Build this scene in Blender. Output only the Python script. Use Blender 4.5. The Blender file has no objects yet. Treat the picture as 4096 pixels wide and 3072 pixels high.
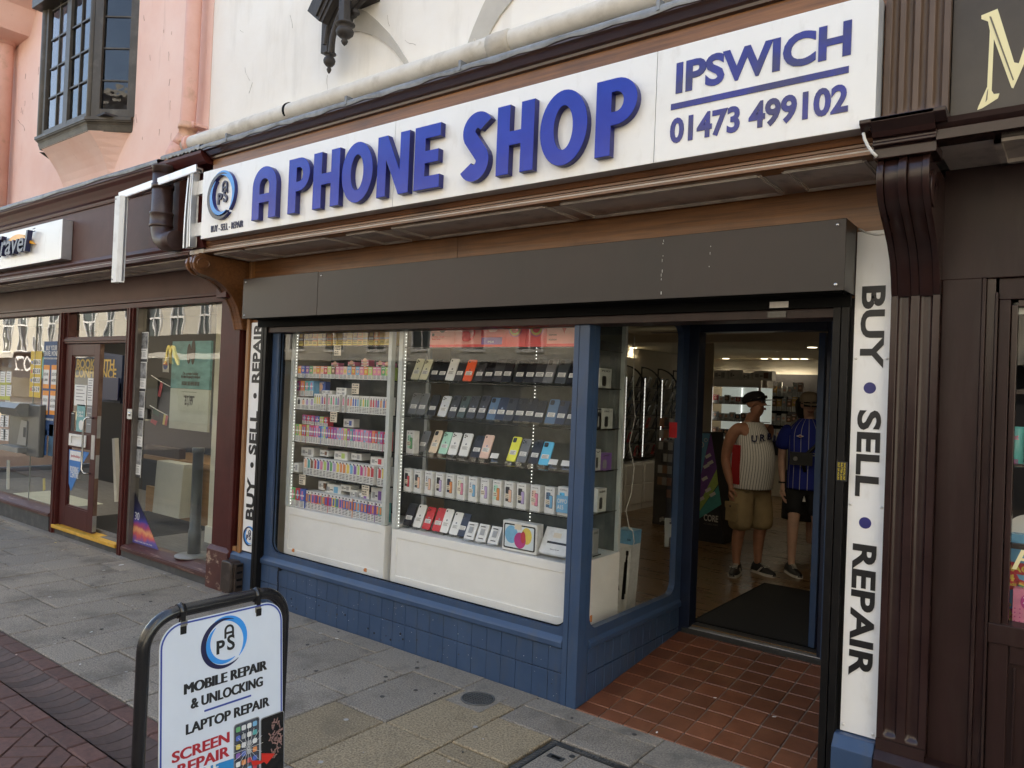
import bpy, bmesh, math, random
from mathutils import Vector, Matrix
from math import radians, sin, cos, pi
random.seed(7)
S = bpy.context.scene
COL = S.collection
# ---------------------------------------------------------------- camera
CF = Vector((-0.6066442, 0.79489351, 0.01127489))
CR = Vector((0.79457515, 0.60583036, 0.04024817))
CU = Vector((-0.02516233, -0.03337506, 0.9991261))
CC = Vector((2.2866, -3.7322, 1.80))
FPX = 3015.35
cd = bpy.data.cameras.new('camera')
cam = bpy.data.objects.new('camera', cd); COL.objects.link(cam)
cd.sensor_width = 36.0; cd.lens = FPX / 4096 * 36.0; cd.clip_start = 0.05; cd.clip_end = 300
cam.matrix_world = Matrix(((CR.x, CU.x, -CF.x, CC.x), (CR.y, CU.y, -CF.y, CC.y), (CR.z, CU.z, -CF.z, CC.z), (0, 0, 0, 1)))
S.camera = cam
# ---------------------------------------------------------------- sky, sun, exposure
SUN_EL, SUN_AZ = radians(50), radians(12)          # behind the shop, the street lies in its shade
wd = bpy.data.worlds.new('World'); S.world = wd; wd.use_nodes = True
wn = wd.node_tree.nodes; wl = wd.node_tree.links
sk = wn.new('ShaderNodeTexSky'); sk.sky_type = 'NISHITA'; sk.sun_disc = False
sk.sun_elevation = SUN_EL; sk.sun_rotation = SUN_AZ; sk.air_density = 1.0; sk.dust_density = 0.5; sk.ozone_density = 1.0
wl.new(sk.outputs[0], wn['Background'].inputs[0]); wn['Background'].inputs[1].default_value = 0.15
sd = bpy.data.lights.new('sun', 'SUN'); sd.energy = 4.2; sd.angle = radians(0.5); sd.color = (1.0, 0.94, 0.86)
sun = bpy.data.objects.new('sun', sd); COL.objects.link(sun)
_d = Vector((sin(SUN_AZ) * cos(SUN_EL), cos(SUN_AZ) * cos(SUN_EL), sin(SUN_EL)))
sun.rotation_euler = _d.to_track_quat('Z', 'Y').to_euler(); sun.location = (0, 3, 14)
S.view_settings.view_transform = 'Standard'; S.view_settings.look = 'None'
S.view_settings.exposure = 2.15; S.view_settings.gamma = 1.0
S.view_settings.use_white_balance = True; S.view_settings.white_balance_temperature = 7500; S.view_settings.white_balance_tint = 10
S.cycles.max_bounces = 8; S.cycles.diffuse_bounces = 4; S.cycles.glossy_bounces = 4; S.cycles.transparent_max_bounces = 24
S.cycles.transmission_bounces = 6; S.cycles.caustics_reflective = False; S.cycles.caustics_refractive = False
S.cycles.sample_clamp_indirect = 6.0; S.cycles.use_denoising = True

# where a photo pixel (4096 x 3072) meets a plane of the place
def U(px, py, X=None, Y=None, Z=None):
    d = CF * FPX + CR * (px - 2048) - CU * (py - 1536)
    if X is not None: t = (X - CC.x) / d.x
    elif Y is not None: t = (Y - CC.y) / d.y
    else: t = (Z - CC.z) / d.z
    return CC + d * t
def crop(ox, oy, s): return lambda x, y, **k: U(ox + x * s, oy + y * s, **k)
kA = crop(0, 0, .6931); kT = crop(0, 1250, .5423); kF = crop(400, 600, .3316); kW = crop(500, 1200, .3013); kV = crop(500, 1700, .3618)
kL = crop(1050, 1250, .5727); kP = crop(1550, 1280, .7055); kD = crop(2300, 1200, .9039); kC = crop(1200, 0, .4521)
kR = crop(3200, 0, .7232); kQ = crop(3880, 900, .4822); kQ2 = crop(3880, 1900, .4822); kN = crop(500, 2300, .4654)

# ---------------------------------------------------------------- materials
def lin(c):
    return tuple(((x + .055) / 1.055) ** 2.4 if x > .04045 else x / 12.92 for x in c)
MATS = {}
def mat(name, col, rough=.55, var=.12, scale=6, stretch=(1, 1, 1), col2=None, bump=0, bscale=80, metal=0, spec=.5,
        dirt=None, dscale=3, dstretch=(1, 1, 1), damt=.35, island=0, coat=0, dthr=.52, rvar=0):
    if name in MATS: return MATS[name]
    m = bpy.data.materials.new(name); m.use_nodes = True; MATS[name] = m
    nt = m.node_tree; n = nt.nodes; l = nt.links; b = n['Principled BSDF']
    b.inputs['Roughness'].default_value = rough; b.inputs['Metallic'].default_value = metal
    b.inputs['Specular IOR Level'].default_value = spec
    if coat: b.inputs['Coat Weight'].default_value = coat; b.inputs['Coat Roughness'].default_value = .08
    tc = n.new('ShaderNodeTexCoord')
    def noise(sc, st, det=5):
        mp = n.new('ShaderNodeMapping'); mp.inputs['Scale'].default_value = st; l.new(tc.outputs['Object'], mp.inputs[0])
        t = n.new('ShaderNodeTexNoise'); t.inputs['Scale'].default_value = sc; t.inputs['Detail'].default_value = det; t.inputs['Roughness'].default_value = .62
        l.new(mp.outputs[0], t.inputs['Vector']); return t
    t = noise(scale, stretch)
    r = n.new('ShaderNodeValToRGB'); l.new(t.outputs['Fac'], r.inputs[0])
    c2 = col2 or tuple(min(1, x * (1 + var)) for x in col); c1 = col if col2 else tuple(x * (1 - var) for x in col)
    r.color_ramp.elements[0].position = .32; r.color_ramp.elements[1].position = .68
    r.color_ramp.elements[0].color = (*c1, 1); r.color_ramp.elements[1].color = (*c2, 1)
    out = r.outputs[0]
    if island:
        g = n.new('ShaderNodeNewGeometry'); h = n.new('ShaderNodeHueSaturation'); mr = n.new('ShaderNodeMapRange')
        mr.inputs[3].default_value = 1 - island; mr.inputs[4].default_value = 1 + island
        l.new(g.outputs['Random Per Island'], mr.inputs[0]); l.new(mr.outputs[0], h.inputs['Value']); l.new(out, h.inputs['Color']); out = h.outputs[0]
    if dirt:
        t2 = noise(dscale, dstretch, 8); r2 = n.new('ShaderNodeValToRGB'); l.new(t2.outputs['Fac'], r2.inputs[0])
        r2.color_ramp.elements[0].position = dthr; r2.color_ramp.elements[0].color = (0, 0, 0, 1)
        r2.color_ramp.elements[1].position = dthr + .16; r2.color_ramp.elements[1].color = (damt, damt, damt, 1)
        mx = n.new('ShaderNodeMix'); mx.data_type = 'RGBA'; l.new(r2.outputs[0], mx.inputs[0]); l.new(out, mx.inputs[6]); mx.inputs[7].default_value = (*dirt, 1); out = mx.outputs[2]
    l.new(out, b.inputs['Base Color'])
    if rvar:
        mr = n.new('ShaderNodeMapRange'); l.new(t.outputs['Fac'], mr.inputs[0]); mr.inputs[3].default_value = max(.02, rough - rvar); mr.inputs[4].default_value = rough + rvar
        l.new(mr.outputs[0], b.inputs['Roughness'])
    if bump:
        t3 = noise(bscale, stretch); bp = n.new('ShaderNodeBump'); bp.inputs['Strength'].default_value = bump; bp.inputs['Distance'].default_value = .004
        l.new(t3.outputs['Fac'], bp.inputs['Height']); l.new(bp.outputs[0], b.inputs['Normal'])
    return m
def glow(name, col, strength):
    m = bpy.data.materials.new(name); m.use_nodes = True
    b = m.node_tree.nodes['Principled BSDF']; b.inputs['Base Color'].default_value = (*col, 1)
    b.inputs['Emission Color'].default_value = (*col, 1); b.inputs['Emission Strength'].default_value = strength
    t = m.node_tree.nodes.new('ShaderNodeTexNoise'); t.inputs['Scale'].default_value = 30   # slight unevenness of the diffuser
    mr = m.node_tree.nodes.new('ShaderNodeMapRange'); mr.inputs[3].default_value = .45; mr.inputs[4].default_value = .55
    m.node_tree.links.new(t.outputs['Fac'], mr.inputs[0]); m.node_tree.links.new(mr.outputs[0], b.inputs['Roughness'])
    return m
def glass(name, tint=(1, 1, 1), k=1.6, rough=.0, wob=.02, wsc=3.0):
    m = bpy.data.materials.new(name); m.use_nodes = True; nt = m.node_tree; n = nt.nodes; l = nt.links
    n.remove(n['Principled BSDF']); out = n['Material Output']
    tr = n.new('ShaderNodeBsdfTransparent'); tr.inputs[0].default_value = (*tint, 1)
    gl = n.new('ShaderNodeBsdfGlossy'); gl.inputs['Roughness'].default_value = rough; gl.inputs[0].default_value = (1, 1, 1, 1)
    fr = n.new('ShaderNodeFresnel'); fr.inputs[0].default_value = 1.5
    ge = n.new('ShaderNodeNewGeometry'); a = n.new('ShaderNodeMath'); a.operation = 'SUBTRACT'; a.inputs[0].default_value = 1; l.new(ge.outputs['Backfacing'], a.inputs[1])
    b = n.new('ShaderNodeMath'); b.operation = 'MULTIPLY'; l.new(fr.outputs[0], b.inputs[0]); l.new(a.outputs[0], b.inputs[1])
    c = n.new('ShaderNodeMath'); c.operation = 'MULTIPLY'; c.use_clamp = True; l.new(b.outputs[0], c.inputs[0]); c.inputs[1].default_value = k
    t = n.new('ShaderNodeTexNoise'); t.inputs['Scale'].default_value = wsc; tc = n.new('ShaderNodeTexCoord'); l.new(tc.outputs['Object'], t.inputs['Vector'])
    bp = n.new('ShaderNodeBump'); bp.inputs['Strength'].default_value = wob; bp.inputs['Distance'].default_value = .05; l.new(t.outputs['Fac'], bp.inputs['Height'])
    l.new(bp.outputs[0], gl.inputs['Normal'])
    mx = n.new('ShaderNodeMixShader'); l.new(c.outputs[0], mx.inputs[0]); l.new(tr.outputs[0], mx.inputs[1]); l.new(gl.outputs[0], mx.inputs[2]); l.new(mx.outputs[0], out.inputs[0])
    return m
def flat(name, srgb, rough=.5, var=.05, **k): return mat(name, lin(srgb), rough, var, **k)

WHITE_W = mat('white render', (.85, .80, .73), .85, col2=(.90, .87, .82), scale=1.6, bump=.35, bscale=25, dirt=(.5, .46, .40), dscale=2.2, dstretch=(2.5, 2.5, .5), damt=.22)
PINK_W = mat('pink render', (.84, .53, .44), .85, col2=(.90, .64, .555), scale=1.5, bump=.3, bscale=22, dirt=(.45, .22, .16), dscale=3.0, dstretch=(6, 6, .45), damt=.5, dthr=.62)
BAND = mat('grey wall band', (.52, .49, .44), .85, .06, bump=.2)
SIGN_W = mat('white acrylic', (.83, .83, .81), .22, col2=(.88, .88, .87), scale=2, dirt=(.58, .55, .50), dscale=9, dstretch=(1.5, 1.5, .6), damt=.30, dthr=.55)
ACRY_SIDE = mat('grey sign edge', (.45, .46, .47), .4)
BLUE_L = mat('blue letter acrylic', (.008, .034, .36), .16, col2=(.012, .046, .43), scale=5, bump=.9, bscale=3, rvar=.05, spec=.3)
BLUE_S = mat('blue letter edge', (.009, .012, .13), .3, .1)
BLUE_F = mat('blue inlay', (.014, .020, .22), .25, col2=(.022, .032, .28), scale=7, dirt=(.04, .04, .08), dscale=5, damt=.6, dthr=.46)
NAVY = mat('navy vinyl', (.012, .014, .06), .35)
BLACK = mat('black vinyl', (.009, .009, .010), .45, dirt=(.03, .03, .03), dscale=12, damt=.3)
SKYB = mat('light blue vinyl', (.03, .28, .72), .3)
OAK = mat('oak board', (.15, .058, .017), .36, col2=(.30, .125, .042), scale=3.2, stretch=(.6, 14, 20), bump=.25, bscale=9, dirt=(.075, .032, .013), dscale=1.4, damt=.5, rvar=.06, coat=.1)
OAKV = mat('oak upright', (.17, .075, .024), .45, col2=(.34, .16, .06), scale=3.2, stretch=(14, 14, .6), bump=.2, bscale=9)
OAKM = mat('oak moulding', (.12, .046, .016), .32, col2=(.22, .092, .036), scale=3, stretch=(.5, 16, 20), bump=.2, bscale=8, dirt=(.035, .015, .01), dscale=2, damt=.6, coat=.2)
MAHOG = mat('maroon paint', (.050, .0085, .0075), .45, col2=(.072, .014, .012), scale=5, bump=.12, bscale=30, dirt=(.075, .028, .024), dscale=5, dstretch=(3, 3, .6), damt=.3, rvar=.06, spec=.25)
MARB = mat('maroon board', (.072, .027, .022), .5, col2=(.100, .040, .033), scale=4, bump=.1, dirt=(.09, .05, .042), dscale=4, damt=.35, spec=.22)
WORN = mat('worn maroon sill', (.060, .018, .016), .5, col2=(.085, .03, .026), scale=6, stretch=(.6, 3, 3), bump=.3, dirt=(.45, .30, .24), dscale=7, dstretch=(.5, 5, 9), damt=.9, dthr=.58)
DARKM = mat('dark brown gloss', (.022, .0095, .0085), .22, col2=(.034, .016, .0145), scale=4, bump=.06, bscale=20, dirt=(.03, .017, .015), dscale=5, damt=.35, rvar=.05, spec=.4)
DBROWN = mat('dark brown paint', (.018, .0068, .006), .42, col2=(.027, .011, .0098), scale=4, stretch=(4, 4, .8), bump=.12, bscale=30, dirt=(.045, .032, .027), dscale=5, dstretch=(3, 3, .5), damt=.3, spec=.32)
MFASC = mat('brown fascia', (.062, .051, .041), .35, col2=(.088, .074, .060), scale=2.5, bump=.05, spec=.3)
FLUTE = mat('brown fluted wood', (.085, .052, .034), .5, col2=(.13, .082, .056), scale=4, stretch=(6, 6, .8), bump=.2, bscale=20)
LEAD = mat('lead', (.16, .165, .17), .5, col2=(.30, .31, .32), scale=5, bump=.6, bscale=12, metal=.2, dirt=(.09, .085, .08), dscale=7, damt=.6)
SOFFIT = mat('soffit paint', (.60, .54, .48), .55, col2=(.68, .62, .56), scale=5, bump=.2, bscale=25, dirt=(.10, .08, .07), dscale=6, damt=.4)
SHUT = mat('shutter steel', (.026, .0235, .0215), .32, col2=(.044, .029, .026), scale=.7, bump=.03, bscale=4, metal=.0, spec=.32, dirt=(.04, .035, .032), dscale=8, dstretch=(2, 2, .5), damt=.25)
RAIL = mat('black rail', (.006, .0055, .0055), .4, .2, spec=.2, dirt=(.015, .013, .012), dscale=6, damt=.25)
VOID = mat('void black', (.004, .004, .004), .7, spec=.1)  # near black, also painted in for the shade under the shutter box
BLUEP = mat('blue paint', (.028, .058, .120), .40, col2=(.040, .076, .150), scale=3, bump=.15, bscale=25, dirt=(.075, .08, .085), dscale=7, dstretch=(2.5, 2.5, .6), damt=.3, rvar=.06)
NAVYP = mat('navy frame paint', (.006, .012, .032), .35, .2, bump=.1)
GREYB = mat('grey plinth', (.055, .055, .055), .7, .25, dirt=(.12, .11, .10), dscale=6, damt=.5, bump=.3)
YEL = mat('yellow step paint', (.60, .31, .03), .55, col2=(.70, .40, .05), scale=6, dirt=(.20, .11, .04), dscale=6, damt=.75, dthr=.54, bump=.3)
ALU = mat('aluminium', (.62, .63, .65), .35, .06, metal=.85, dirt=(.35, .34, .32), dscale=8, damt=.3)
ALUW = mat('white coated metal', (.74, .73, .70), .4, .04, dirt=(.45, .42, .38), dscale=7, damt=.35)
STEEL = mat('steel', (.58, .58, .57), .25, .08, metal=.9)
GALV = mat('galvanised strip', (.30, .30, .30), .45, .15, metal=.6)
PIPEW = mat('weathered white pipe', (.60, .55, .48), .7, col2=(.74, .70, .63), scale=5, bump=.5, bscale=40, dirt=(.40, .35, .28), dscale=6, damt=.5)
PIPEP = mat('pink pipe', (.70, .37, .29), .6, col2=(.78, .45, .37), scale=4, bump=.25, bscale=30, dirt=(.42, .24, .14), dscale=6, damt=.55, dthr=.56)
PIPEB = mat('brown pipe', (.038, .019, .0165), .42, col2=(.056, .030, .026), scale=4, dirt=(.11, .08, .07), dscale=6, damt=.4)
TIMBER = mat('old black timber', (.022, .017, .0145), .6, col2=(.042, .034, .029), scale=6, stretch=(3, 3, .8), bump=.5, bscale=18)
BAYF = mat('olive brown frame', (.045, .036, .026), .5, col2=(.066, .054, .041), scale=5, bump=.25, bscale=20, dirt=(.17, .15, .12), dscale=6, damt=.35)
PLAST = mat('brown plastic', (.036, .024, .019), .4, .12, dirt=(.11, .085, .075), dscale=8, damt=.4)
BTUBE = mat('black tube', (.012, .012, .013), .25, .15, coat=.3, bump=.05)
IRON = mat('cast iron', (.11, .108, .104), .55, .25, bump=.4, bscale=60, metal=.3)
IRONB = mat('black iron', (.040, .040, .039), .5, .25, bump=.3, metal=.2)
CONC = mat('mortar', (.15, .138, .122), .85, .2, bump=.5, bscale=50)
SLAB = mat('paving slab', (.105, .088, .068), .8, col2=(.38, .325, .26), scale=110, bump=1.0, bscale=150, dirt=(.065, .053, .041), dscale=2.2, damt=.55, island=.09, dthr=.5)
SLABY = mat('buff paving slab', (.12, .088, .052), .8, col2=(.42, .325, .20), scale=100, bump=1.0, bscale=140, dirt=(.08, .06, .038), dscale=3, damt=.4, island=.12)
EDGEC = mat('smooth concrete edging', (.15, .128, .102), .8, col2=(.33, .285, .23), scale=90, bump=.8, bscale=90, dirt=(.085, .077, .066), dscale=4, damt=.6, island=.12)
JOINT = mat('dark joint', (.016, .013, .011), .9, .25)
BRICK = mat('red paver', (.075, .034, .026), .75, col2=(.125, .058, .045), scale=30, bump=.6, bscale=140, dirt=(.06, .035, .03), dscale=4, damt=.5, island=.22)
BRICKG = mat('gutter brick', (.062, .036, .029), .75, col2=(.095, .057, .046), scale=30, bump=.6, bscale=140, dirt=(.055, .045, .04), dscale=4, damt=.6, island=.25)
TILE = mat('quarry tile', (.135, .042, .019), .42, col2=(.20, .070, .034), scale=9, bump=.15, bscale=40, dirt=(.22, .125, .055), dscale=3.4, damt=.45, island=.22, rvar=.08, dthr=.56)
GROUT = mat('grout', (.24, .19, .15), .85, .2, bump=.3)
WOODF = mat('laminate floor', (.105, .055, .020), .28, col2=(.18, .105, .045), scale=2.4, stretch=(1, 9, 1), bump=.05, rvar=.05, coat=.1)
CARPET = mat('grey carpet', (.12, .115, .11), .95, col2=(.20, .195, .19), scale=5, stretch=(1, 22, 1), bump=.4)
MATB = mat('black mat', (.006, .006, .006), .95, col2=(.013, .013, .013), scale=40, stretch=(1, 3, 1), bump=.8, bscale=60)
CEIL = mat('cream ceiling', (.66, .60, .47), .8, .04)
INW = mat('interior wall', (.62, .58, .50), .8, .05)
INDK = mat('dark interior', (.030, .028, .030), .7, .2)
CABW = mat('white cabinet', (.84, .83, .81), .35, .03, dirt=(.60, .59, .56), dscale=3, damt=.3)
CABG = mat('pale grey cabinet frame', (.50, .53, .52), .4, .04)
BLKGLOSS = mat('black shelf edge', (.012, .013, .013), .2)
PAPER = mat('paper', (.72, .71, .68), .7, .04)
CREAMP = mat('cream card', (.66, .58, .46), .7, .05)
INK = mat('ink', (.03, .03, .032), .6)
GREYINK = mat('grey ink', (.22, .22, .22), .6)
GLASS_S = glass('shop window glass', (.99, .993, .988), k=.8, wob=.03, wsc=1.2)
GLASS_T = glass('travel window glass', (.95, .965, .95), k=1.5, wob=.03, wsc=1.6)
GLASS_B = glass('old pane glass', (.35, .37, .40), k=1.2, wob=.10, wsc=4.5)
GLASS_C = glass('cabinet glass', (.97, .985, .98), k=.7, wob=0)
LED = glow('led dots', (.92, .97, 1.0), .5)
LAMP = glow('downlight', (1.0, .93, .74), 1.6)
# ---------------------------------------------------------------- mesh building
class MB:
    def __init__(s): s.v = []; s.f = []; s.mi = []; s.sm = []; s.mats = []; s.uv = None
    def _m(s, m):
        if m not in s.mats: s.mats.append(m)
        return s.mats.index(m)
    def add(s, vs, fs, m, smooth=False):
        o = len(s.v); k = s._m(m); s.v += [Vector(v) for v in vs]
        for f in fs: s.f.append([o + i for i in f]); s.mi.append(k); s.sm.append(smooth)
        return s
    def box(s, a, b, m, skip=(), faces=None):
        x0, y0, z0 = [min(a[i], b[i]) for i in range(3)]; x1, y1, z1 = [max(a[i], b[i]) for i in range(3)]
        vs = [(x0, y0, z0), (x1, y0, z0), (x1, y1, z0), (x0, y1, z0), (x0, y0, z1), (x1, y0, z1), (x1, y1, z1), (x0, y1, z1)]
        fs = {'bottom': (0, 3, 2, 1), 'top': (4, 5, 6, 7), 'front': (0, 1, 5, 4), 'back': (2, 3, 7, 6), 'left': (3, 0, 4, 7), 'right': (1, 2, 6, 5)}
        o = len(s.v); s.v += [Vector(v) for v in vs]
        for k, f in fs.items():
            if k in skip: continue
            s.f.append([o + i for i in f]); s.mi.append(s._m((faces or {}).get(k, m))); s.sm.append(False)
        return s
    def obox(s, c, ax, ay, az, m):      # oriented box: centre and three half axes
        c, ax, ay, az = map(Vector, (c, ax, ay, az))
        vs = [c + ax * i + ay * j + az * k for k in (-1, 1) for j, i in ((-1, -1), (-1, 1), (1, 1), (1, -1))]
        fs = [(0, 3, 2, 1), (4, 5, 6, 7), (0, 1, 5, 4), (1, 2, 6, 5), (2, 3, 7, 6), (3, 0, 4, 7)]
        if ax.cross(ay).dot(az) < 0: fs = [f[::-1] for f in fs]
        return s.add(vs, fs, m)
    def bar(s, p, q, w, h, m, up=(0, 0, 1)):
        p, q = Vector(p), Vector(q); d = (q - p) / 2; u = Vector(up); sd = d.cross(u).normalized(); u = sd.cross(d).normalized()
        return s.obox((p + q) / 2, d, sd * w / 2, u * h / 2, m)
    def prism(s, pts, ax0, ax1, m, axis='x', sidem=None, smooth=False):   # 2D outline pushed along an axis; pts (u,v): x->(y,z) y->(x,z) z->(x,y)
        n = len(pts)
        def P(u, v, a): return {'x': (a, u, v), 'y': (u, a, v), 'z': (u, v, a)}[axis]
        area = sum(pts[i][0] * pts[(i + 1) % n][1] - pts[(i + 1) % n][0] * pts[i][1] for i in range(n))
        if (area < 0) != (axis == 'y'): pts = pts[::-1]
        lo, hi = min(ax0, ax1), max(ax0, ax1)
        vs = [P(u, v, lo) for u, v in pts] + [P(u, v, hi) for u, v in pts]
        s.add(vs, [list(range(n))[::-1], list(range(n, 2 * n))], m)
        o = len(s.v) - 2 * n; k = s._m(sidem or m)
        for i in range(n):
            j = (i + 1) % n; s.f.append([o + i, o + j, o + n + j, o + n + i]); s.mi.append(k); s.sm.append(smooth)
        return s
    def tube(s, path, r, m, n=12, caps=True, smooth=True):
        path = [Vector(p) for p in path]; rs = r if isinstance(r, (list, tuple)) else [r] * len(path)
        o = len(s.v); k = s._m(m); prev = None
        for i, p in enumerate(path):
            d = (path[min(i + 1, len(path) - 1)] - path[max(i - 1, 0)]).normalized()
            a = prev - d * prev.dot(d) if prev is not None else d.orthogonal()
            if a.length < 1e-6: a = d.orthogonal()
            a.normalize(); prev = a; b = d.cross(a)
            for j in range(n): t = 2 * pi * j / n; s.v.append(p + (a * cos(t) + b * sin(t)) * rs[i])
        for i in range(len(path) - 1):
            for j in range(n):
                q = (j + 1) % n; s.f.append([o + i * n + j, o + i * n + q, o + (i + 1) * n + q, o + (i + 1) * n + j]); s.mi.append(k); s.sm.append(smooth)
        if caps:
            s.f.append([o + j for j in range(n)][::-1]); s.mi.append(k); s.sm.append(False)
            e = o + (len(path) - 1) * n; s.f.append([e + j for j in range(n)]); s.mi.append(k); s.sm.append(False)
        return s
    def lathe(s, c, prof, m, n=16, axis=(0, 0, 1), smooth=True):
        c = Vector(c); d = Vector(axis).normalized(); return s.tube([c + d * z for r, z in prof], [max(r, .0004) for r, z in prof], m, n, True, smooth)
    def loft(s, rings, m, caps=True, smooth=True):
        n = len(rings[0]); o = len(s.v); k = s._m(m)
        for r in rings: s.v += [Vector(p) for p in r]
        for i in range(len(rings) - 1):
            for j in range(n):
                q = (j + 1) % n; s.f.append([o + i * n + j, o + i * n + q, o + (i + 1) * n + q, o + (i + 1) * n + j]); s.mi.append(k); s.sm.append(smooth)
        if caps:
            s.f.append([o + j for j in range(n)][::-1]); s.mi.append(k); s.sm.append(False)
            e = o + (len(rings) - 1) * n; s.f.append([e + j for j in range(n)]); s.mi.append(k); s.sm.append(False)
        return s
    def plate(s, pts, org, right, up, d0, d1, m, sidem=None):   # outline in a plane given by two axes, thickness along right x up
        R, W = Vector(right), Vector(up); N = R.cross(W).normalized(); org = Vector(org); n = len(pts)
        area = sum(pts[i][0] * pts[(i + 1) % n][1] - pts[(i + 1) % n][0] * pts[i][1] for i in range(n))
        if area < 0: pts = pts[::-1]
        vs = [org + R * u + W * v + N * d0 for u, v in pts] + [org + R * u + W * v + N * d1 for u, v in pts]
        s.add(vs, [list(range(n))[::-1]], sidem or m); o = len(s.v) - 2 * n
        s.f.append([o + n + i for i in range(n)]); s.mi.append(s._m(m)); s.sm.append(False)
        k = s._m(sidem or m)
        for i in range(n):
            j = (i + 1) % n; s.f.append([o + i, o + j, o + n + j, o + n + i]); s.mi.append(k); s.sm.append(False)
        return s
    def curve(s, c, org, right, up, m, sidem=None, fit=None, d0=0.0):   # filled 2D curve (holes allowed) laid in a plane
        tmp = bpy.data.objects.new('tmp', c); COL.objects.link(tmp)
        dg = bpy.context.evaluated_depsgraph_get(); dg.update()
        me = bpy.data.meshes.new_from_object(tmp.evaluated_get(dg))
        COL.objects.unlink(tmp); bpy.data.objects.remove(tmp); bpy.data.curves.remove(c)
        vs = [v.co.copy() for v in me.vertices]
        if not vs: return s
        x0, x1 = min(v.x for v in vs), max(v.x for v in vs); y0, y1 = min(v.y for v in vs), max(v.y for v in vs); z0 = min(v.z for v in vs)
        R, W = Vector(right).normalized(), Vector(up).normalized(); N = R.cross(W).normalized(); org = Vector(org)
        if fit: w, h = fit; sx = (w / (x1 - x0)) if w else h / (y1 - y0); sy = h / (y1 - y0)
        else: sx = sy = 1; x0 = y0 = 0
        o = len(s.v); k = s._m(m); k2 = s._m(sidem or m)
        s.v += [org + R * ((v.x - x0) * sx) + W * ((v.y - y0) * sy) + N * (v.z - z0 + d0) for v in vs]
        for p in me.polygons:
            s.f.append([o + i for i in p.vertices]); s.mi.append(k2 if abs(p.normal.z) < .7 else k); s.sm.append(False)
        bpy.data.meshes.remove(me); return s
    def text(s, body, org, right, up, w, h, m, depth=.002, bold=.0, sidem=None, d0=0.0, shear=0, align=None):
        c = bpy.data.curves.new('t', 'FONT'); c.body = body; c.offset = bold; c.extrude = depth / 2; c.resolution_u = 4 if depth < .01 else 8; c.shear = shear
        c.space_line = .95
        if align: c.align_x = align
        return s.curve(c, org, right, up, m, sidem, (w, h), d0)
    def shape(s, loops, org, right, up, m, depth, sidem=None, bevel=0, d0=0.0):
        c = bpy.data.curves.new('c', 'CURVE'); c.dimensions = '2D'; c.fill_mode = 'BOTH'; c.extrude = depth / 2 - bevel; c.bevel_depth = bevel; c.bevel_resolution = 1
        if bevel: c.offset = -bevel
        for lp in loops:
            sp = c.splines.new('POLY'); sp.points.add(len(lp) - 1); sp.use_cyclic_u = True
            for i, p in enumerate(lp): sp.points[i].co = (p[0], p[1], 0, 1)
        return s.curve(c, org, right, up, m, sidem, None, d0)
    def mesh(s, name):
        me = bpy.data.meshes.new(name); me.from_pydata(s.v, [], s.f)
        for m in s.mats: me.materials.append(m)
        me.polygons.foreach_set('material_index', s.mi); me.polygons.foreach_set('use_smooth', s.sm); me.update(); return me
    def build(s, name, parent=None, bevel=0, label=None, cat=None, group=None, kind=None, seg=2):
        o = bpy.data.objects.new(name, s.mesh(name)); COL.objects.link(o)
        if parent is not None: o.parent = parent; o.matrix_parent_inverse = Matrix.Translation(parent.location).inverted()
        if bevel:
            b = o.modifiers.new('bevel', 'BEVEL'); b.width = bevel; b.segments = seg; b.limit_method = 'ANGLE'; b.angle_limit = radians(40)
        return tag(o, label, cat, group, kind)
def each(b, name, parent):     # every loose piece of a builder becomes an object of its own
    par = list(range(len(b.v)))
    def find(i):
        while par[i] != i: par[i] = par[par[i]]; i = par[i]
        return i
    for f in b.f:
        for i in f[1:]: par[find(i)] = find(f[0])
    groups = {}
    for k, f in enumerate(b.f): groups.setdefault(find(f[0]), []).append(k)
    for ks in groups.values():
        m = MB(); ids = {}
        for k in ks:
            for i in b.f[k]:
                if i not in ids: ids[i] = len(m.v); m.v.append(b.v[i])
            m.f.append([ids[i] for i in b.f[k]]); m.mi.append(m._m(b.mats[b.mi[k]])); m.sm.append(b.sm[k])
        m.build(name, parent)
def tag(o, label=None, cat=None, group=None, kind=None):
    if label: o['label'] = label
    if cat: o['category'] = cat
    if group: o['group'] = group
    if kind: o['kind'] = kind
    return o
def thing(name, label, cat, loc=(0, 0, 0), group=None):
    o = bpy.data.objects.new(name, None); COL.objects.link(o); o.location = loc; o.empty_display_size = .1
    return tag(o, label, cat, group)
def dup(root, loc, rz=0, label=None, group=None, mats=None):
    r = root.copy(); COL.objects.link(r); r.location = loc; r.rotation_euler = (0, 0, rz)
    if label: r['label'] = label
    if group: r['group'] = group
    for ch in root.children:
        c = ch.copy(); COL.objects.link(c); c.parent = r
        for g in ch.children: d = g.copy(); COL.objects.link(d); d.parent = c
    return r
def arc(cx, cy, r, a0, a1, n=12, ry=None):
    ry = r if ry is None else ry
    return [(cx + r * cos(radians(a0 + (a1 - a0) * i / n)), cy + ry * sin(radians(a0 + (a1 - a0) * i / n))) for i in range(n + 1)]
def rrect(x0, y0, x1, y1, r, n=5):
    return arc(x1 - r, y0 + r, r, -90, 0, n) + arc(x1 - r, y1 - r, r, 0, 90, n) + arc(x0 + r, y1 - r, r, 90, 180, n) + arc(x0 + r, y0 + r, r, 180, 270, n)
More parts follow.
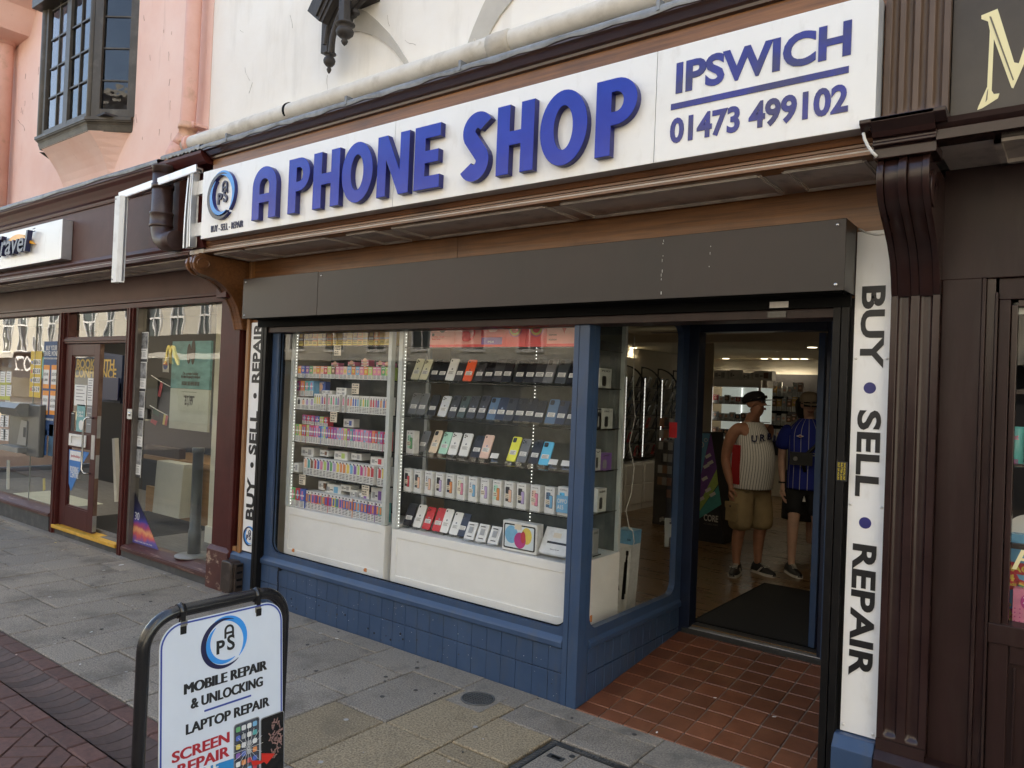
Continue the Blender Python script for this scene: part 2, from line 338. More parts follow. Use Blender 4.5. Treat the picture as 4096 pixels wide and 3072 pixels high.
def stroke(path, w):     # ribbon outline around a centre line
    L, R = [], []
    for i, p in enumerate(path):
        a = Vector(path[max(i - 1, 0)]); b = Vector(path[min(i + 1, len(path) - 1)]); d = (b - a).normalized(); nn = Vector((-d.y, d.x))
        ww = w[i] if isinstance(w, (list, tuple)) else w
        q = Vector(p); L.append(tuple(q + nn * ww / 2)); R.append(tuple(q - nn * ww / 2))
    return L + R[::-1]
ORD = ['first', 'second', 'third', 'fourth', 'fifth', 'sixth', 'seventh', 'eighth', 'ninth', 'tenth', 'eleventh', 'twelfth', 'thirteenth', 'fourteenth', 'fifteenth',
       'sixteenth', 'seventeenth', 'eighteenth', 'nineteenth', 'twentieth']
def nth(i):
    if i < 20: return ORD[i]
    t = {2: 'twenty', 3: 'thirty', 4: 'forty'}[(i + 1) // 10]
    return t + '-' + ORD[(i + 1) % 10 - 1] if (i + 1) % 10 else {'thirty': 'thirtieth', 'forty': 'fortieth'}[t]
XR, ZU, FRONT = Vector((1, 0, 0)), Vector((0, 0, 1)), -1   # right and up on a street-facing surface (normal -Y)
def V(*a): return Vector(a)
# ---------------------------------------------------------------- ground
mb = MB(); mb.box((-30, -30, -.30), (30, 20, -.035), JOINT); mb.build('ground', kind='structure')
def slabs(name, cells, h, m, gap=.010, ch=.007, mfun=None, dz=.002):
    b = MB()
    for (x0, x1, y0, y1) in cells:
        z = random.uniform(-dz, dz); g = gap / 2; a = (x0 + g, x1 - g, y0 + g, y1 - g)
        mm = mfun(x0, x1, y0, y1) if mfun else m
        tx, ty = random.uniform(-dz, dz) * .6, random.uniform(-dz, dz) * .6
        top = [(a[0] + ch, a[2] + ch, z), (a[1] - ch, a[2] + ch, z + tx), (a[1] - ch, a[3] - ch, z + tx + ty), (a[0] + ch, a[3] - ch, z + ty)]
        mid = [(a[0], a[2], z - ch * .8), (a[1], a[2], z - ch * .8), (a[1], a[3], z - ch * .8), (a[0], a[3], z - ch * .8)]
        bot = [(p[0], p[1], -h) for p in mid]
        b.add(top + mid + bot, [(0, 1, 2, 3)] + [(4 + i, 4 + (i + 1) % 4, (i + 1) % 4, i) for i in range(4)] + [(8 + i, 8 + (i + 1) % 4, 4 + (i + 1) % 4, 4 + i) for i in range(4)], mm)
    return b
PX0, PITCH = .148, .412                      # courses run square to the shopfronts
EX0, EX1, EY0, EY1 = .125, .60, -.90, -.415  # hole of the cover
cells = []; edge = []
k0, k1 = -30, 10
for k in range(k0, k1):
    x0, x1 = PX0 + PITCH * k, PX0 + PITCH * (k + 1)
    y = -.115 - random.choice((0, .12, .2, .05)); edge.append((x0, x1, y, -.004))
    while y > -1.652:
        L = random.choice((.62, .62, .62, .45)); y2 = max(y - L, -1.652)
        if y2 - .12 < -1.652: y2 = -1.652
        c = [(x0, x1, y2, y)]
        if x1 > EX0 - .02 and x0 < EX1 + .02 and y > EY0 - .02 and y2 < EY1 + .02:
            c = []
            if y > EY1 + .02: c.append((x0, x1, EY1 + .02, y))
            if y2 < EY0 - .02: c.append((x0, x1, y2, EY0 - .02))
            if x0 < EX0 - .03: c.append((x0, EX0 - .02, max(y2, EY0 - .02), min(y, EY1 + .02)))
            if x1 > EX1 + .03: c.append((EX1 + .02, x1, max(y2, EY0 - .02), min(y, EY1 + .02)))
        cells += c; y = y2
def slabmat(x0, x1, y0, y1):
    xm, ym = (x0 + x1) / 2, (y0 + y1) / 2
    return SLABY if (-.95 < xm < .12 and -1.35 < ym < -.22 and random.random() < .8) else SLAB
b = slabs('pavement', cells, .03, SLAB, mfun=slabmat)
b2 = slabs('x', edge, .03, EDGEC, gap=.004, ch=.003)
o = len(b.v); b.v += b2.v
for f, m_, s_ in zip(b2.f, b2.mi, b2.sm): b.f.append([o + i for i in f]); b.mi.append(b._m(EDGEC)); b.sm.append(s_)
b.build('pavement', kind='structure')
# edging bricks, dished gutter, edging bricks
cells = []; x = -14
while x < 4: w = .213; cells.append((x, x + w, -1.765, -1.655)); cells.append((x + .07, x + w + .07, -2.09, -1.985)); x += w
slabs('brick_edging', cells, .03, BRICK, gap=.007, ch=.007).build('brick_edging', kind='structure')
b = MB(); x = -14
def dish(t): return -.018 * (1 - (2 * t - 1) ** 2) - .001
while x < 4:
    w = .104; x0, x1 = x + .003, x + w - .003; n = 6; ys = [-1.770 - .2145 * i / n for i in range(n + 1)]
    vs = [(x0, y, dish(i / n)) for i, y in enumerate(ys)] + [(x1, y, dish(i / n)) for i, y in enumerate(ys)]
    vs += [(x0, y, -.034) for y in ys] + [(x1, y, -.034) for y in ys]; m_ = n + 1
    fs = [(i, i + 1, m_ + i + 1, m_ + i) for i in range(n)] + [(i + 1, i, 2 * m_ + i, 2 * m_ + i + 1) for i in range(n)] + [(m_ + i, m_ + i + 1, 3 * m_ + i + 1, 3 * m_ + i) for i in range(n)]
    b.add(vs, fs, BRICKG); x += w
b.build('brick_gutter', kind='structure')
b = MB(); bw, bl = .105, .21          # herringbone roadway
A = radians(45)
for i in range(-66, 67):
    for j in range(-16, 17):
        for (ux, uy, w, h) in ((0, 0, bl, bw), (0, bw, bw, bl)):
            # herringbone lattice vectors (bw,bw) and (2bl,0)
            cx, cy = i * bw + ux + w / 2, 0
            px = i * bw + 2 * j * bl + ux; py = i * bw + uy
            if (ux, uy) == (0, bw): pass
            x0, y0, x1, y1 = px + .003, py + .003, px + w - .003, py + h - .003
            pts = [(x0, y0), (x1, y0), (x1, y1), (x0, y1)]
            q = [(-2.6 + (p[0]) * cos(A) - p[1] * sin(A), -5.0 + p[0] * sin(A) + p[1] * cos(A)) for p in pts]
            if min(p[0] for p in q) < -8 or max(p[0] for p in q) > 3: continue
            if min(p[1] for p in q) < -4.5 or min(p[1] for p in q) > -2.11: continue
            cl = []
            for t in range(len(q)):
                a_, b_ = q[t], q[(t + 1) % len(q)]; ia, ib = a_[1] <= -2.096, b_[1] <= -2.096
                if ia: cl.append(a_)
                if ia != ib: s_ = (-2.096 - a_[1]) / (b_[1] - a_[1]); cl.append((a_[0] + (b_[0] - a_[0]) * s_, -2.096))
            q = cl; nq = len(q)
            if nq < 3: continue
            z = random.uniform(-.0015, .0015); c = .9; mx = sum(p[0] for p in q) / nq; my = sum(p[1] for p in q) / nq
            top = [(mx + (p[0] - mx) * .95, my + (p[1] - my) * .95, z) for p in q]; md = [(p[0], p[1], z - .006) for p in q]; bt = [(p[0], p[1], -.034) for p in q]
            b.add(top + md + bt, [tuple(range(nq))] + [(nq + t, nq + (t + 1) % nq, (t + 1) % nq, t) for t in range(nq)] + [(2 * nq + t, 2 * nq + (t + 1) % nq, nq + (t + 1) % nq, nq + t) for t in range(nq)], BRICK)
b.build('brick_road', kind='structure')
b = MB(); b.box((-30, -30, -.034), (30, -4.5, -.008), mat('far road paving', (.055, .046, .042), .85, .25, scale=20, bump=.3)); b.build('far_road', kind='structure')
# tiled ramp into the lobby
RZ = lambda y: .003 + .135 * max(0, y + .02) / 1.37
b = MB(); b.add([(0, -.02, RZ(-.02) - .006), (1.42, -.02, RZ(-.02) - .006), (1.42, 1.36, RZ(1.36) - .003), (0, 1.36, RZ(1.36) - .003)], [(0, 1, 2, 3)], GROUT)
ty = -.02; tw = .1535; r = 0
while ty < 1.35:
    tx = .004 - (.03 if r == 0 else 0)
    th = .115 if r == 0 else tw
    tx = .004 - random.uniform(.0, .006)
    first = .155
    while tx < 1.41:
        w = tw; x1 = min(tx + w, 1.415); y1 = min(ty + th, 1.352); z0 = random.uniform(-.0008, .0008)
        P_ = lambda x, y, d: (x, y, RZ(y) + d + z0)
        g = .0035; c = .003; X0, X1, Y0, Y1 = max(tx + g, .003), x1 - g, ty + g, y1 - g
        b.add([P_(X0 + c, Y0 + c, .002), P_(X1 - c, Y0 + c, .002), P_(X1 - c, Y1 - c, .002), P_(X0 + c, Y1 - c, .002), P_(X0, Y0, -.004), P_(X1, Y0, -.004), P_(X1, Y1, -.004), P_(X0, Y1, -.004)],
              [(0, 1, 2, 3)] + [(4 + t, 4 + (t + 1) % 4, (t + 1) % 4, t) for t in range(4)], TILE)
        tx += w
    ty += th; r += 1
b.build('tiled_ramp', kind='structure')
FZ = .19
b = MB(); b.box((-3.3, .06, .02), (-.101, 1.40, FZ), WOODF); b.box((-3.3, 1.40, .02), (2.4, 9.6, FZ), WOODF)
b.build('shop_floor', kind='structure')
b = MB(); b.box((-12, .10, .0), (-3.76, 7, .135), CARPET); b.build('carpet_floor', kind='structure')
# ---------------------------------------------------------------- phone shop building
shop = thing('phone_shop', 'white rendered building with the phone shop, oak fascia and blue framed window', 'shop', (-1, 0, 0))
WY = -.25
BX0, BX1 = -3.74, 1.66
b = MB(); b.box((BX0, WY, 3.66), (BX1 + 3.0, .06, 12.5), WHITE_W); b.build('upper_wall', shop)
b = MB(); b.box((BX0 + .02, .06, 2.95), (BX1 + 3.0, 14, 12.5), WHITE_W); b.build('upper_storey', shop)
# grey curved bands raised on the upper wall
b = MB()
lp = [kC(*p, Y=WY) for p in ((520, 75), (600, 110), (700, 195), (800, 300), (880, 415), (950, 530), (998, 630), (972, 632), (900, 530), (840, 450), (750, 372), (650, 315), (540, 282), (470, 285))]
b.prism([(p.x, p.z) for p in lp], WY + .01, WY - .012, BAND, 'y'); b.build('raised_band', shop); b = MB()
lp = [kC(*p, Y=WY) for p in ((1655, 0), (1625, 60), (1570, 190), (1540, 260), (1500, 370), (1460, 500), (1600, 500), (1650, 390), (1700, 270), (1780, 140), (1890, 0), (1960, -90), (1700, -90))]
b.prism([(p.x, p.z) for p in lp], WY + .01, WY - .012, BAND, 'y'); b.build('raised_band', shop)
def cracks(b, spots, y, m, w=.0016):
    for px, py, L, a in spots:
        p = U(px, py, Y=y); pts = [V(p.x, y, p.z)]; 
        for i in range(int(L / .03)): a += random.uniform(-.35, .35); q = pts[-1]; pts.append(V(q.x + .03 * sin(a), y, q.z - .03 * cos(a)))
        b.tube(pts, [w * random.uniform(.4, 1) for _ in pts], m, 5)
random.seed(17); b = MB(); cracks(b, ((980, 270, .16, .2), (1010, 330, .10, -.3), (1310, 300, .24, .15), (1620, 160, .12, .6), (960, 120, .08, 1.0), (1160, 60, .14, .1), (1550, 60, .10, .4)), WY - .001, mat('wall crack', (.34, .31, .27), .9)); b.build('crack', shop)
# fascia, crown moulding, cornice, soffit
FX0, FX1 = -3.40, 1.60
b = MB(); b.prism([(-.395, 2.92), (-.395, 3.612), (-.10, 3.612), (-.10, 2.92)], FX0, FX1, OAK)
b.prism([(-.397, 2.7), (-.401, 2.7), (-.401, 2.7005), (-.397, 2.7005)], -1.21, -1.208, VOID); b.build('fascia_board', shop)
b = MB(); b.prism([(-.395, 3.588), (-.418, 3.592), (-.420, 3.606), (-.440, 3.612), (-.452, 3.622), (-.470, 3.636), (-.492, 3.642), (-.492, 3.662), (-.10, 3.70), (-.10, 3.588)], FX0, FX1, mat('dark oak moulding', (.034, .013, .009), .3, col2=(.055, .022, .015), scale=3, stretch=(.5, 12, 12), coat=.3)); b.build('crown_moulding', shop)
b = MB()
xs = [FX0 - .02 + (FX1 - FX0 + .04) * i / 60 for i in range(61)]
for i in range(60):     # lead lies in wavy laps over the crown
    j = .006 * sin(i * 1.7) + .004 * sin(i * .61 + 1); k = .006 * sin((i + 1) * 1.7) + .004 * sin((i + 1) * .61 + 1)
    q0, q1 = xs[i], xs[i + 1]
    b.add([(q0, -.498, 3.648 + j), (q1, -.498, 3.648 + k), (q1, -.505, 3.668 + k * .6), (q0, -.505, 3.668 + j * .6), (q1, -.495, 3.684), (q0, -.495, 3.684), (q1, WY, 3.735), (q0, WY, 3.735)],
          [(0, 1, 2, 3), (3, 2, 4, 5), (5, 4, 6, 7)], LEAD, True)
for x in (-3.06, -1.66, -.66, .6): b.box((x, -.507, 3.655), (x + .018, -.30, 3.712), LEAD)
b.build('lead_flashing', shop)
b = MB()
b.prism([(-.36, 2.925), (-.425, 2.925), (-.430, 2.905), (-.421, 2.886), (-.412, 2.884), (-.412, 2.879), (-.424, 2.877), (-.424, 2.868), (-.414, 2.866), (-.414, 2.861), (-.431, 2.859), (-.431, 2.850), (-.420, 2.848), (-.420, 2.843), (-.438, 2.841), (-.444, 2.838), (-.444, 2.826), (-.43, 2.822), (-.36, 2.822)], FX0, FX1 - .03, OAKM); b.build('cornice', shop)
b = MB(); b.box((FX0, -.43, 2.826), (FX1 - .03, .0, 2.86), SOFFIT)
px = [-3.30, -2.92, -1.93, -1.52, -.55, -.22, 1.08, 1.45]
def mould(x0, x1):
    y0, y1 = -.385, -.045
    for (a, c) in (((x0, y0), (x1, y0)), ((x0, y1), (x1, y1)), ((x0, y0), (x0, y1)), ((x1, y0), (x1, y1))):
        b.bar((a[0], a[1], 2.822), (c[0], c[1], 2.8225), .030, .007, SOFFIT); b.bar((a[0], a[1], 2.817), (c[0], c[1], 2.817), .014, .006, SOFFIT)
mould(-3.33, -2.98); mould(-2.90, -1.95); mould(-1.72, -1.45); mould(-1.28, -.10); mould(.02, 1.08); mould(1.2, 1.52)
b.build('soffit', shop)
# oak panel over the shutter, uprights at the sides
b = MB(); b.box((FX0, -.004, 2.22), (-1.06, .06, 2.826), OAK); b.box((-1.056, -.004, 2.22), (FX1, .06, 2.826), OAK); b.build('oak_panel', shop)
b = MB(); b.box((-3.405, -.02, .36), (-3.383, .1, 2.826), OAKV); b.box((-3.378, -.04, .36), (-3.342, .1, 2.826), OAKV)
b.build('oak_upright', shop, bevel=.004)
b = MB(); b.box((-3.342, -.012, .36), (-3.07, .14, 2.3), RAIL); b.build('backing_board', shop); b = MB(); b.box((1.33, -.012, .30), (1.60, .14, 2.3), RAIL); b.build('backing_board', shop)
# lintel
b = MB(); b.box((-3.08, -.035, 2.210), (1.40, .14, 2.256), DBROWN); b.box((-3.08, .02, 2.256), (1.40, .14, 2.33), VOID); b.build('lintel', shop, bevel=.003)
# front window frame with rounded corners, stall riser, sill
GX0, GX1, GZ0, GZ1 = -2.985, -.108, .425, 2.30
b = MB(); b.shape([[(-3.10, .34), (-.05, .34), (-.05, 2.30), (-3.10, 2.30)], rrect(GX0, GZ0, GX1, GZ1, .085)], V(0, .055, 0), XR, ZU, BLUEP, .045)
b.build('front_frame', shop)
b = MB()
sp = [(-.008, .316), (-.016, .322), (-.016, .350), (-.010, .360), (.012, .385), (.03, .385), (.03, .316)]
b.prism(sp, -3.09, -.112, BLUEP); b.build('window_sill', shop, bevel=.004)
b = MB(); b.box((-3.10, .012, 0), (-.06, .10, .33), BLUEP)
x = -3.09; i = 0
while x < -.12:
    w = random.choice((.115, .12, .125)); x1 = min(x + w, -.112)
    b.box((x + .0013, random.uniform(-.001, .001), .170 + .003), (x1 - .0013, .05, .319), BLUEP)
    b.box((x + .0013, random.uniform(-.001, .001), -.02), (x1 - .0013, .05, .168), BLUEP); x = x1; i += 1
b.build('stall_riser', shop, bevel=.0016)
random.seed(31); b = MB()
for i in range(70):
    x, z, r = random.uniform(-3.0, -.13), random.uniform(.02, .31), random.uniform(.0008, .0022); b.lathe((x, .0, z), [(r, 0), (r, .0024)], PAPER, 6, (0, -1, 0), False)
for i in range(26):
    x, z, r = random.uniform(-3.0, -.13), random.uniform(.0, .12), random.uniform(.003, .009); b.lathe((x, .0, z), [(r, 0), (r, .0016)], random.choice((GREYB, MATS['dark joint'])), 7, (0, -1, 0), False)
b.build('paint_speck', shop)
b = MB(); b.box((-.108, -.014, -.02), (-.072, .10, 2.24), BLUEP); b.box((-.069, -.014, -.02), (-.002, .10, 2.24), BLUEP); b.box((-.104, -.008, -.02), (-.004, .098, 2.235), NAVYP); b.build('corner_post', shop, bevel=.003)
b = MB(); b.box((GX0 - .03, .040, GZ0 - .03), (GX1 + .03, .048, GZ1), GLASS_S); b.build('window_glass', shop)
b = MB(); loop = [(GX0 + .004, 2.25)] + arc(GX0 + .087, GZ0 + .087, .083, 180, 270, 8) + arc(GX1 - .087, GZ0 + .087, .083, 270, 360, 8) + [(GX1 - .004, 2.25)]; b.tube([(p[0], .031, p[1]) for p in loop], .005, VOID, 6); b.build('glazing_seal', shop)
# the window's side return into the lobby
b = MB(); b.shape([[(.06, .34), (1.36, .34), (1.36, 2.40), (.06, 2.40)], rrect(.102, .425, 1.255, 2.32, .085)], V(-.045, 0, 0), V(0, 1, 0), ZU, BLUEP, .045); b.build('side_frame', shop)
b = MB(); b.prism([(.008, .316), (.016, .322), (.016, .350), (.010, .360), (-.012, .385), (-.03, .385), (-.03, .316)], 0, 1, BLUEP, 'y'); 
for v in b.v: v.y = .102 + v.y * 1.245
b.build('side_sill', shop, bevel=.004)
b = MB(); b.box((-.10, .06, 0), (-.012, 1.36, .33), BLUEP); y = .102
while y < 1.34:
    y1 = min(y + .099, 1.348); zc = .17
    b.box((-.05, y + .002, zc + .003), (random.uniform(-.001, .003), y1 - .002, .319), BLUEP); b.box((-.05, y + .002, -.02), (random.uniform(-.001, .003), y1 - .002, zc - .003), BLUEP); y = y1
b.build('side_stall_riser', shop, bevel=.0022)
b = MB(); b.box((-.040, .08, .40), (-.032, 1.28, 2.34), GLASS_S); b.build('side_glass', shop)
# door frame
b = MB(); b.box((-.02, 1.352, .10), (.075, 1.47, 2.50), NAVYP); b.box((.945, 1.36, .10), (.968, 1.47, 2.50), NAVYP); b.box((.968, 1.352, .10), (1.03, 1.47, 2.50), BLUEP); b.box((.075, 1.36, 2.285), (.945, 1.47, 2.50), NAVYP); b.box((1.03, 1.36, 0), (1.42, 1.47, 2.5), BLUEP)
b.box((.02, 1.345, .135), (1.0, 1.50, .172), IRONB); b.box((.0, 1.401, .15), (1.02, 1.49, .1915), IRONB); b.box((.03, 1.352, .172), (1.0, 1.40, .182), GALV)
b.build('door_frame', shop, bevel=.004)
b = MB(); hx, hy = .882, 1.47; dx, dy = .24, .97
def leaf(t0, t1, z0, z1, w, m): b.bar((hx + dx * t0, hy + dy * t0, (z0 + z1) / 2), (hx + dx * t1, hy + dy * t1, (z0 + z1) / 2), w, z1 - z0, m)
leaf(0, .022, .2, 2.28, .045, BLUEP); leaf(.022, .09, .2, 2.28, .043, NAVYP); leaf(.80, .89, .2, 2.28, .045, NAVYP); leaf(.09, .80, .2, .42, .043, NAVYP); leaf(.09, .80, 2.16, 2.28, .043, NAVYP)
b.build('open_door', shop, bevel=.003)
b = MB(); leaf(.09, .80, .42, 2.16, .008, GLASS_S); b.build('door_glass', shop)
# walls, ceiling
b = MB(); b.box((-3.36, .10, 0), (-3.26, 9.6, 2.96), INW); b.box((2.3, .10, 0), (2.4, 9.6, 2.96), INW); b.box((-3.36, 9.5, 0), (2.4, 9.6, 2.96), INW); b.box((1.34, .06, 0), (1.44, 1.36, 2.96), INW); b.box((1.40, 1.36, 0), (2.4, 1.47, 2.96), INW); b.build('interior_wall', shop)
CZ = 2.56
b = MB(); b.box((-3.3, 1.47, CZ), (2.36, 9.55, CZ + .2), CEIL); b.box((-3.3, .12, 2.46), (2.36, 1.47, 2.7), CEIL); b.box((-3.26, 3.62, 2.40), (2.3, 3.78, CZ), CEIL); b.build('ceiling', shop)
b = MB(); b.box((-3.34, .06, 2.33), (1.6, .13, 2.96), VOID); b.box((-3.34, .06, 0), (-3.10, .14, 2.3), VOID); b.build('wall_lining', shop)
# pillar inside
b = MB(); b.box((-1.62, 4.9, FZ), (-1.40, 5.2, CZ), INW); b.build('interior_pillar', shop)
# roller shutter
sh = thing('roller_shutter', 'brown steel roller shutter box with black guide rails around the phone shop front', 'shutter', (-1, 0, 2.3))
b = MB(); b.box((-3.192, -.208, 2.312), (-2.24, -.01, 2.634), SHUT, skip=('bottom',)); b.box((-2.2385, -.207, 2.3125), (1.421, -.01, 2.632), SHUT, skip=('bottom',)); b.build('shutter_box', sh, bevel=.003)
b = MB(); b.box((-3.19, -.200, 2.318), (1.42, -.02, 2.34), VOID); b.box((-3.19, -.06, 2.256), (1.415, -.035, 2.325), VOID)  # black boxes stand in for the unlit hollow below the box
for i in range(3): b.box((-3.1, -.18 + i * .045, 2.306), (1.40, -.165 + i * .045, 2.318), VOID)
b.box((-3.12, -.030, 2.235), (1.38, -.0, 2.27), DBROWN)
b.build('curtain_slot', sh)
def rail(x0, x1):
    b = MB(); xm = x0 + (x1 - x0) * .5; b.box((x0, -.052, 0), (xm - .002, .07, 2.312), RAIL); b.box((xm + .002, -.050, 0), (x1, .07, 2.312), RAIL); b.box((xm - .01, -.03, 0), (xm + .01, .06, 2.31), VOID); b.build('guide_rail', sh, bevel=.002)
rail(-3.150, -3.078); rail(1.338, 1.408)
b = MB()
for (x, z) in ((-3.155, 2.605), (-3.155, 2.335), (1.385, 2.605), (1.385, 2.338), (-2.2, 2.60)):
    b.lathe((x, -.2085, z), [(.009, 0), (.009, .002), (.006, .005), (.001, .0062)], STEEL, 10, (0, -1, 0))
each(b, 'screw', sh)
b = MB()
random.seed(3)
for x in (.535, .79):
    z = 2.615
    while z > 2.34:
        if random.random() < (.6 if x < .6 else .25): xx = x + random.uniform(-.003, .003) + .02 * (z - 2.5); b.box((xx, -.2092, z), (xx + random.uniform(.0012, .0032), -.2078, z - random.uniform(.003, .016)), PAPER)
        z -= random.uniform(.006, .022)
b.build('paint_fleck', sh)
tag(MB().box((1.045, -.062, 2.262), (1.135, -.050, 2.292), mat('crumpled foil tape', (.5, .47, .44), .35, .2, metal=.5, bump=1.0, bscale=60)).build('foil_tape'), 'crumpled silvery tape stuck under the shutter box above the door', 'tape')
tag(MB().box((1.03, -.043, 2.217), (1.12, -.036, 2.247), mat('clear grey tape', (.05, .045, .042), .2, .1)).build('grey_tape'), 'small square of grey tape stuck on the lintel above the door', 'tape')
# lobby step edge trim
# base blocks under the side boards
b = MB(); b.prism([(.08, 0), (-.045, 0), (-.045, .335), (-.015, .372), (.08, .372)], -3.48, -3.150, BLUEP); b.build('plinth_block', shop, bevel=.004)
b = MB(); b.prism([(.08, 0), (-.105, 0), (-.105, .268), (-.060, .312), (.08, .312)], 1.408, 1.580, BLUEP); b.build('plinth_block', shop, bevel=.004)
# meter box
mt = thing('meter_box', 'brown plastic meter box with rounded top on the blue plinth left of the shutter', 'meter box', (-3.3, -.05, .1))
b = MB(); b.prism(rrect(-3.44, .045, -3.285, .305, .035), -.145, -.045, PLAST, 'y'); b.build('cover', mt, bevel=.012, seg=3)
b = MB(); b.box((-3.283, -.12, .06), (-3.262, -.045, .29), PLAST)
for z in (.09, .15, .21, .265): b.box((-3.262, -.11, z), (-3.250, -.06, z + .02), RAIL)
b.build('hinge_side', mt, bevel=.003)
# cable with gland on stall riser
t = MB(); q = U(1117, 2275, Y=-.012); t.lathe((q.x, -.002, q.z), [(.018, 0), (.018, .008), (.012, .016)], RAIL, 12, (0, -1, 0)); t.tube([(q.x, -.014, q.z), (q.x - .006, -.018, q.z - .02), (q.x - .008, -.016, q.z - .07), (q.x - .004, -.014, q.z - .14), (q.x - .006, -.014, .0)], .005, RAIL, 8)
tag(t.build('cable'), 'short black cable looping from a hole down the blue stall riser', 'cable')
# ---------------------------------------------------------------- signs of the phone shop
def crescent(cx, cy, R, a0, a1, t, n=40, pw=.75, skew=1.0):
    out, inn = [], []
    for i in range(n + 1):
        f = i / n; a = radians(a0 + (a1 - a0) * f); th = max(t * sin(pi * f ** skew) ** pw, .0008)
        out.append((cx + R * cos(a), cy + R * sin(a))); inn.append((cx + (R - th) * cos(a), cy + (R - th) * sin(a)))
    return out + inn[::-1]
def logo_rings(b, c, R, rt, up, d, ma, mb_, sa=None, sb=None):
    c = Vector(c)
    b.plate(crescent(0, 0, R, 62, 312, R * .215), c, rt, up, 0, d, ma, sa)
    b.plate(crescent(R * .02, -R * .02, R * .80, 118, 308, R * .21), c, rt, up, 0, d * 1.03, mb_, sb)
    b.plate(crescent(R * .10, R * .10, R * .97, 122, -52, R * .24, skew=.8), c, rt, up, 0, d * .97, mb_, sb)
def logo_text(b, c, R, rt, up, d, m):
    c = Vector(c); rt = Vector(rt); up = Vector(up)
    def A(w, h, sw): return [[(0, 0), (sw, 0), (sw, h * .3), (w - sw, h * .3), (w - sw, 0), (w, 0), (w, h - w / 2)] + arc(w / 2, h - w / 2, w / 2, 0, 180, 10)[1:-1] + [(0, h - w / 2)],
                             [(sw, h * .3 + sw), (w - sw, h * .3 + sw), (w - sw, h - w / 2)] + arc(w / 2, h - w / 2, w / 2 - sw, 0, 180, 8)[1:-1] + [(sw, h - w / 2)]]
    b.shape(A(.42 * R, .52 * R, .085 * R), c + rt * (-.02 * R) + up * (.16 * R), rt, up, m, d)
    b.text('P', c + rt * (-.36 * R) + up * (-.38 * R), rt, up, .36 * R, .52 * R, m, d, .03)
    b.text('S', c + rt * (.10 * R) + up * (-.34 * R), rt, up, .34 * R, .60 * R, m, d, .02)
YS, YF = -.51, -.515
sg = thing('shop_sign', 'long white fascia sign reading A PHONE SHOP in raised blue letters with phone number', 'sign', (-.9, -.4, 2.9))
b = MB(); ends = [-3.342, -1.16, .62, 1.590]
for i in range(3): b.box((ends[i] + .0008, YS, 2.917), (ends[i + 1] - .0008, -.400, 3.452), SIGN_W, faces={'right': ACRY_SIDE, 'left': ACRY_SIDE, 'bottom': ACRY_SIDE})
b.build('panel', sg, bevel=.003)
KX = 1.0073                                   # measured on the front of deeper letters, carried to these
H, SW, B0 = .376 * KX, .088, 1.8 + (2.967 - 1.8) * KX
def gA(w): 
    r = w / 2; y1, y2 = .118, .182
    return [[(0, 0), (SW, 0), (SW, y1), (w - SW, y1), (w - SW, 0), (w, 0), (w, H - r)] + arc(r, H - r, r, 0, 180, 20)[1:-1] + [(0, H - r)],
            [(SW, y2), (w - SW, y2), (w - SW, H - r)] + arc(r, H - r, r - SW, 0, 180, 14)[1:-1] + [(SW, H - r)]]
def gP(w):
    h2 = .232; r = h2 / 2; t = .068
    rx = min(r, w - SW * .9)
    return [[(0, 0), (SW, 0), (SW, H - h2), (w - rx, H - h2)] + arc(w - rx, H - r, rx, -90, 90, 16, r)[1:-1] + [(w - rx, H), (0, H)],
            [(SW, H - h2 + t), (w - rx, H - h2 + t)] + arc(w - rx, H - r, rx - .076, -90, 90, 12, r - t)[1:-1] + [(w - rx, H - t), (SW, H - t)]]
def gH(w): return [[(0, 0), (SW, 0), (SW, .155), (w - SW, .155), (w - SW, 0), (w, 0), (w, H), (w - SW, H), (w - SW, .232), (SW, .232), (SW, H), (0, H)]]
def gO(w): return [arc(w / 2, H / 2, w / 2, 0, 360, 40, H / 2 + .006)[:-1], arc(w / 2, H / 2, w / 2 - .088, 0, 360, 32, H / 2 - .076)[:-1]]
def gN(w): return [[(0, 0), (SW * .9, 0), (SW * .9, .225), (w - SW * .98, 0), (w, 0), (w, H), (w - SW * .9, H), (w - SW * .9, .150), (SW * .98, H), (0, H)]]
def gE(w): return [[(0, 0), (w, 0), (w, .078), (SW, .078), (SW, .153), (w - .012, .153), (w - .012, .228), (SW, .228), (SW, H - .078), (w, H - .078), (w, H), (0, H)]]
def gS(w):
    t = .092; c1, c2 = H * .725, H * .282; rx = w / 2 - t / 2
    p = arc(w / 2 + .012, c1, rx, 28, 205, 16, H + .005 - t / 2 - c1) + [(w * .5, H * .505)] + arc(w / 2 - .012, c2, rx, 25, -152, 16, c2 + .005 - t / 2)
    return [stroke(p, t)]
for ch, g, x0, x1 in (('A', gA, -2.560, -2.272), ('P', gP, -2.136, -1.903), ('H', gH, -1.866, -1.597), ('O', gO, -1.573, -1.281), ('N', gN, -1.240, -.964), ('E', gE, -.919, -.713),
                      ('S', gS, -.552, -.336), ('H', gH, -.295, -.046), ('O', gO, -.008, .281), ('P', gP, .328, .556)):
    x0, x1 = CC.x + (x0 - CC.x) * KX, CC.x + (x1 - CC.x) * KX
    b = MB(); b.shape(g(x1 - x0), V(x0, YS - .0, B0), XR, ZU, BLUE_L, .042, BLUE_S, bevel=0 if ch == 'S' else .003); b.build('letter', sg)
b = MB(); b.text('IPSWICH', V(.722, YS, 3.224), XR, ZU, .768, .147, BLUE_F, .004, .034); b.build('lettering', sg, label='blue IPSWICH lettering')
b = MB(); b.box((.701, YS - .004, 3.153), (1.484, YS + .001, 3.181), BLUE_F); b.build('underline', sg)
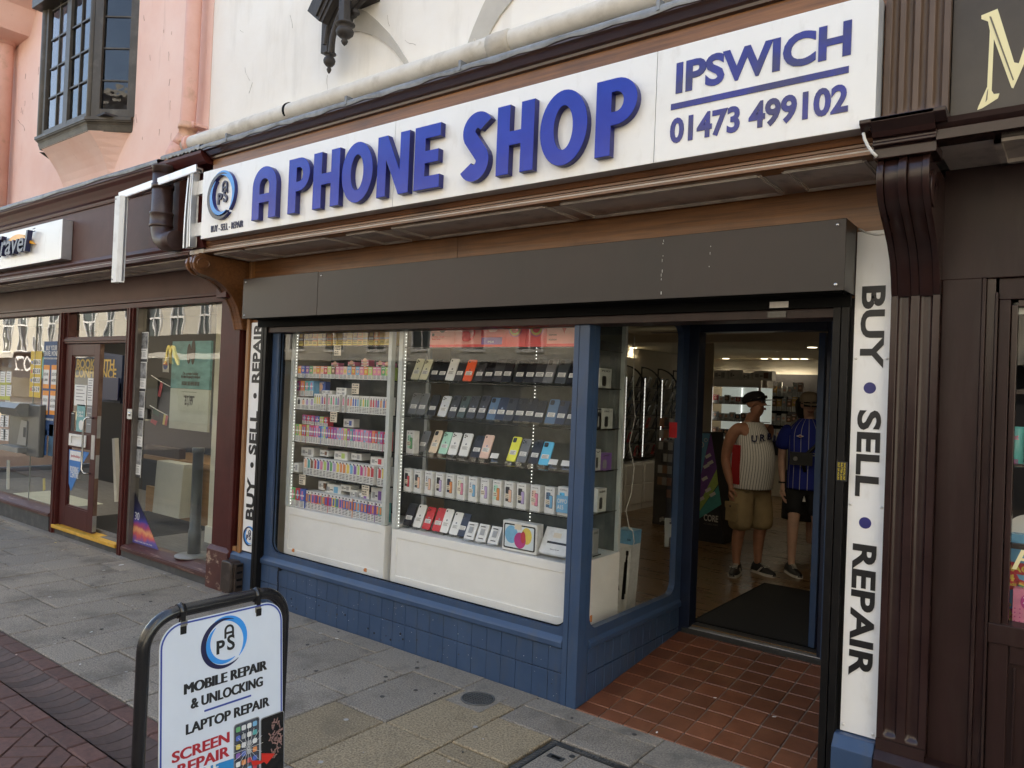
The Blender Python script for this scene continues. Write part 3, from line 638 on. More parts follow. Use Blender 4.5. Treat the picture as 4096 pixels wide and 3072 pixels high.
b = MB(); b.text('01473 499102', V(.701, YS, 2.991), XR, ZU, .785, .121, BLUE_F, .004, .034); b.build('lettering', sg, label='blue phone number 01473 499102')
b = MB(); b.text('BUY - SELL - REPAIR', V(-3.188, YS, 2.955), XR, ZU, .432, .052, NAVY, .006, .0); b.build('lettering', sg, label='small navy BUY - SELL - REPAIR lettering')
RING_D = mat('dark ring face', (.045, .042, .05), .25, .3, scale=9)
b = MB(); logo_rings(b, (-3.040, YS, 3.218), .180, XR, ZU, .03, RING_D, SKYB, BLUE_S, BLUE_S); b.build('logo_ring', sg)
b = MB(); logo_text(b, (-3.045, YS, 3.225), .165, XR, ZU, .012, NAVY); b.build('logo_letters', sg)
# vertical side boards
DOTB = mat('blue printed dot', (.035, .035, .17), .3, .2)
def board(name, x0, x1, z0, z1, y, label):
    t = thing(name, label, 'sign', ((x0 + x1) / 2, y, z0))
    b = MB(); b.box((x0, y, z0), (x1, y + .006, z1), SIGN_W); b.build('panel', t, bevel=.001); return t
yb = -.019
rs = board('side_sign', 1.424, 1.577, .316, 2.605, yb, 'white vertical board reading BUY SELL REPAIR downwards beside the dark pilaster')
def zr(py): return U(1880 * 1.8517 - (py - 640) * .06, py * 1.8517, Y=yb).z
hx0, hx1 = 1.452, 1.552
b = MB()
for wd_, y0, y1 in (('BUY', 618, 795), ('SELL', 886, 1073), ('REPAIR', 1176, 1462)):
    b = MB(); z0, z1 = zr(y0), zr(y1); b.text(wd_, V(hx0, yb, z0), V(0, 0, -1), XR, z0 - z1, hx1 - hx0, BLACK, .003, .03); b.build('lettering', rs)
b = MB()
for y0 in (838, 1129): b.lathe((1.500, yb + .002, zr(y0)), [(.026, 0), (.026, .0035)], DOTB, 24, (0, -1, 0), False)
each(b, 'dot', rs)
b = MB()
for (x, z) in ((1.436, 2.02), (1.566, 2.02), (1.436, 1.35), (1.566, 1.35), (1.436, .345), (1.562, .335)): b.lathe((x, yb + .001, z), [(.0075, 0), (.0075, .002), (.005, .005), (.0005, .006)], PAPER, 12, (0, -1, 0))
b.lathe((1.500, yb + .001, 2.30), [(.006, 0), (.006, .004)], PAPER, 10, (0, -1, 0))
each(b, 'screw_cap', rs)
b = MB(); pts = [kR(*p, Y=yb - .004) for p in ((325, 1266), (370, 1288), (430, 1300), (470, 1292), (498, 1272))]; b.tube(pts, .004, SIGN_W, 8); b.build('loose_cable', rs)
b = MB(); b.tube([kR(*p, Y=-.50) for p in ((350, 735), (358, 770), (378, 812), (400, 842), (424, 866))], .006, PAPER, 8); tag(b.build('cable_end'), 'pale cable end curving off the right end of the oak cornice', 'cable')
ls = board('side_sign', -3.336, -3.152, .384, 2.30, yb, 'white vertical board reading BUY SELL REPAIR upwards with round logo beside the black rail')
def zl(x, y): return U(x * .8136, 1050 + y * .8136, Y=yb).z
xa, xb = -3.298, -3.188
b = MB()
for wd_, y0, y1 in (('BUY', 1268, 1064), ('SELL', 944, 730), ('REPAIR', 591, 288)):
    z0, z1 = zl(1240, y0), zl(1260, y1)
    if wd_ == 'REPAIR': z1 = z0 + (zl(1265, 364) - z0) * 6 / 4.62
    b = MB(); b.text(wd_, V(xb, yb, z0), ZU, V(-1, 0, 0), z1 - z0, xb - xa, BLACK, .003, .03); b.build('lettering', ls)
b = MB()
for x, y in ((1255, 998), (1268, 656)): b.lathe((-3.243, yb + .002, zl(x, y)), [(.024, 0), (.024, .0035)], BLACK, 20, (0, -1, 0), False)
each(b, 'dot', ls)
b = MB(); cz = zl(1237, 1350); logo_rings(b, (-3.243, yb, cz), .080, XR, ZU, .003, NAVY, SKYB); logo_text(b, (-3.248, yb, cz), .08, XR, ZU, .003, NAVY); b.build('logo', ls)
b = MB()
for (x, z) in ((-3.325, 2.15), (-3.325, 1.60), (-3.325, 1.05), (-3.325, .62), (-3.163, .40)): b.lathe((x, yb + .001, z), [(.006, 0), (.006, .002), (.0005, .005)], PAPER, 10, (0, -1, 0))
each(b, 'screw_cap', ls)
# bird-dropped scuffs on the right board are in the vinyl; sticker of the shutter firm on the rail
st = thing('rail_sticker', 'small black and yellow sticker on the black shutter rail by the door', 'sticker', (1.37, -.052, 1.2))
q = U(2300 + 1180 * .9039, 1200 + 758 * .9039, Y=-.054)
b = MB(); b.box((q.x - .024, -.0535, q.z - .045), (q.x + .024, -.0518, q.z + .045), BLACK); b.build('backing', st)
b = MB(); yl = mat('yellow print', lin((.78, .68, .15)), .5)
for i, w in enumerate(('OUT OF HOURS', 'SHUTTER CARE', '24 HOUR CALL OUT')): b.text(w, V(q.x - .018 + i * .013, -.0535, q.z + .04), V(0, 0, -1), XR, .08, .008, yl, .001, .01)
b.build('print', st)
# ---------------------------------------------------------------- pipes
pp = thing('drain_pipe', 'long weathered white pipe lying on the lead above the shop sign', 'pipe', (-1, -.36, 3.8))
PY = -.365; R_ = .064
def pz(x): return 3.812 - (x + .3) * .0
b = MB(); b.tube([(x, PY, 3.812 + .0045 * min(0, x)) for x in [-3.88 + i * .25 for i in range(24)]], R_, PIPEW, 20); b.build('pipe', pp)
b = MB(); xc = U(2015, 185, Y=PY).x; b.tube([(xc - .09, PY, 3.806), (xc - .085, PY, 3.806), (xc - .03, PY, 3.806), (xc, PY, 3.806), (xc + .05, PY, 3.806), (xc + .07, PY, 3.806)], [R_ + .002, R_ + .010, R_ + .013, R_ + .011, R_ + .012, R_ + .002], mat('wrapped joint', (.50, .45, .38), .7, .15, bump=1.2, bscale=30), 20); b.build('coupling', pp)
b = MB(); xs_ = U(1160, 470, Y=PY).x; b.tube([(xs_ - .012, PY, 3.806), (xs_ + .012, PY, 3.806)], R_ + .003, VOID, 20); b.build('strap', pp)
b = MB(); 
for i in range(5): b.text('O 1 1 0'[i], V(-.62 + i * .02, PY - R_ + .0, 3.84 - i * .012), XR, ZU, .018, .018, PIPEW, .002) if 'O 1 1 0'[i] != ' ' else None
b.v and b.build('embossed_mark', pp)
pk = thing('downpipe', 'pink painted downpipe with rusty collar bending down beside the white wall', 'pipe', (-3.95, -.36, 3.75))
b = MB(); cx = U(1082 * .6931, 600 * .6931, Y=-.36).x
b.tube([(cx + .06, -.36, 9), (cx + .03, -.36, 4.25), (cx + .01, -.36, 3.93), (cx + .012, -.363, 3.87), (cx + .03, -.365, 3.825), (cx + .07, -.366, 3.80), (cx + .13, -.366, 3.795)], .064, PIPEP, 18); b.build('pipe', pk)
b = MB()
zt = U(1070 * .6931, 690 * .6931, Y=-.42).z; zb = U(1070 * .6931, 812 * .6931, Y=-.42).z
b.tube([(cx + .02, -.362, zb + .0), (cx + .02, -.362, zb + .02), (cx + .02, -.362, zb + .021), (cx + .025, -.362, zt - .06), (cx + .025, -.362, zt - .059), (cx + .028, -.362, zt - .025), (cx + .028, -.362, zt - .024), (cx + .03, -.362, zt)], [.077, .077, .069, .069, .079, .079, .071, .071], mat('rusty pink pipe', (.62, .33, .20), .65, col2=(.76, .46, .34), scale=9, bump=.3, dirt=(.40, .21, .10), dscale=9, damt=.7, dthr=.5), 18); b.build('collar', pk)
b = MB(); b.tube([(cx + .07, -.366, 3.797), (cx + .12, -.366, 3.795)], .074, PIPEP, 18); b.tube([(cx - .03, -.40, 3.80), (cx - .07, -.42, 3.72), (cx - .09, -.42, 3.62)], .070, PIPEP, 18)
b.tube([(cx + .02, -.38, 3.87), (cx - .03, -.40, 3.80)], .062, PIPEP, 16); b.build('branch', pk)
b = MB(); b.box((cx + .06, -.36, zt - .05), (cx + .17, -.27, zt - .03), PIPEP); b.lathe((cx + .13, -.375, zt - .06), [(.012, 0), (.012, .05)], PIPEP, 8, (0, 0, 1)); b.build('bracket', pk)
pb = thing('downpipe', 'brown plastic downpipe with elbow in front of the maroon fascia', 'pipe', (-3.97, -.5, 3.1))
cx = -3.985; yb_ = -.50
b = MB(); b.tube([(cx, yb_, 3.60), (cx, yb_, 3.10), (cx + .008, yb_, 3.04), (cx + .035, yb_, 2.985), (cx + .08, yb_, 2.955), (cx + .14, yb_, 2.945), (cx + .26, yb_, 2.945)], .083, PIPEB, 20)
b.build('pipe', pb)
b = MB(); b.tube([(cx, yb_, 3.53), (cx, yb_, 3.575), (cx, yb_, 3.58), (cx, yb_, 3.595)], [.088, .088, .094, .094], PIPEB, 20); b.tube([(cx, yb_, 3.40), (cx, yb_, 3.44)], .090, PIPEB, 20); each(b, 'collar', pb); b = MB()
b.tube([(cx, yb_, 3.075), (cx, yb_, 3.08), (cx, yb_, 3.10), (cx, yb_, 3.105), (cx, yb_, 3.18), (cx, yb_, 3.185), (cx, yb_, 3.20)], [.09, .095, .095, .09, .09, .096, .096], PIPEB, 20); b.build('collar', pb)
pl = thing('downpipe', 'pink painted downpipe at the far left edge of the pink wall', 'pipe', (-8.1, -.36, 4))
q = U(45 * .6931, 600 * .6931, Y=-.33)
b = MB(); b.tube([(q.x - .05, -.36, 9), (q.x - .05, -.36, 3.5)], .085, PIPEP, 16); z5 = U(30 * .6931, 225 * .6931, Y=-.4).z; b.tube([(q.x - .05, -.36, z5 - .05), (q.x - .05, -.36, z5), (q.x - .05, -.36, z5 + .03), (q.x - .05, -.36, z5 + .25), (q.x - .05, -.36, z5 + .30)], [.1, .1, .12, .14, .15], PIPEP, 16); b.build('pipe', pl)
# ---------------------------------------------------------------- carved dark timber ornament over the white wall
co = thing('carved_bracket', 'dark carved timber bracket with turned pendants hanging on the white wall', 'carving', (-2.1, -.3, 4.1))
def pendant(px, py_top, py_bot, y, w):
    a = kC(*py_top, Y=y); c = kC(*py_bot, Y=y); h = a.z - c.z; x = c.x
    prof = [(.30, 1), (.52, .97), (.55, .92), (.40, .88), (.30, .80), (.42, .74), (.50, .62), (.46, .50), (.30, .38), (.12, .32), (.16, .27), (.20, .20), (.14, .10), (.01, 0)]
    b.lathe((x, y, c.z), [(r * w, t * h) for r, t in reversed(prof)], TIMBER, 16)
b = MB(); yl_ = -.37; ym = -.50
pendant(0, (255, 470), (255, 655), yl_, .085); b.build('pendant', co); b = MB(); pendant(0, (398, 205), (392, 408), ym, .12); b.build('pendant', co)
b = MB()
P_ = lambda x, y, Y: kC(x, y, Y=Y)
b.bar(P_(245, 480, yl_), P_(260, 120, yl_), .07, .07, TIMBER, (0, 1, 0)); b.bar(P_(260, 150, yl_), P_(330, -120, yl_), .08, .08, TIMBER, (0, 1, 0))
b.bar(P_(392, 215, ym), P_(400, -200, ym), .055, .055, TIMBER, (0, 1, 0))
def curved(pts, Y, w): b.tube([P_(x, y, Y) for x, y in pts], w, TIMBER, 8)
curved([(275, 470), (290, 330), (320, 220), (360, 120), (390, 60), (400, -60)], -.44, .022)
curved([(225, 400), (245, 250), (290, 150), (345, 70)], -.40, .018)
curved([(430, 200), (445, 150), (480, 125), (495, 105), (480, 80), (500, 40), (540, 0), (600, -60)], -.42, .026)
curved([(405, 190), (425, 110), (470, 30), (540, -50)], -.45, .018)
b.lathe(P_(490, 118, -.42) - V(0, 0, .02), [(.005, 0), (.03, .015), (.03, .035), (.01, .05)], TIMBER, 10)
b.bar(P_(180, 175, -.42), P_(330, -150, -.42), .17, .13, TIMBER, (0, 1, 0)); b.bar(P_(150, 140, -.47), P_(290, -180, -.47), .06, .06, TIMBER, (0, 1, 0)); b.bar(P_(205, 200, -.45), P_(370, -150, -.45), .05, .05, TIMBER, (0, 1, 0))
b.box((P_(280, 0, -.4).x, -.46, P_(300, 40, -.4).z), (P_(560, 0, -.4).x, WY, 4.95), TIMBER)
b.build('frame', co, bevel=.004)
# ---------------------------------------------------------------- scroll consoles and the dark shop on the right
def console(name, x0, x1, m, label, prof, z_end, cat='bracket'):
    pass
RS0 = 1.592
right = thing('sweet_shop', 'dark brown painted shopfront with cream lettered fascia at the right edge', 'shop', (2.5, 0, 0))
# scroll outline in (y,z): front face of the S-curved bracket
def scroll_profile(zt, zb, proj, back=0.02):
    f = [(-proj * .985, zt), (-proj * 1.02, zt - .03), (-proj * 1.03, zt - .07), (-proj * 1.0, zt - .12), (-proj * .93, zt - .165), (-proj * .80, zt - .205), (-proj * .62, zt - .25), (-proj * .45, zt - .30), (-proj * .31, zt - .36), (-proj * .22, zt - .43), (-proj * .17, zt - .50), (-proj * .15, zb)]
    return f + [(back, zb), (back, zt)]
pilr = thing('pilaster', 'dark glossy fluted pilaster with scroll console between the two shops', 'pilaster', (1.69, -.05, 0))
PX0_, PX1_ = 1.585, 1.775
f = scroll_profile(2.80, 2.29, .43)
b = MB(); w = PX1_ - PX0_
segs = [(0, .13, 1.0), (.14, .41, .975), (.42, .58, 1.015), (.59, .86, .975), (.87, 1.0, 1.0)]
for s0, s1, k in segs:
    prof = [(y * k if y < 0 else y, z) for y, z in f]
    b.prism(prof, PX0_ + w * s0, PX0_ + w * s1, DARKM, smooth=True)
b.prism([(y * .9 if y < 0 else y, z) for y, z in f], PX0_ + .002, PX1_ - .002, DARKM)
for sx in (PX1_ + .0005,): b.lathe((sx, -.335, 2.685), [(.075, 0), (.075, .006), (.055, .012), (.05, .008), (.02, .012), (.001, .016)], DARKM, 20, (1, 0, 0))
ob = b.build('console', pilr)
m_ = ob.modifiers.new('b', 'BEVEL'); m_.width = .006; m_.segments = 2; m_.limit_method = 'ANGLE'; m_.angle_limit = radians(50)
def fluted(b, x0, x1, y, yb, z0, z1, cs, hw, dep, m, n=96, pad=.03, top=True):
    w = x1 - x0; rows = [(z0, 0), (z0 + pad * .5, 0), (z0 + pad * .7, .55), (z0 + pad, .85), (z0 + pad * 1.5, 1), (z1 - pad * 1.5, 1), (z1 - pad, .85), (z1 - pad * .7, .55), (z1 - pad * .5, 0), (z1, 0)]; vs = []
    if not top: rows = rows[:5] + [(z1, 1)]
    for z, k in rows:
        for i in range(n + 1):
            u = i / n; d = min(abs(u - c) for c in cs) / hw; vs.append((x0 + w * u, y + (dep * k * (1 - d * d) ** .5 if d < 1 else 0), z))
    fs = [(r * (n + 1) + i, r * (n + 1) + i + 1, (r + 1) * (n + 1) + i + 1, (r + 1) * (n + 1) + i) for r in range(len(rows) - 1) for i in range(n)]
    b.add(vs, fs, m, True); b.box((x0, y, z0), (x1, yb, z1), m, skip=('front',))
b = MB(); fluted(b, PX0_, PX1_, -.067, .05, .35, 2.295, (.275, .725), .135, .020, DARKM, top=False)
b.box((PX0_, -.080, .30), (PX1_, .05, .349), DARKM)
b.build('shaft', pilr)
b = MB(); b.prism([(.05, 0), (-.115, 0), (-.115, .270), (-.08, .302), (.05, .302)], 1.583, 3.0, DBROWN); b.build('base', pilr, bevel=.004)
b = MB()
b.prism([(-.30, 2.80), (-.452, 2.80), (-.452, 2.842), (-.478, 2.846), (-.478, 2.858), (-.472, 2.860), (-.472, 2.872), (-.49, 2.876), (-.50, 2.895), (-.535, 2.925), (-.535, 2.942), (-.30, 2.952)], 1.575, 1.80, DARKM); 
b.prism([(-.30, 2.90), (-.49, 2.90), (-.535, 2.925), (-.535, 2.942), (-.30, 2.95)], 1.535, 1.838, DARKM)
b.build('capital', pilr, bevel=.003)
b = MB(); fluted(b, 1.60, 1.83, -.43, -.10, 2.95, 3.56, (.16, .385, .61, .835), .066, .020, FLUTE, pad=.05); b.box((1.60, -.43, 3.56), (1.83, -.1, 4.2), FLUTE)
b.build('fluted_block', pilr)
# right fascia
b = MB(); b.box((1.835, -.395, 2.92), (6, .0, 4.2), MFASC); b.build('fascia_board', right)
MCR = mat('cream sign paint', lin((.93, .89, .70)), .5, .03)
MGR = mat('grey sign line', (.16, .14, .10), .5, .1)
b = MB()
def mp(*pp): return [((lambda q: (q.x, q.z))(kR(x, y, Y=-.397))) for x, y in pp]
M_out = mp((1003, 85), (1093, 48), (1185, 345), (1210, 350), (1300, 85), (1390, 60), (1400, 70), (1370, 100), (1345, 520), (1375, 535), (1360, 560), (1260, 520), (1275, 495), (1285, 250), (1180, 488), (1170, 485), (1072, 215), (1060, 500), (1072, 520), (1103, 516), (1095, 543), (1008, 598), (980, 608), (985, 592), (1035, 480), (1050, 170), (1040, 118), (1003, 105))
b.prism(M_out, -.397, -.3955, MCR, 'y')
ln = mp((1047, 92), (1058, 92), (1183, 440), (1177, 446))
b.prism(ln, -.3985, -.396, MGR, 'y')
ln = mp((1026, 566), (1036, 550), (1041, 490), (1034, 510)); b.prism(ln, -.3985, -.396, MGR, 'y')
b.build('lettering', right, label='cream serif letter M with grey inline')
b = MB()
b.prism([(-.38, 2.92), (-.47, 2.92), (-.465, 2.90), (-.45, 2.885), (-.455, 2.88), (-.455, 2.868), (-.462, 2.866), (-.462, 2.853), (-.470, 2.851), (-.470, 2.838), (-.45, 2.834), (-.38, 2.834)], 1.80, 6, DARKM); b.build('cornice', right)
b = MB(); b.box((1.79, -.44, 2.838), (6, .02, 2.87), SOFFIT)
for (x0, x1, y0, y1) in ((1.98, 6, -.38, -.355), (1.98, 6, -.08, -.055), (1.98, 2.005, -.38, -.055)): b.box((x0, y0, 2.822), (x1, y1, 2.838), SOFFIT)
b.build('soffit', right)
b = MB(); b.box((1.77, -.018, 2.36), (6, .08, 2.84), DBROWN); b.box((1.775, -.016, .30), (1.925, .08, 2.37), DBROWN); b.build('panel_board', right, bevel=.004)
# window joinery
def qx(x, y, Y=0): return kQ(x, y, Y=Y)
b = MB()
b.box((1.925, -.026, .30), (1.939, .08, 2.36), DBROWN); b.box((1.939, -.006, .30), (1.972, .08, 2.36), DARKM); b.box((1.972, -.020, .30), (1.982, .08, 2.30), DBROWN); b.box((1.984, .0, .9), (2.025, .08, 2.27), DBROWN); b.box((2.027, .018, .9), (2.05, .08, 2.25), DARKM)
b.box((1.982, -.0, 2.27), (6, .08, 2.36), DBROWN); b.box((2.05, .018, 2.24), (6, .08, 2.27), DARKM)
b.box((1.982, -.012, .845), (6, .10, .925), DBROWN); b.build('window_frame', right, bevel=.003)
b = MB(); b.box((1.972, .012, .30), (6, .10, .845), DBROWN); b.box((2.06, -.0, .30), (6, .05, .34), DBROWN); b.box((1.985, -.002, .30), (2.055, .05, .845), DBROWN); b.box((2.06, -.002, .77), (6, .05, .845), DBROWN)
b.prism([(2.075, .36), (2.082, .36), (2.082, .755), (2.075, .755)], -.004, .03, DBROWN, 'y'); b.box((2.12, .004, .36), (6, .03, .70), DBROWN); b.build('panelled_riser', right, bevel=.005)
b = MB(); b.box((2.04, .050, .92), (6, .056, 2.26), GLASS_S); b.build('window_glass', right)
b = MB(); b.box((1.9, 1.3, 0), (6, 1.4, 3), INDK); b.box((1.85, .1, 0), (1.9, 1.4, 3), INDK); b.box((1.9, .08, 2.6), (6, 1.4, 2.7), INDK); b.box((1.92, .1, .70), (6, 1.3, .86), mat('wood shelf', (.09, .05, .03), .5, .2, stretch=(1, 8, 8)));  b.build('window_interior', right)
b = MB(); b.box((4.67, .06, 3.0), (8, 14, 12.5), WHITE_W); b.box((2.42, 1.42, 0), (8, 14, 2.94), WHITE_W); b.box((1.7, .08, 2.87), (8, 1.4, 2.94), WHITE_W); b.build('upper_storey', right)
# ---------------------------------------------------------------- travel agency on the left
trav = thing('travel_agency', 'pink rendered building with bay window over a maroon travel agency shopfront', 'shop', (-6, 0, 0))
TX1 = -3.745
b = MB(); b.box((-14, WY - .004, 3.62), (TX1, .06, 12.5), PINK_W); b.build('upper_wall', trav)
b = MB(); b.box((-14, .06, 2.9), (TX1, 14, 12.5), PINK_W); b.box((-14.2, -.2, 0), (-14, 14, 12.5), PINK_W); b.build('upper_storey', trav)
b = MB(); q0 = kA(140, 0, Y=-.45); q1 = kA(80, 160, Y=-.45)
b.prism([(-8.6, q1.z - .05), (q1.x - .1, q1.z), (q1.x + .06, q1.z + .25), (q0.x, q0.z + .1), (q0.x + .1, 6.5), (-8.6, 6.5)], -.62, WY, PINK_W, 'y'); b.build('jetty', trav)
random.seed(23); b = MB(); cracks(b, [(random.uniform(20, 160), random.uniform(100, 560), random.uniform(.04, .12), random.uniform(-.1, .3)) for _ in range(9)] + [(random.uniform(540, 720), random.uniform(20, 560), random.uniform(.04, .12), random.uniform(-.1, .2)) for _ in range(13)] + [(60, 130, .45, 1.2), (70, 480, .3, 1.0)], WY - .005, mat('rusty scratch', (.36, .17, .12), .9), .0026); b.build('crack', trav)
# bay window
PL = [(-6.60, -.25), (-6.58, -.505), (-5.455, -.505), (-5.09, -.25)]
def planloft(b, prof, m, plan=PL, smooth=False):
    n = len(plan); nor = []
    for i in range(n):
        es = []
        if i > 0: e = Vector(plan[i]) - Vector(plan[i - 1]); es.append(Vector((e.y, -e.x)).normalized())
        if i < n - 1: e = Vector(plan[i + 1]) - Vector(plan[i]); es.append(Vector((e.y, -e.x)).normalized())
        a = es[0] if len(es) == 1 else (es[0] + es[1]).normalized(); k = 1 if len(es) == 1 else 1 / max(.3, a.dot(es[0])); nor.append(a * k)
    vs = []; m_ = len(prof)
    for i in range(n):
        for o, z in prof: vs.append((plan[i][0] + nor[i].x * o, plan[i][1] + nor[i].y * o, z))
    fs = []
    for i in range(n - 1):
        for j in range(m_ - 1): fs.append((i * m_ + j, (i + 1) * m_ + j, (i + 1) * m_ + j + 1, i * m_ + j + 1))
    fs.append(tuple(range(m_))); fs.append(tuple((n - 1) * m_ + j for j in range(m_))[::-1])
    b.add(vs, fs, m, smooth)
bay = MB()
planloft(bay, [(-.06, 4.16), (.0, 4.16), (.012, 4.205), (.016, 4.215), (.010, 4.218), (.022, 4.24), (.034, 4.25), (.034, 4.258), (.042, 4.262), (.042, 4.292), (.0, 4.305), (-.06, 4.305)], BAYF)
bay_o = bay.build('bay_window', trav, bevel=.002)
b = MB()
def panel(b, p0, p1, x, z0, z1, w, d=.05, m=BAYF): pass
Zb, Zt = 4.30, 6.0
def post(b, p, w, d, dirv, z0=Zb, z1=Zt):
    dv = Vector((dirv[0], dirv[1], 0)).normalized(); nv = Vector((dv.y, -dv.x, 0)); c = Vector((p[0], p[1], (z0 + z1) / 2)); b.obox(c, dv * w / 2, nv * d / 2, V(0, 0, (z1 - z0) / 2), BAYF)
def bx(px, py): return kA(px, py, Y=-.505).x
# front light: outer posts, centre post, glazing bars
xl, xc0, xc1, xr = bx(236, 500), bx(376, 500), bx(398, 500), bx(516, 400)
b.lathe((PL[1][0] + .01, -.495, Zb), [(.045, 0), (.045, 1.7)], BAYF, 12); 
post(b, (bx(266, 450), -.49), .045, .05, (1, 0)); post(b, ((xc0 + xc1) / 2, -.49), xc1 - xc0 + .01, .055, (1, 0)); post(b, (bx(522, 400), -.49), .024, .05, (1, 0))
b.lathe((PL[2][0] - .005, PL[2][1] + .008, Zb), [(.030, 0), (.030, 1.7)], BAYF, 14)
cd_ = (PL[3][0] - PL[2][0], PL[3][1] - PL[2][1]); cn = math.hypot(*cd_); cu = (cd_[0] / cn, cd_[1] / cn)
def cp(t): return (PL[2][0] + cd_[0] * t, PL[2][1] + cd_[1] * t + .012)
post(b, cp(.12), .06, .05, cu); post(b, cp(.21), .03, .06, cu); post(b, cp(.90), .05, .05, cu); post(b, cp(.97), .05, .06, cu)
b.box((bx(268, 450), -.515, Zb), (bx(524, 400), -.465, 4.345), BAYF)
post(b, cp(.55), .32, .055, cu, 4.30, 4.375)
b.box((PL[1][0] - .06, -.62, kA(300, 10, Y=-.56).z), (bx(415, -40), -.44, kA(300, 10, Y=-.56).z + .12), BAYF)
b.build('window_frame', bay_o, bevel=.003)
b = MB()
zs = [kA(480, y, Y=-.5).z for y in (652, 475, 301, 128, -48)]
for z in zs[1:]: b.box((bx(285, 450), -.505, z - .008), (xc0 + .004, -.482, z + .008), BAYF); b.box((xc1 - .004, -.505, z - .008), (bx(518, 400), -.482, z + .008), BAYF)
for a, c in ((bx(285, 450), xc0), (xc1, bx(518, 400))): m_ = (a + c) / 2; b.box((m_ - .008, -.507, 4.34), (m_ + .008, -.484, Zt), BAYF)
for y in (447, 263, 83, -95):
    z = kA(665, y, Y=-.40).z; p, q = cp(.2), cp(.92); b.bar((p[0], p[1], z), (q[0], q[1], z), .02, .014, BAYF)
b.build('glazing_bar', bay_o)
b = MB(); b.box((bx(285, 450) - .03, -.490, 4.34), (bx(524, 400), -.486, Zt), GLASS_B); p, q = cp(.2), cp(.92); b.bar((p[0], p[1] + .005, 5.15), (q[0], q[1] + .005, 5.15), .004, 1.7, GLASS_B); b.build('pane', bay_o)
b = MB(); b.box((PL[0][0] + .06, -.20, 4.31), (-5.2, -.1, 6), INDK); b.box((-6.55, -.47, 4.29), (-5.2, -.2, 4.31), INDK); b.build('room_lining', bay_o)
b = MB(); rings = []
for i in range(9):
    t = i / 8; k = (1 - t) ** 1.9; z = 4.165 - .50 * t; dx = .10 * t
    rings.append([(PL[0][0] + .05 + dx * 0, WY + .01, z), (PL[1][0] + .05, WY - (.505 - .25) * k - .002, z), (PL[2][0] + .02 - .10 * t, WY - (.505 - .25) * k - .002, z), (PL[3][0] - .02 - .42 * (1 - k) * .8 + .0, WY + .01, z)])
b.loft(rings, PINK_W, True, False); b.build('cove', bay_o)
b = MB(); b.prism([(-.40, kA(225, 870, Y=-.5).z), (-.50, kA(235, 875, Y=-.5).z), (-.30, kA(265, 935, Y=-.45).z)], -6.60, -6.585, BAYF); b.build('side_board', bay_o)
b = MB(); q = kA(428, 610, Y=-.45); b.obox(q, V(.035, .01, .02) * 1.0, V(0, .004, 0), V(-.02, 0, .115), PAPER); b.build('paper_sheet', bay_o)
# fascia and cornice
b = MB(); b.box((-14, -.395, 2.92), (-3.905, .0, 3.50), MARB); b.box((-3.905, -.26, 2.92), (-3.43, 0, 3.60), MAHOG); b.build('fascia_board', trav)
b = MB(); b.prism([(-.395, 3.445), (-.408, 3.448), (-.412, 3.462), (-.400, 3.468), (-.403, 3.485), (-.418, 3.50), (-.430, 3.53), (-.452, 3.575), (-.476, 3.605), (-.482, 3.622), (-.490, 3.626), (-.490, 3.650), (-.10, 3.69), (-.10, 3.445)], -14, -4.06, MAHOG)
b.prism([(-.30, 3.56), (-.43, 3.56), (-.452, 3.575), (-.476, 3.605), (-.490, 3.626), (-.490, 3.650), (-.10, 3.69)], -4.06, -3.43, MAHOG); b.build('crown_moulding', trav)
b = MB()
def lead_run(b, X0, X1, zt, wav=.006):
    n = 50
    for i in range(n):
        q0, q1 = X0 + (X1 - X0) * i / n, X0 + (X1 - X0) * (i + 1) / n; j = wav * sin(i * 1.3) + wav * .6 * sin(i * .47); k = wav * sin((i + 1) * 1.3) + wav * .6 * sin((i + 1) * .47)
        b.add([(q0, -.498, zt - .03 + j), (q1, -.498, zt - .03 + k), (q1, -.506, zt - .006 + k * .6), (q0, -.506, zt - .006 + j * .6), (q1, -.495, zt + .008), (q0, -.495, zt + .008), (q1, WY, zt + .05), (q0, WY, zt + .05)], [(0, 1, 2, 3), (3, 2, 4, 5), (5, 4, 6, 7)], LEAD, True)
lead_run(b, -14, -4.10, 3.672); lead_run(b, -4.04, -3.43, 3.688); b.build('lead_flashing', trav)
b = MB()
b.prism([(-.36, 2.945), (-.405, 2.945), (-.410, 2.932), (-.432, 2.926), (-.436, 2.905), (-.424, 2.884), (-.430, 2.882), (-.430, 2.872), (-.437, 2.870), (-.437, 2.858), (-.444, 2.856), (-.444, 2.844), (-.450, 2.842), (-.450, 2.826), (-.36, 2.822)], -14, -3.62, MAHOG); b.prism([(-.36, 2.93), (-.47, 2.93), (-.455, 2.90), (-.445, 2.87), (-.36, 2.86)], -3.62, -3.40, MAHOG); b.build('cornice', trav)
b = MB(); b.box((-14, -.44, 2.826), (-3.42, .0, 2.86), SOFFIT)
for x0, x1 in ((-9, -7.9), (-7.7, -6.4), (-6.2, -5.2), (-5.0, -3.75)):
    b.box((x0, -.36, 2.812), (x1, -.335, 2.826), SOFFIT); b.box((x0, -.10, 2.812), (x1, -.075, 2.826), SOFFIT); b.box((x0, -.335, 2.814), (x0 + .025, -.10, 2.826), SOFFIT); b.box((x1 - .025, -.335, 2.814), (x1, -.10, 2.826), SOFFIT)
b.build('soffit', trav)
b = MB(); b.box((-14, -.006, 2.585), (-3.42, .09, 2.83), MARB); b.box((-14, -.028, 2.555), (-3.46, .09, 2.584), MAHOG); b.box((-14, -.012, 2.50), (-3.46, .09, 2.553), MAHOG); b.box((-3.60, -.20, 2.50), (-3.45, 0, 2.62), MAHOG); b.build('frieze_board', trav, bevel=.003)
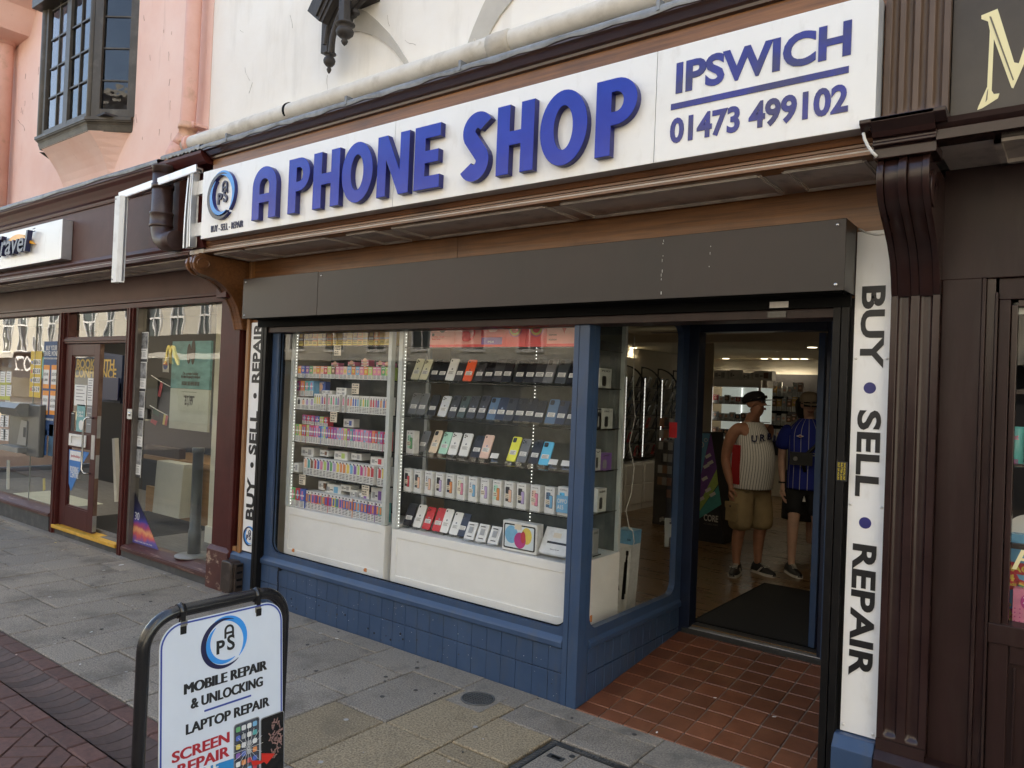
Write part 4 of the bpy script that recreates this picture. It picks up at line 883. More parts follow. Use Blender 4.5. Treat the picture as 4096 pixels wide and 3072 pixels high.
# mullions, pilaster, sills, plinth
def mull(b, x0, x1, z0=0, z1=2.5):
    b.box((x0, -.03, z0), (x1, .10, z1), MAHOG); w = x1 - x0
    b.box((x0 + w * .22, -.042, z0), (x0 + w * .36, -.02, z1), MAHOG); b.box((x0 + w * .5, -.046, z0), (x0 + w * .78, -.02, z1), MAHOG)
b = MB(); mull(b, -5.506, -5.375, 0, 2.50); mull(b, -7.115, -6.985, 0, 2.50)
b.box((-5.375, .0, .1), (-5.335, .09, 2.50), mat('grey brown bead', (.10, .085, .075), .5, .2))
b.box((-6.985, -.015, 2.150), (-5.506, .09, 2.222), MAHOG); b.box((-6.985, -.026, 2.172), (-5.506, .09, 2.20), MAHOG); b.box((-6.985, -.0, 2.222), (-6.93, .09, 2.5), MAHOG); b.box((-6.95, .0, .1), (-6.925, .09, 2.15), MAHOG); b.build('window_frame', trav, bevel=.004)
b = MB(); b.box((-3.79, -.025, .30), (-3.46, .10, 2.5), MAHOG); b.box((-3.52, -.040, .30), (-3.495, .0, 2.5), MAHOG); b.box((-3.488, -.048, .30), (-3.462, .0, 2.5), MAHOG)
b.build('pilaster', trav, bevel=.004)
b = MB(); b.prism([(.08, 0), (-.062, 0), (-.062, .335), (-.03, .368), (.08, .368)], -3.80, -3.481, mat('flaking maroon plinth', (.062, .016, .014), .5, col2=(.085, .025, .02), scale=6, bump=.3, bscale=30, dirt=(.50, .38, .28), dscale=11, dstretch=(1, 1, 1.3), damt=.95, dthr=.575)); b.box((-3.46, -.03, .36), (-3.40, .06, .40), OAKV); b.build('pilaster_base', trav, bevel=.003)
sillp = [(.10, .150), (.055, .136), (-.028, .112), (-.046, .104), (-.046, .096), (-.054, .094), (-.054, .086), (-.050, .082), (-.050, .066), (.10, .066)]
b = MB(); b.prism(sillp, -5.375, -3.79, WORN); b.prism([(y, z + .10) for y, z in sillp], -14, -7.115, WORN); b.build('window_sill', trav)
b = MB(); b.box((-5.375, -.040, -.02), (-3.80, .09, .066), GREYB); b.box((-14, -.040, -.02), (-7.115, .09, .166), GREYB); b.box((-6.985, -.024, -.02), (-5.506, .09, .064), GREYB); b.build('plinth', trav)
b = MB(); b.box((-7.02, -.050, .062), (-5.50, .02, .098), YEL); b.box((-7.02, .0205, .062), (-5.98, .12, .102), YEL); b.box((-5.975, .0205, .06), (-5.5, .25, .10), CONC); b.build('door_step', trav, bevel=.003)
b = MB(); b.box((-5.335, .055, .14), (-3.79, .061, 2.50), GLASS_T); b.build('window_glass', trav)
b = MB(); b.box((-14, .055, .24), (-7.115, .061, 2.50), GLASS_T); b.build('window_glass', trav)
b = MB(); b.box((-6.93, .055, 2.222), (-5.506, .061, 2.5), GLASS_T); b.build('transom_glass', trav)
b = MB(); q = kT(228, 1000, Y=.05).x; b.box((q - .004, .045, .25), (q + .004, .054, 2.5), mat('glass joint', (.25, .27, .26), .3)); b.build('glass_joint', trav)
# door leaf, closed half
dr = MB(); LX0, LX1 = -6.925, -6.125
def lz(y, x=600): return kT(x, y, Y=0).z
Z1, Z2, Z3, Z4, Z5, Z6 = .112, .33, 1.005, 1.16, 2.02, 2.142
for x0, x1, z0, z1 in ((LX0, -6.80, Z1, Z6), (-6.25, LX1, Z1, Z6), (-6.80, -6.25, Z1, Z2), (-6.80, -6.25, Z3, Z4), (-6.80, -6.25, Z5, Z6)): dr.box((x0, .0, z0), (x1, .045, z1), MAHOG)
for z0, z1 in ((Z2, Z3), (Z4, Z5)): 
    for a in ((-6.80, -6.785, z0, z1), (-6.265, -6.25, z0, z1), (-6.785, -6.265, z0, z0 + .015), (-6.785, -6.265, z1 - .015, z1)): dr.box((a[0], .010, a[2]), (a[1], .04, a[3]), MAHOG)
dr.box((LX1 + .0005, .002, Z1), (LX1 + .004, .043, Z6), mat('worn door edge', (.16, .09, .06), .6, col2=(.05, .02, .015), scale=9, stretch=(1, 1, .5)))
door = dr.build('door', trav, bevel=.003)
b = MB(); b.box((-6.79, .02, Z2 + .01), (-6.26, .026, Z3 - .01), GLASS_T); b.box((-6.79, .02, Z4 + .01), (-6.26, .026, Z5 - .01), GLASS_T); b.build('door_glass', door)
b = MB(); b.shape([rrect(-6.75, 1.015, -6.34, 1.145, .008), rrect(-6.70, 1.04, -6.39, 1.12, .004)], V(0, -.004, 0), XR, ZU, ALUW, .01); b.box((-6.70, -.001, 1.04), (-6.39, .004, 1.12), ALUW); b.build('letter_plate', door)
b = MB(); h = [kT(692, 778, Y=-.0), kT(640, 775, Y=-.065), kT(622, 795, Y=-.075), kT(612, 900, Y=-.075), kT(605, 1060, Y=-.075), kT(600, 1160, Y=-.075), kT(615, 1186, Y=-.065), kT(668, 1188, Y=.0)]
b.tube(h, .011, STEEL, 10); b.build('handle', door)
b = MB(); b.box((-6.225, -.003, .90), (-6.145, .001, 1.16), ALU); b.box((LX1 + .003, .004, 1.13), (LX1 + .007, .041, 1.37), GALV); b.box((LX1 + .003, .004, .70), (LX1 + .007, .041, .95), GALV); b.box((LX1 + .003, .0, .13), (LX1 + .008, .041, .30), GALV); each(b, 'lock_plate', door)
# second half of the door folded back inside, its strike plate
b = MB(); b.box((-5.60, .03, .95), (-5.507, .04, 1.22), ALU); b.build('strike_plate', trav)
b = MB(); b.box((-7.0, .13, .136), (-5.45, 1.9, .140), MATB); b.build('added_dark_floor', trav); b = MB(); b.box((-10.5, 1.9, .136), (-6.2, 2.0, 2.69), mat('added screen black', (.008, .008, .010), .6, .2)); b.build('added_dark_screen', trav)  # black floor sheet and screen added to keep the travel doorway dark
b = MB(); q = U(640 * .8136, 1050 + 745 * .8136, Y=-.046); b.box((q.x - .055, -.050, q.z - .05), (q.x + .035, -.044, q.z + .05), ALU); b.lathe((q.x - .01, -.05, q.z), [(.022, 0), (.02, .006), (.008, .012)], STEEL, 14, (0, -1, 0)); b.build('keypad', trav)
# interior shell
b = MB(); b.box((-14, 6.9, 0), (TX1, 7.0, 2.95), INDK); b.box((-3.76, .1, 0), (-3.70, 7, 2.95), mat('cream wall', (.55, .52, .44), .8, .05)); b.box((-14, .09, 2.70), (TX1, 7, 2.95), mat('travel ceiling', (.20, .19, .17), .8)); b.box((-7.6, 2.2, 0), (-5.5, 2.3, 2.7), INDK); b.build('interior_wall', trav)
b = MB(); q = kV(905, 1285, Z=.14); pq = kV(1060, 1240, Z=.14); b.box((q.x, q.y, .135), (q.x + .75, q.y + .30, 2.7), mat('cream pillar', (.66, .62, .50), .7, .05)); b.box((q.x - .015, q.y - .02, .135), (q.x + .75, q.y + .30, .30), mat('cream skirting', (.70, .68, .60), .6, .04)); b.build('interior_pillar', trav)
# oak scroll console between the two fascias
cs = thing('console_bracket', 'brown oak scroll console with oval boss between the maroon and oak shopfronts', 'bracket', (-3.45, -.2, 2.3))
b = MB(); f = [(.0, 2.815), (-.42, 2.815), (-.475, 2.805), (-.515, 2.775), (-.525, 2.735), (-.51, 2.69), (-.465, 2.655), (-.40, 2.645), (-.32, 2.625), (-.25, 2.585), (-.18, 2.52), (-.12, 2.43), (-.085, 2.33), (-.06, 2.24), (0, 2.24)]
w0, w1 = -3.535, -3.405
for s0, s1, k in ((0, .2, 1.0), (.22, .42, .97), (.44, .62, .985), (.64, .8, .96), (.82, 1, 1.0)): b.prism([(y * k if y < -.02 else y, z + (1 - k) * .5) for y, z in f], w0 + (w1 - w0) * s0, w0 + (w1 - w0) * s1, OAKM)
b.prism([(y * .94 if y < -.02 else y, z) for y, z in f], w0 + .003, w1 - .003, OAKM); ob = b.build('scroll', cs, bevel=.003)
b = MB(); prof = [(.0, .007), (.045, .006), (.05, .010), (.058, .010), (.062, 0)]
rings = [[(w1 + d, -.44 + r * cos(2 * pi * i / 24) * 1.0, 2.738 + r * .72 * sin(2 * pi * i / 24)) for i in range(24)] for r, d in reversed(prof[1:])]
b.loft(rings, OAKM, True); b.build('boss', cs)
# ---------------------------------------------------------------- travel sign, broken sign frame
ts = thing('travel_sign', 'white box sign with navy Travel lettering and orange sun on the maroon fascia', 'sign', (-7.5, -.45, 2.97))
b = MB(); b.box((-10.5, -.50, 2.962), (-5.945, -.40, 3.363), SIGN_W, faces={'right': ALU, 'bottom': ACRY_SIDE}); b.build('panel', ts, bevel=.002)
q0 = kA(178, 1420, Y=-.55); q1 = kA(165, 1312, Y=-.55); qs = kA(5, 1465, Y=-.55)
b = MB(); tw = (q1.x - qs.x) * 1.28; hh = .22
b.text('Travel', V(q1.x + .04 - tw, -.52, 3.085), XR, ZU, tw, hh, NAVY, .05, .012, shear=.22); b.build('lettering', ts)
b = MB(); sc_ = kA(95, 1375, Y=-.535); b.prism(arc(sc_.x, 3.20, .26, 8, 172, 20, .10), -.535, -.50, mat('orange acrylic', lin((.96, .66, .10)), .3, .06), 'y'); b.prism([(sc_.x + .20, 3.20), (sc_.x + .46, 3.155), (sc_.x + .30, 3.235)], -.537, -.51, MATS['orange acrylic'], 'y')
for a in (15, 40): b.bar((q1.x + .06, -.53, 3.27 + a * .0012), (q1.x + .12, -.53, 3.275 + a * .0012), .006, .006, NAVY)
b.build('sun', ts)
bf = thing('broken_sign_frame', 'broken white metal sign frame hanging empty beside the shop sign', 'sign frame', (-3.5, -.5, 2.9))
def chan(b, p, q, w, d, m, lips=True, up=(0, -1, 0)):
    p, q = Vector(p), Vector(q); b.bar(p, q, w, .003, m, up)
b = MB(); x0, x1 = -4.565, -4.475
b.prism([(x0, -.625), (x1, -.625), (x1 + .03, -.600), (x1 + .042, -.575), (x1 + .035, -.575), (x1 + .025, -.594), (x1 - .004, -.619), (x0 + .004, -.619), (x0 + .004, -.56), (x0, -.56)], 2.625, 3.385, ALUW, 'z')
b.box((x1 + .032, -.598, 2.64), (x1 + .040, -.57, 3.40), ALU)
for z in (2.65, 3.36): b.lathe((x0 + .02, -.626, z), [(.006, 0), (.006, .002)], VOID, 8, (0, -1, 0))
b.build('hanging_leg', bf)
b = MB(); p, q = V(-4.545, -.60, 3.395), V(-3.40, -.535, 3.490)
for dy, dz, w, h in ((0, 0, .012, .055), (.03, .0, .05, .012), (.012, -.028, .03, .010), (.05, -.014, .01, .03)): b.bar(p + V(0, dy, dz), q + V(0, dy, dz), w, h, ALU)
b.build('top_bar', bf)
b = MB()
for dx0, dx1, y, m_ in ((-.060, -.095, -.50, ALU), (-.035, -.060, -.49, ALUW), (-.012, -.030, -.505, ALU), (.004, -.008, -.515, ALUW), (.020, .014, -.51, ALU)):
    n = 10; pts = [V(-3.475 + dx0 + (dx1 - dx0) * i / n - .012 * sin(pi * i / n), y, 3.475 - .61 * i / n) for i in range(n + 1)]
    for i in range(n): b.bar(pts[i], pts[i + 1] + (pts[i + 1] - pts[i]) * .02, .016, .05, m_, (0, -1, 0))
b.box((-3.565, -.485, 2.87), (-3.455, -.475, 3.47), ALUW)
for z in (2.96, 3.01, 3.30): b.box((-3.545, -.51, z), (-3.505, -.495, z + .008), ALU)
b.build('wall_leg', bf)
b = MB(); b.box((-3.46, -.49, 3.29), (-3.342, -.43, 3.40), ALU); b.box((-3.46, -.49, 2.955), (-3.342, -.43, 3.06), ALU); b.box((-3.40, -.47, 2.93), (-3.36, -.42, 3.44), ALUW); b.build('bracket', bf)
# ---------------------------------------------------------------- display cabinets in the phone shop window
YC = .125
LXa, LXb = kL(185, 900, Y=YC).x, kL(893, 700, Y=YC).x
RXa, RXb = kL(935, 900, Y=YC).x, -.135
def avgz(k, p, q, y): return (k(*p, Y=y).z + k(*q, Y=y).z) / 2
LZ = [avgz(kL, (250, 228), (885, 232), YC), avgz(kL, (220, 452), (880, 476), YC), avgz(kL, (210, 672), (865, 722), YC), avgz(kL, (200, 898), (855, 974), YC), avgz(kL, (265, 1130), (845, 1224), YC), avgz(kL, (185, 1350), (830, 1484), YC)]
RZs = [avgz(kP, (240, 152), (1065, 152), YC), avgz(kP, (105, 345), (1050, 377), YC), avgz(kP, (105, 555), (1045, 613), YC), avgz(kP, (85, 762), (1040, 868), YC), avgz(kP, (75, 975), (1030, 1120), YC), avgz(kP, (55, 1195), (1015, 1368), YC)]
CABBACK = mat('cabinet back', (.085, .095, .09), .25, .25)
def cabinet(name, label, x0, x1, zs, depth, fr, base_lab=None):
    t = thing(name, label, 'display cabinet', ((x0 + x1) / 2, .3, FZ)); zb = zs[-1]; yb = YC + depth
    b = MB(); b.box((x0, YC, FZ), (x1, yb, zb - .004), CABW)
    for (a, c) in ((x0, x0 + .05), (x1 - .05, x1)): b.box((a, YC - .006, FZ), (c, YC - .0005, zb - .004), CABW)
    b.box((x0 + .05, YC - .006, zb - .062), (x1 - .05, YC - .0005, zb - .004), CABW); b.box((x0 + .05, YC - .006, FZ), (x1 - .05, YC - .0005, .45), CABW); b.build('base', t, bevel=.002)
    b = MB(); b.box((x0, YC - .012, zb), (x0 + fr, YC + .03, 2.44), CABG); b.box((x1 - fr, YC - .012, zb), (x1, YC + .03, 2.44), CABG); b.box((x1 - .03, yb - .03, zb), (x1, yb, 2.44), CABG); b.box((x0, YC - .012, 2.40), (x1, yb, 2.46), CABG); b.build('frame', t, bevel=.002)
    b = MB(); b.box((x0, yb - .018, zb), (x1 - .03, yb - .01, 2.40), CABBACK); b.build('back_panel', t)
    for z in zs[:-1]:
        b = MB(); b.box((x0 + fr * .6, YC + .006, z - .007), (x1 - .02, yb - .02, z), GLASS_C, faces={'front': BLKGLOSS, 'right': BLKGLOSS}); b.build('shelf', t)
    b = MB()
    def strip(x, y, z0, z1, s=.012):
        z = z0
        while z < z1: b.box((x - .0028, y - .003, z), (x + .0028, y + .001, z + s * .5), LED); z += s * 2.1
    strip(x0 + fr + .006, YC + .012, zb + .02, 2.38)
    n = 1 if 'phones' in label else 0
    for i in range(n): strip(x0 + (x1 - x0) * (i + .75) / (n + .4), yb - .022, zb + .03, 2.38, .012)  # glowing strip on the back panel stands in for LED reflections
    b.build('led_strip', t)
    return t
cabL = cabinet('display_cabinet', 'white display cabinet stacked with colourful vape cartons behind the shop window', LXa, LXb, LZ, .42, .035)
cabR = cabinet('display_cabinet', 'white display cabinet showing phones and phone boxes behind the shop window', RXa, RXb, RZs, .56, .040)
b = MB(); b.box((RXb - .006, YC + .03, RZs[-1]), (RXb, YC + .53, 2.4), GLASS_C); b.build('side_pane', cabR)
# cartons
PAL = {'red': (.62, .03, .05), 'pink': (.78, .22, .36), 'magenta': (.55, .03, .25), 'orange': (.80, .25, .04), 'yellow': (.80, .60, .06), 'green': (.10, .42, .14), 'lime': (.45, .65, .12),
       'teal': (.05, .42, .40), 'sky blue': (.14, .45, .72), 'blue': (.05, .13, .52), 'purple': (.24, .09, .42), 'lilac': (.48, .36, .66), 'brown': (.22, .10, .05), 'gold': (.60, .36, .06), 'black': (.02, .02, .025), 'grey': (.35, .36, .37), 'peach': (.85, .48, .32), 'white': (.74, .74, .72)}
PAL = {k: tuple(.9 * (.86 * c + .14 * (.3 * v[0] + .5 * v[1] + .2 * v[2])) for c in v) for k, v in PAL.items()}
PM = {k: mat(k + ' card', v, .4, .1, scale=25, coat=.15) for k, v in PAL.items()}
LAB = PM['white']
CARD = {}
def carton_mesh(style, col, w, d, h):
    key = (style, col, round(w, 3), round(h, 3))
    if key in CARD: return CARD[key]
    b = MB(); c = PM[col]; x0, x1 = -w / 2 + .0006, w / 2 - .0006
    def lines(z0, z1, n, m=INK):
        for i in range(n): z = z0 + (z1 - z0) * (i + .5) / n; b.box((x0 + w * .14, -.0014, z), (x1 - w * .14, -.0002, z + (z1 - z0) / n * .4), m)
    lh = h * .36
    if style == 1:
        b.box((x0, 0, 0), (x1, d, h), c); b.box((x0 + .002, -.0007, .004), (x1 - .002, .0005, h * .26), PM['yellow']); lines(.01, h * .24, 2); b.box((x0 + .003, -.0012, h * .33), (x1 - .003, .0004, h * .42), PM['grey'])
        b.box((x0 + w * .2, -.0012, h * .5), (x1 - w * .2, .0004, h * .9), PM['gold'])
    elif style == 2:
        b.box((x0, 0, 0), (x1, d, h), c); b.box((x0 + .001, -.0008, 0), (x1 - .001, .0005, lh), LAB); lines(.004, lh * .95, 4); b.lathe((0, .0004, h * .62), [(w * .27, -.0003), (w * .27, .0012)], PM['peach'] if col not in ('peach', 'orange') else PM['yellow'], 12, (0, -1, 0), False); b.box((x0 + w * .15, -.001, h * .86), (x1 - w * .15, .0004, h * .92), LAB)
    elif style in (3, 5):
        b.box((x0, 0, 0), (x1, d, h), LAB); lines(.004, lh * .95, 4)
        a = .22 if style == 3 else .30; b.shape([rrect(x0 + w * a, h * .40, x1 - w * a, h * (.80 if style == 3 else .92), w * .12, 3)], V(0, -.0007, 0), XR, ZU, c, .0012); b.box((x0 + w * .38, -.0012, h * .80), (x1 - w * .38, .0004, h * .90), PM['black'] if style == 3 else c)
        if style == 5: b.box((x0 + w * .08, -.0012, h * .88), (x0 + w * .36, .0004, h * .97), PM['black']); b.box((x1 - w * .30, -.0012, h * .42), (x1, .0004, h * .86), c)
    elif style == 4:
        b.box((x0, 0, 0), (x1, d, h), c); b.box((x0, -.0008, 0), (x1, .0005, lh), LAB); lines(.004, lh * .95, 5); b.box((x0 + w * .34, -.0012, h * .44), (x1 - w * .34, .0004, h * .88), PM['sky blue'] if col in ('red', 'magenta', 'pink') else PM['pink']); b.box((x0 + w * .1, -.0014, h * .60), (x1 - w * .1, .0004, h * .68), LAB)
    elif style == 6:
        b.box((x0, 0, 0), (x1, d, h), c, faces={'top': LAB}); b.box((x0, -.0008, 0), (x1, .0005, lh), LAB); b.box((x0, -.0008, h * .84), (x1, .0005, h), LAB); lines(.004, lh * .95, 4); b.box((x0 + w * .08, -.0013, h * .88), (x0 + w * .40, .0004, h * .96), PM['black']); b.shape([rrect(x0 + w * .34, h * .42, x1 - w * .2, h * .80, w * .1, 3)], V(0, -.0009, 0), XR, ZU, PM['orange'] if col in ('blue', 'sky blue', 'teal', 'purple') else PM['blue'], .0012)
    elif style == 7:    # long white carton lying on its side
        b.box((x0, 0, 0), (x1, d, h), LAB); b.box((x0 + w * .1, -.0008, h * .3), (x0 + w * .3, .0004, h * .7), PM['grey']); b.box((x0 + w * .55, -.0008, h * .2), (x0 + w * .8, .0004, h * .8), c); b.box((x0 + w * .34, -.0008, h * .4), (x0 + w * .5, .0004, h * .5), INK)
    me = b.mesh('vape_carton'); CARD[key] = me; return me
def put(name, me, loc, label, cat, group, rz=0):
    o = bpy.data.objects.new(name, me); COL.objects.link(o); o.location = loc; o.rotation_euler = (0, 0, rz); return tag(o, label, cat, group)
def row(style, cols, pl, pr, ztop_l, ztop_r, z, n, d, shelf, group, skip=0):
    xa, xb = kL(*pl, Y=YC + .03).x, kL(*pr, Y=YC + .03).x; w = (xb - xa) / n
    h = (kL(*ztop_l, Y=YC + .03).z + kL(*ztop_r, Y=YC + .03).z) / 2 - (kL(*pl, Y=YC + .03).z + kL(*pr, Y=YC + .03).z) / 2
    for i in range(n):
        if shelf != 'top' and random.random() < .03: continue
        col = cols[i % len(cols)]; me = carton_mesh(style, col, w, d, h)
        put('vape_carton', me, (xa + w * (i + .5), YC + .03 + random.uniform(0, .009), z + .0005), '%s vape carton, %s from the black rail on the %s shelf' % (col, nth(i + skip), shelf), 'carton', group, random.uniform(-.03, .03))
random.seed(11)
row(1, ['brown', 'gold', 'brown', 'orange', 'gold', 'brown', 'orange', 'gold', 'gold'], (250, 226), (890, 230), (250, 100), (890, 100), LZ[0], 18, .10, 'top', 'vape cartons on the top shelf')
row(2, ['teal', 'orange', 'blue', 'purple', 'green', 'peach', 'orange', 'peach', 'red', 'lime', 'brown', 'pink', 'pink', 'peach', 'sky blue', 'orange', 'sky blue', 'pink', 'orange', 'lime', 'pink', 'pink', 'green', 'lime'], (218, 450), (885, 474), (218, 366), (885, 384), LZ[1], 24, .08, 'second', 'vape cartons on the second shelf')
row(3, ['yellow', 'black', 'peach', 'lilac', 'lilac'], (205, 670), (352, 680), (207, 588), (355, 596), LZ[2], 5, .08, 'third', 'vape cartons on the third shelf')
row(3, ['lime', 'yellow', 'yellow', 'purple', 'red', 'magenta', 'pink', 'green', 'pink', 'teal', 'purple', 'teal', 'pink', 'orange', 'red', 'orange', 'blue', 'blue', 'sky blue', 'green', 'yellow', 'green', 'green', 'red', 'red', 'magenta', 'blue', 'orange', 'blue', 'orange'], (355, 682), (870, 720), (358, 566), (870, 594), LZ[2], 30, .08, 'third', 'vape cartons on the third shelf', 5)
row(4, ['red', 'lime', 'green', 'yellow', 'red', 'red', 'lime', 'magenta', 'red', 'magenta', 'pink', 'blue', 'sky blue', 'lime', 'blue', 'red', 'magenta', 'purple', 'pink', 'sky blue', 'pink', 'lime', 'magenta', 'teal', 'purple', 'pink', 'magenta', 'pink', 'sky blue', 'pink', 'magenta', 'orange', 'red', 'teal', 'magenta', 'red'], (198, 896), (856, 972), (202, 778), (856, 838), LZ[3], 36, .07, 'fourth', 'vape cartons on the fourth shelf')
row(5, ['red', 'peach', 'teal', 'brown', 'red', 'blue', 'pink', 'lime', 'purple', 'green', 'lilac', 'yellow', 'orange', 'orange', 'yellow', 'sky blue', 'purple', 'lime', 'magenta', 'pink', 'orange', 'red', 'purple', 'red', 'yellow'], (262, 1128), (848, 1224), (268, 1008), (850, 1090), LZ[4], 25, .09, 'fifth', 'vape cartons on the fifth shelf')
row(6, ['purple', 'gold', 'pink', 'red', 'orange', 'teal', 'red', 'magenta', 'yellow', 'green', 'pink', 'blue', 'blue', 'orange', 'blue', 'sky blue', 'purple', 'blue', 'red', 'purple', 'purple', 'teal'], (288, 1362), (832, 1482), (292, 1243), (832, 1338), LZ[5], 22, .09, 'bottom', 'vape cartons on the bottom shelf')
# boxes lying on top of and behind the front rows
def lay(col, px, py0, py1, w, d, y, label, name='lying_carton', style=7, tilt=0):
    p = kL(px, py1, Y=y); h = kL(px, py0, Y=y).z - p.z
    put(name, carton_mesh(style, col, w, d, h), (p.x, y, p.z), label, 'carton', None, tilt)
for i, (px, a, b_, c) in enumerate(((505, 352, 372, 'pink'), (620, 345, 372, 'pink'), (715, 330, 352, 'pink'), (715, 352, 374, 'pink'), (820, 346, 378, 'pink'), (870, 352, 382, 'pink'))):
    lay(c, px, a, b_, .085, .06, YC + .14, 'pink carton lying flat, %s from the black rail above the second shelf' % nth(i), style=2)
for i, (px, c) in enumerate(((252, 'magenta'), (284, 'orange'), (315, 'teal'), (346, 'sky blue'))):
    p = kL(px, 582, Y=YC + .07); h = kL(px, 476, Y=YC + .07).z - p.z
    put('vape_carton', carton_mesh(4, c, .054, .06, h), (p.x, YC + .06, p.z - .002), '%s and green vape carton, %s of four standing atop the third shelf row' % (c, nth(i)), 'carton', 'taller cartons on the third shelf')
lay('blue', 400, 480, 584, .13, .05, YC + .12, 'large dark blue carton standing behind the third shelf row', style=2)
for i, (px, a, b_) in enumerate(((450, 545, 568), (550, 526, 552), (550, 552, 578))): lay('grey', px, a, b_, .12, .06, YC + .08, 'white carton lying flat on the third shelf row, %s from the rail' % nth(i))
for i, (px, c) in enumerate(((290, 'magenta'), (320, 'red'), (348, 'magenta'), (380, 'blue'), (410, 'lime'), (440, 'red'))):
    p = kL(px, 778 + i * 4, Y=YC + .08); put('vape_carton', carton_mesh(4, c, .05, .06, .075), (p.x, YC + .08, p.z + .002), '%s vape carton, %s from the rail standing behind the fourth shelf row' % (c, nth(i)), 'carton', 'cartons standing on the fourth shelf row')
lay('blue', 600, 745, 800, .12, .06, YC + .12, 'dark blue carton lying behind the fourth shelf row')
for i, (px, a, b_, w, c) in enumerate(((312, 942, 1004, .16, 'grey'), (225, 1050, 1112, .10, 'grey'), (430, 962, 1004, .11, 'brown'), (545, 970, 1030, .16, 'lime'), (655, 985, 1030, .12, 'grey'), (800, 1010, 1072, .15, 'red'))):
    lay(c, px, a, b_, w, .09, YC + (.035 if px == 225 else .10), 'white carton lying on the fifth shelf row, %s from the rail' % nth(i))
for i, (px, a, b_, w, c) in enumerate(((420, 1178, 1240, .11, 'brown'), (490, 1200, 1272, .20, 'sky blue'), (640, 1240, 1300, .10, 'grey'), (700, 1262, 1322, .13, 'purple'), (580, 1205, 1250, .12, 'grey'), (800, 1225, 1330, .14, 'purple'))):
    lay(c, px, a, b_, w, .09, YC + .11, 'white carton lying on the bottom shelf row, %s from the rail' % nth(i))
for i, (px, c) in enumerate(((207, 'green'), (240, 'red'), (272, 'blue'))):
    p = kL(px, 1352 + i * 6, Y=YC + .02); put('vape_pouch', carton_mesh(4, c, .058, .03, .155), (p.x, YC + .022, LZ[5]), '%s pouch standing at the rail end of the bottom vape shelf' % c, 'pouch', 'pouches on the bottom shelf')
# price cards on the vape cabinet
for i, (px, py) in enumerate(((524, 265), (648, 533), (496, 730), (277, 1168), (718, 1245))):
    p = kL(px, py, Y=YC - .004); t = thing('price_card', 'cream price card, %s from the top on the vape cabinet glass' % nth(i), 'card', p, 'price cards on the vape cabinet')
    b = MB(); b.box((p.x - .040, YC - .004, p.z - .040), (p.x + .040, YC - .002, p.z + .040), CREAMP); b.build('card', t)
    b = MB()
    for j, s_ in enumerate(('10ML LIQUID', '3 FOR £10', 'MIX AND', 'MATCH')): b.text(s_, V(p.x - .032, YC - .004, p.z + .022 - j * .018), XR, ZU, .064 if j < 2 else .045, .011, INK, .001, .02)
    b.build('print', t)
# ---------------------------------------------------------------- phones
PHC = {'cream': (.72, .70, .52), 'white': (.74, .74, .72), 'pale gold': (.74, .60, .44), 'silver': (.60, .62, .64), 'graphite': (.045, .045, .048), 'black': (.012, .012, .014), 'grey': (.15, .155, .16), 'red': (.55, .025, .03), 'orange red': (.85, .13, .05), 'navy': (.025, .035, .065), 'blue': (.09, .16, .26),
       'slate': (.05, .06, .07), 'mint': (.38, .66, .52), 'rose gold': (.74, .50, .40), 'yellow': (.80, .78, .06), 'sky blue': (.10, .50, .76), 'dark green': (.05, .075, .07)}
PHM = {k: mat(k + ' phone back', v, .35, .05, spec=.35) for k, v in PHC.items()}
ACR = glass('clear acrylic', (.93, .94, .94), k=2.0, wob=0)
PMESH = {}
LEAN = radians(66)
def phone_parts(col, cam_, w=.079, h=.170):
    key = (col, cam_)
    if key in PMESH: return PMESH[key]
    up = V(0, cos(LEAN), sin(LEAN)); n = XR.cross(up)
    b = MB(); b.shape([rrect(-w / 2, 0, w / 2, h, .012, 5)], V(0, .0, .012), XR, up, PHM[col], .0082, bevel=.002); body = b.mesh('body')
    b = MB(); o = V(0, 0, .012) + n * .0082
    if cam_ == 1: b.lathe(o + XR * (-.024) + up * (h - .018), [(.0065, 0), (.0065, .0015)], BLACK, 12, n)
    else:
        b.shape([rrect(-.031, h - .040, -.001, h - .008, .008, 4)], o, XR, up, PHM[col] if cam_ == 2 else BLACK, .002)
        for (u, v_) in ((-.023, h - .016), (-.023, h - .032), (-.009, h - .024)): b.lathe(o + XR * u + up * v_ + n * .002, [(.0060, 0), (.0060, .0014)], BLACK, 12, n)
    cam_m = b.mesh('camera')
    b = MB(); o2 = V(0, 0, .012) + n * .0092; b.shape([rrect(-.028, .046, .028, .076, .002, 2)], o2, XR, up, PAPER, .0008)
    for j in range(3): b.shape([[(-.022, .066 - j * .008), (.020 - .006 * (j % 2), .066 - j * .008), (.020 - .006 * (j % 2), .0685 - j * .008), (-.022, .0685 - j * .008)]], o2 + n * .0008, XR, up, INK, .0005)
    card = b.mesh('price_label')
    b = MB(); b.box((-.030, -.030, 0), (.030, .075, .004), ACR); b.obox(V(0, .045, .05) , XR * .026, up * .055, n * .0015, ACR); b.box((-.026, -.026, .004), (.026, -.022, .022), ACR); stand = b.mesh('stand')
    b = MB()
    PMESH[key] = (body, cam_m, card, stand); return PMESH[key]
LOGO = mat('phone back mark', (.40, .40, .42), .2, .05, metal=.5)
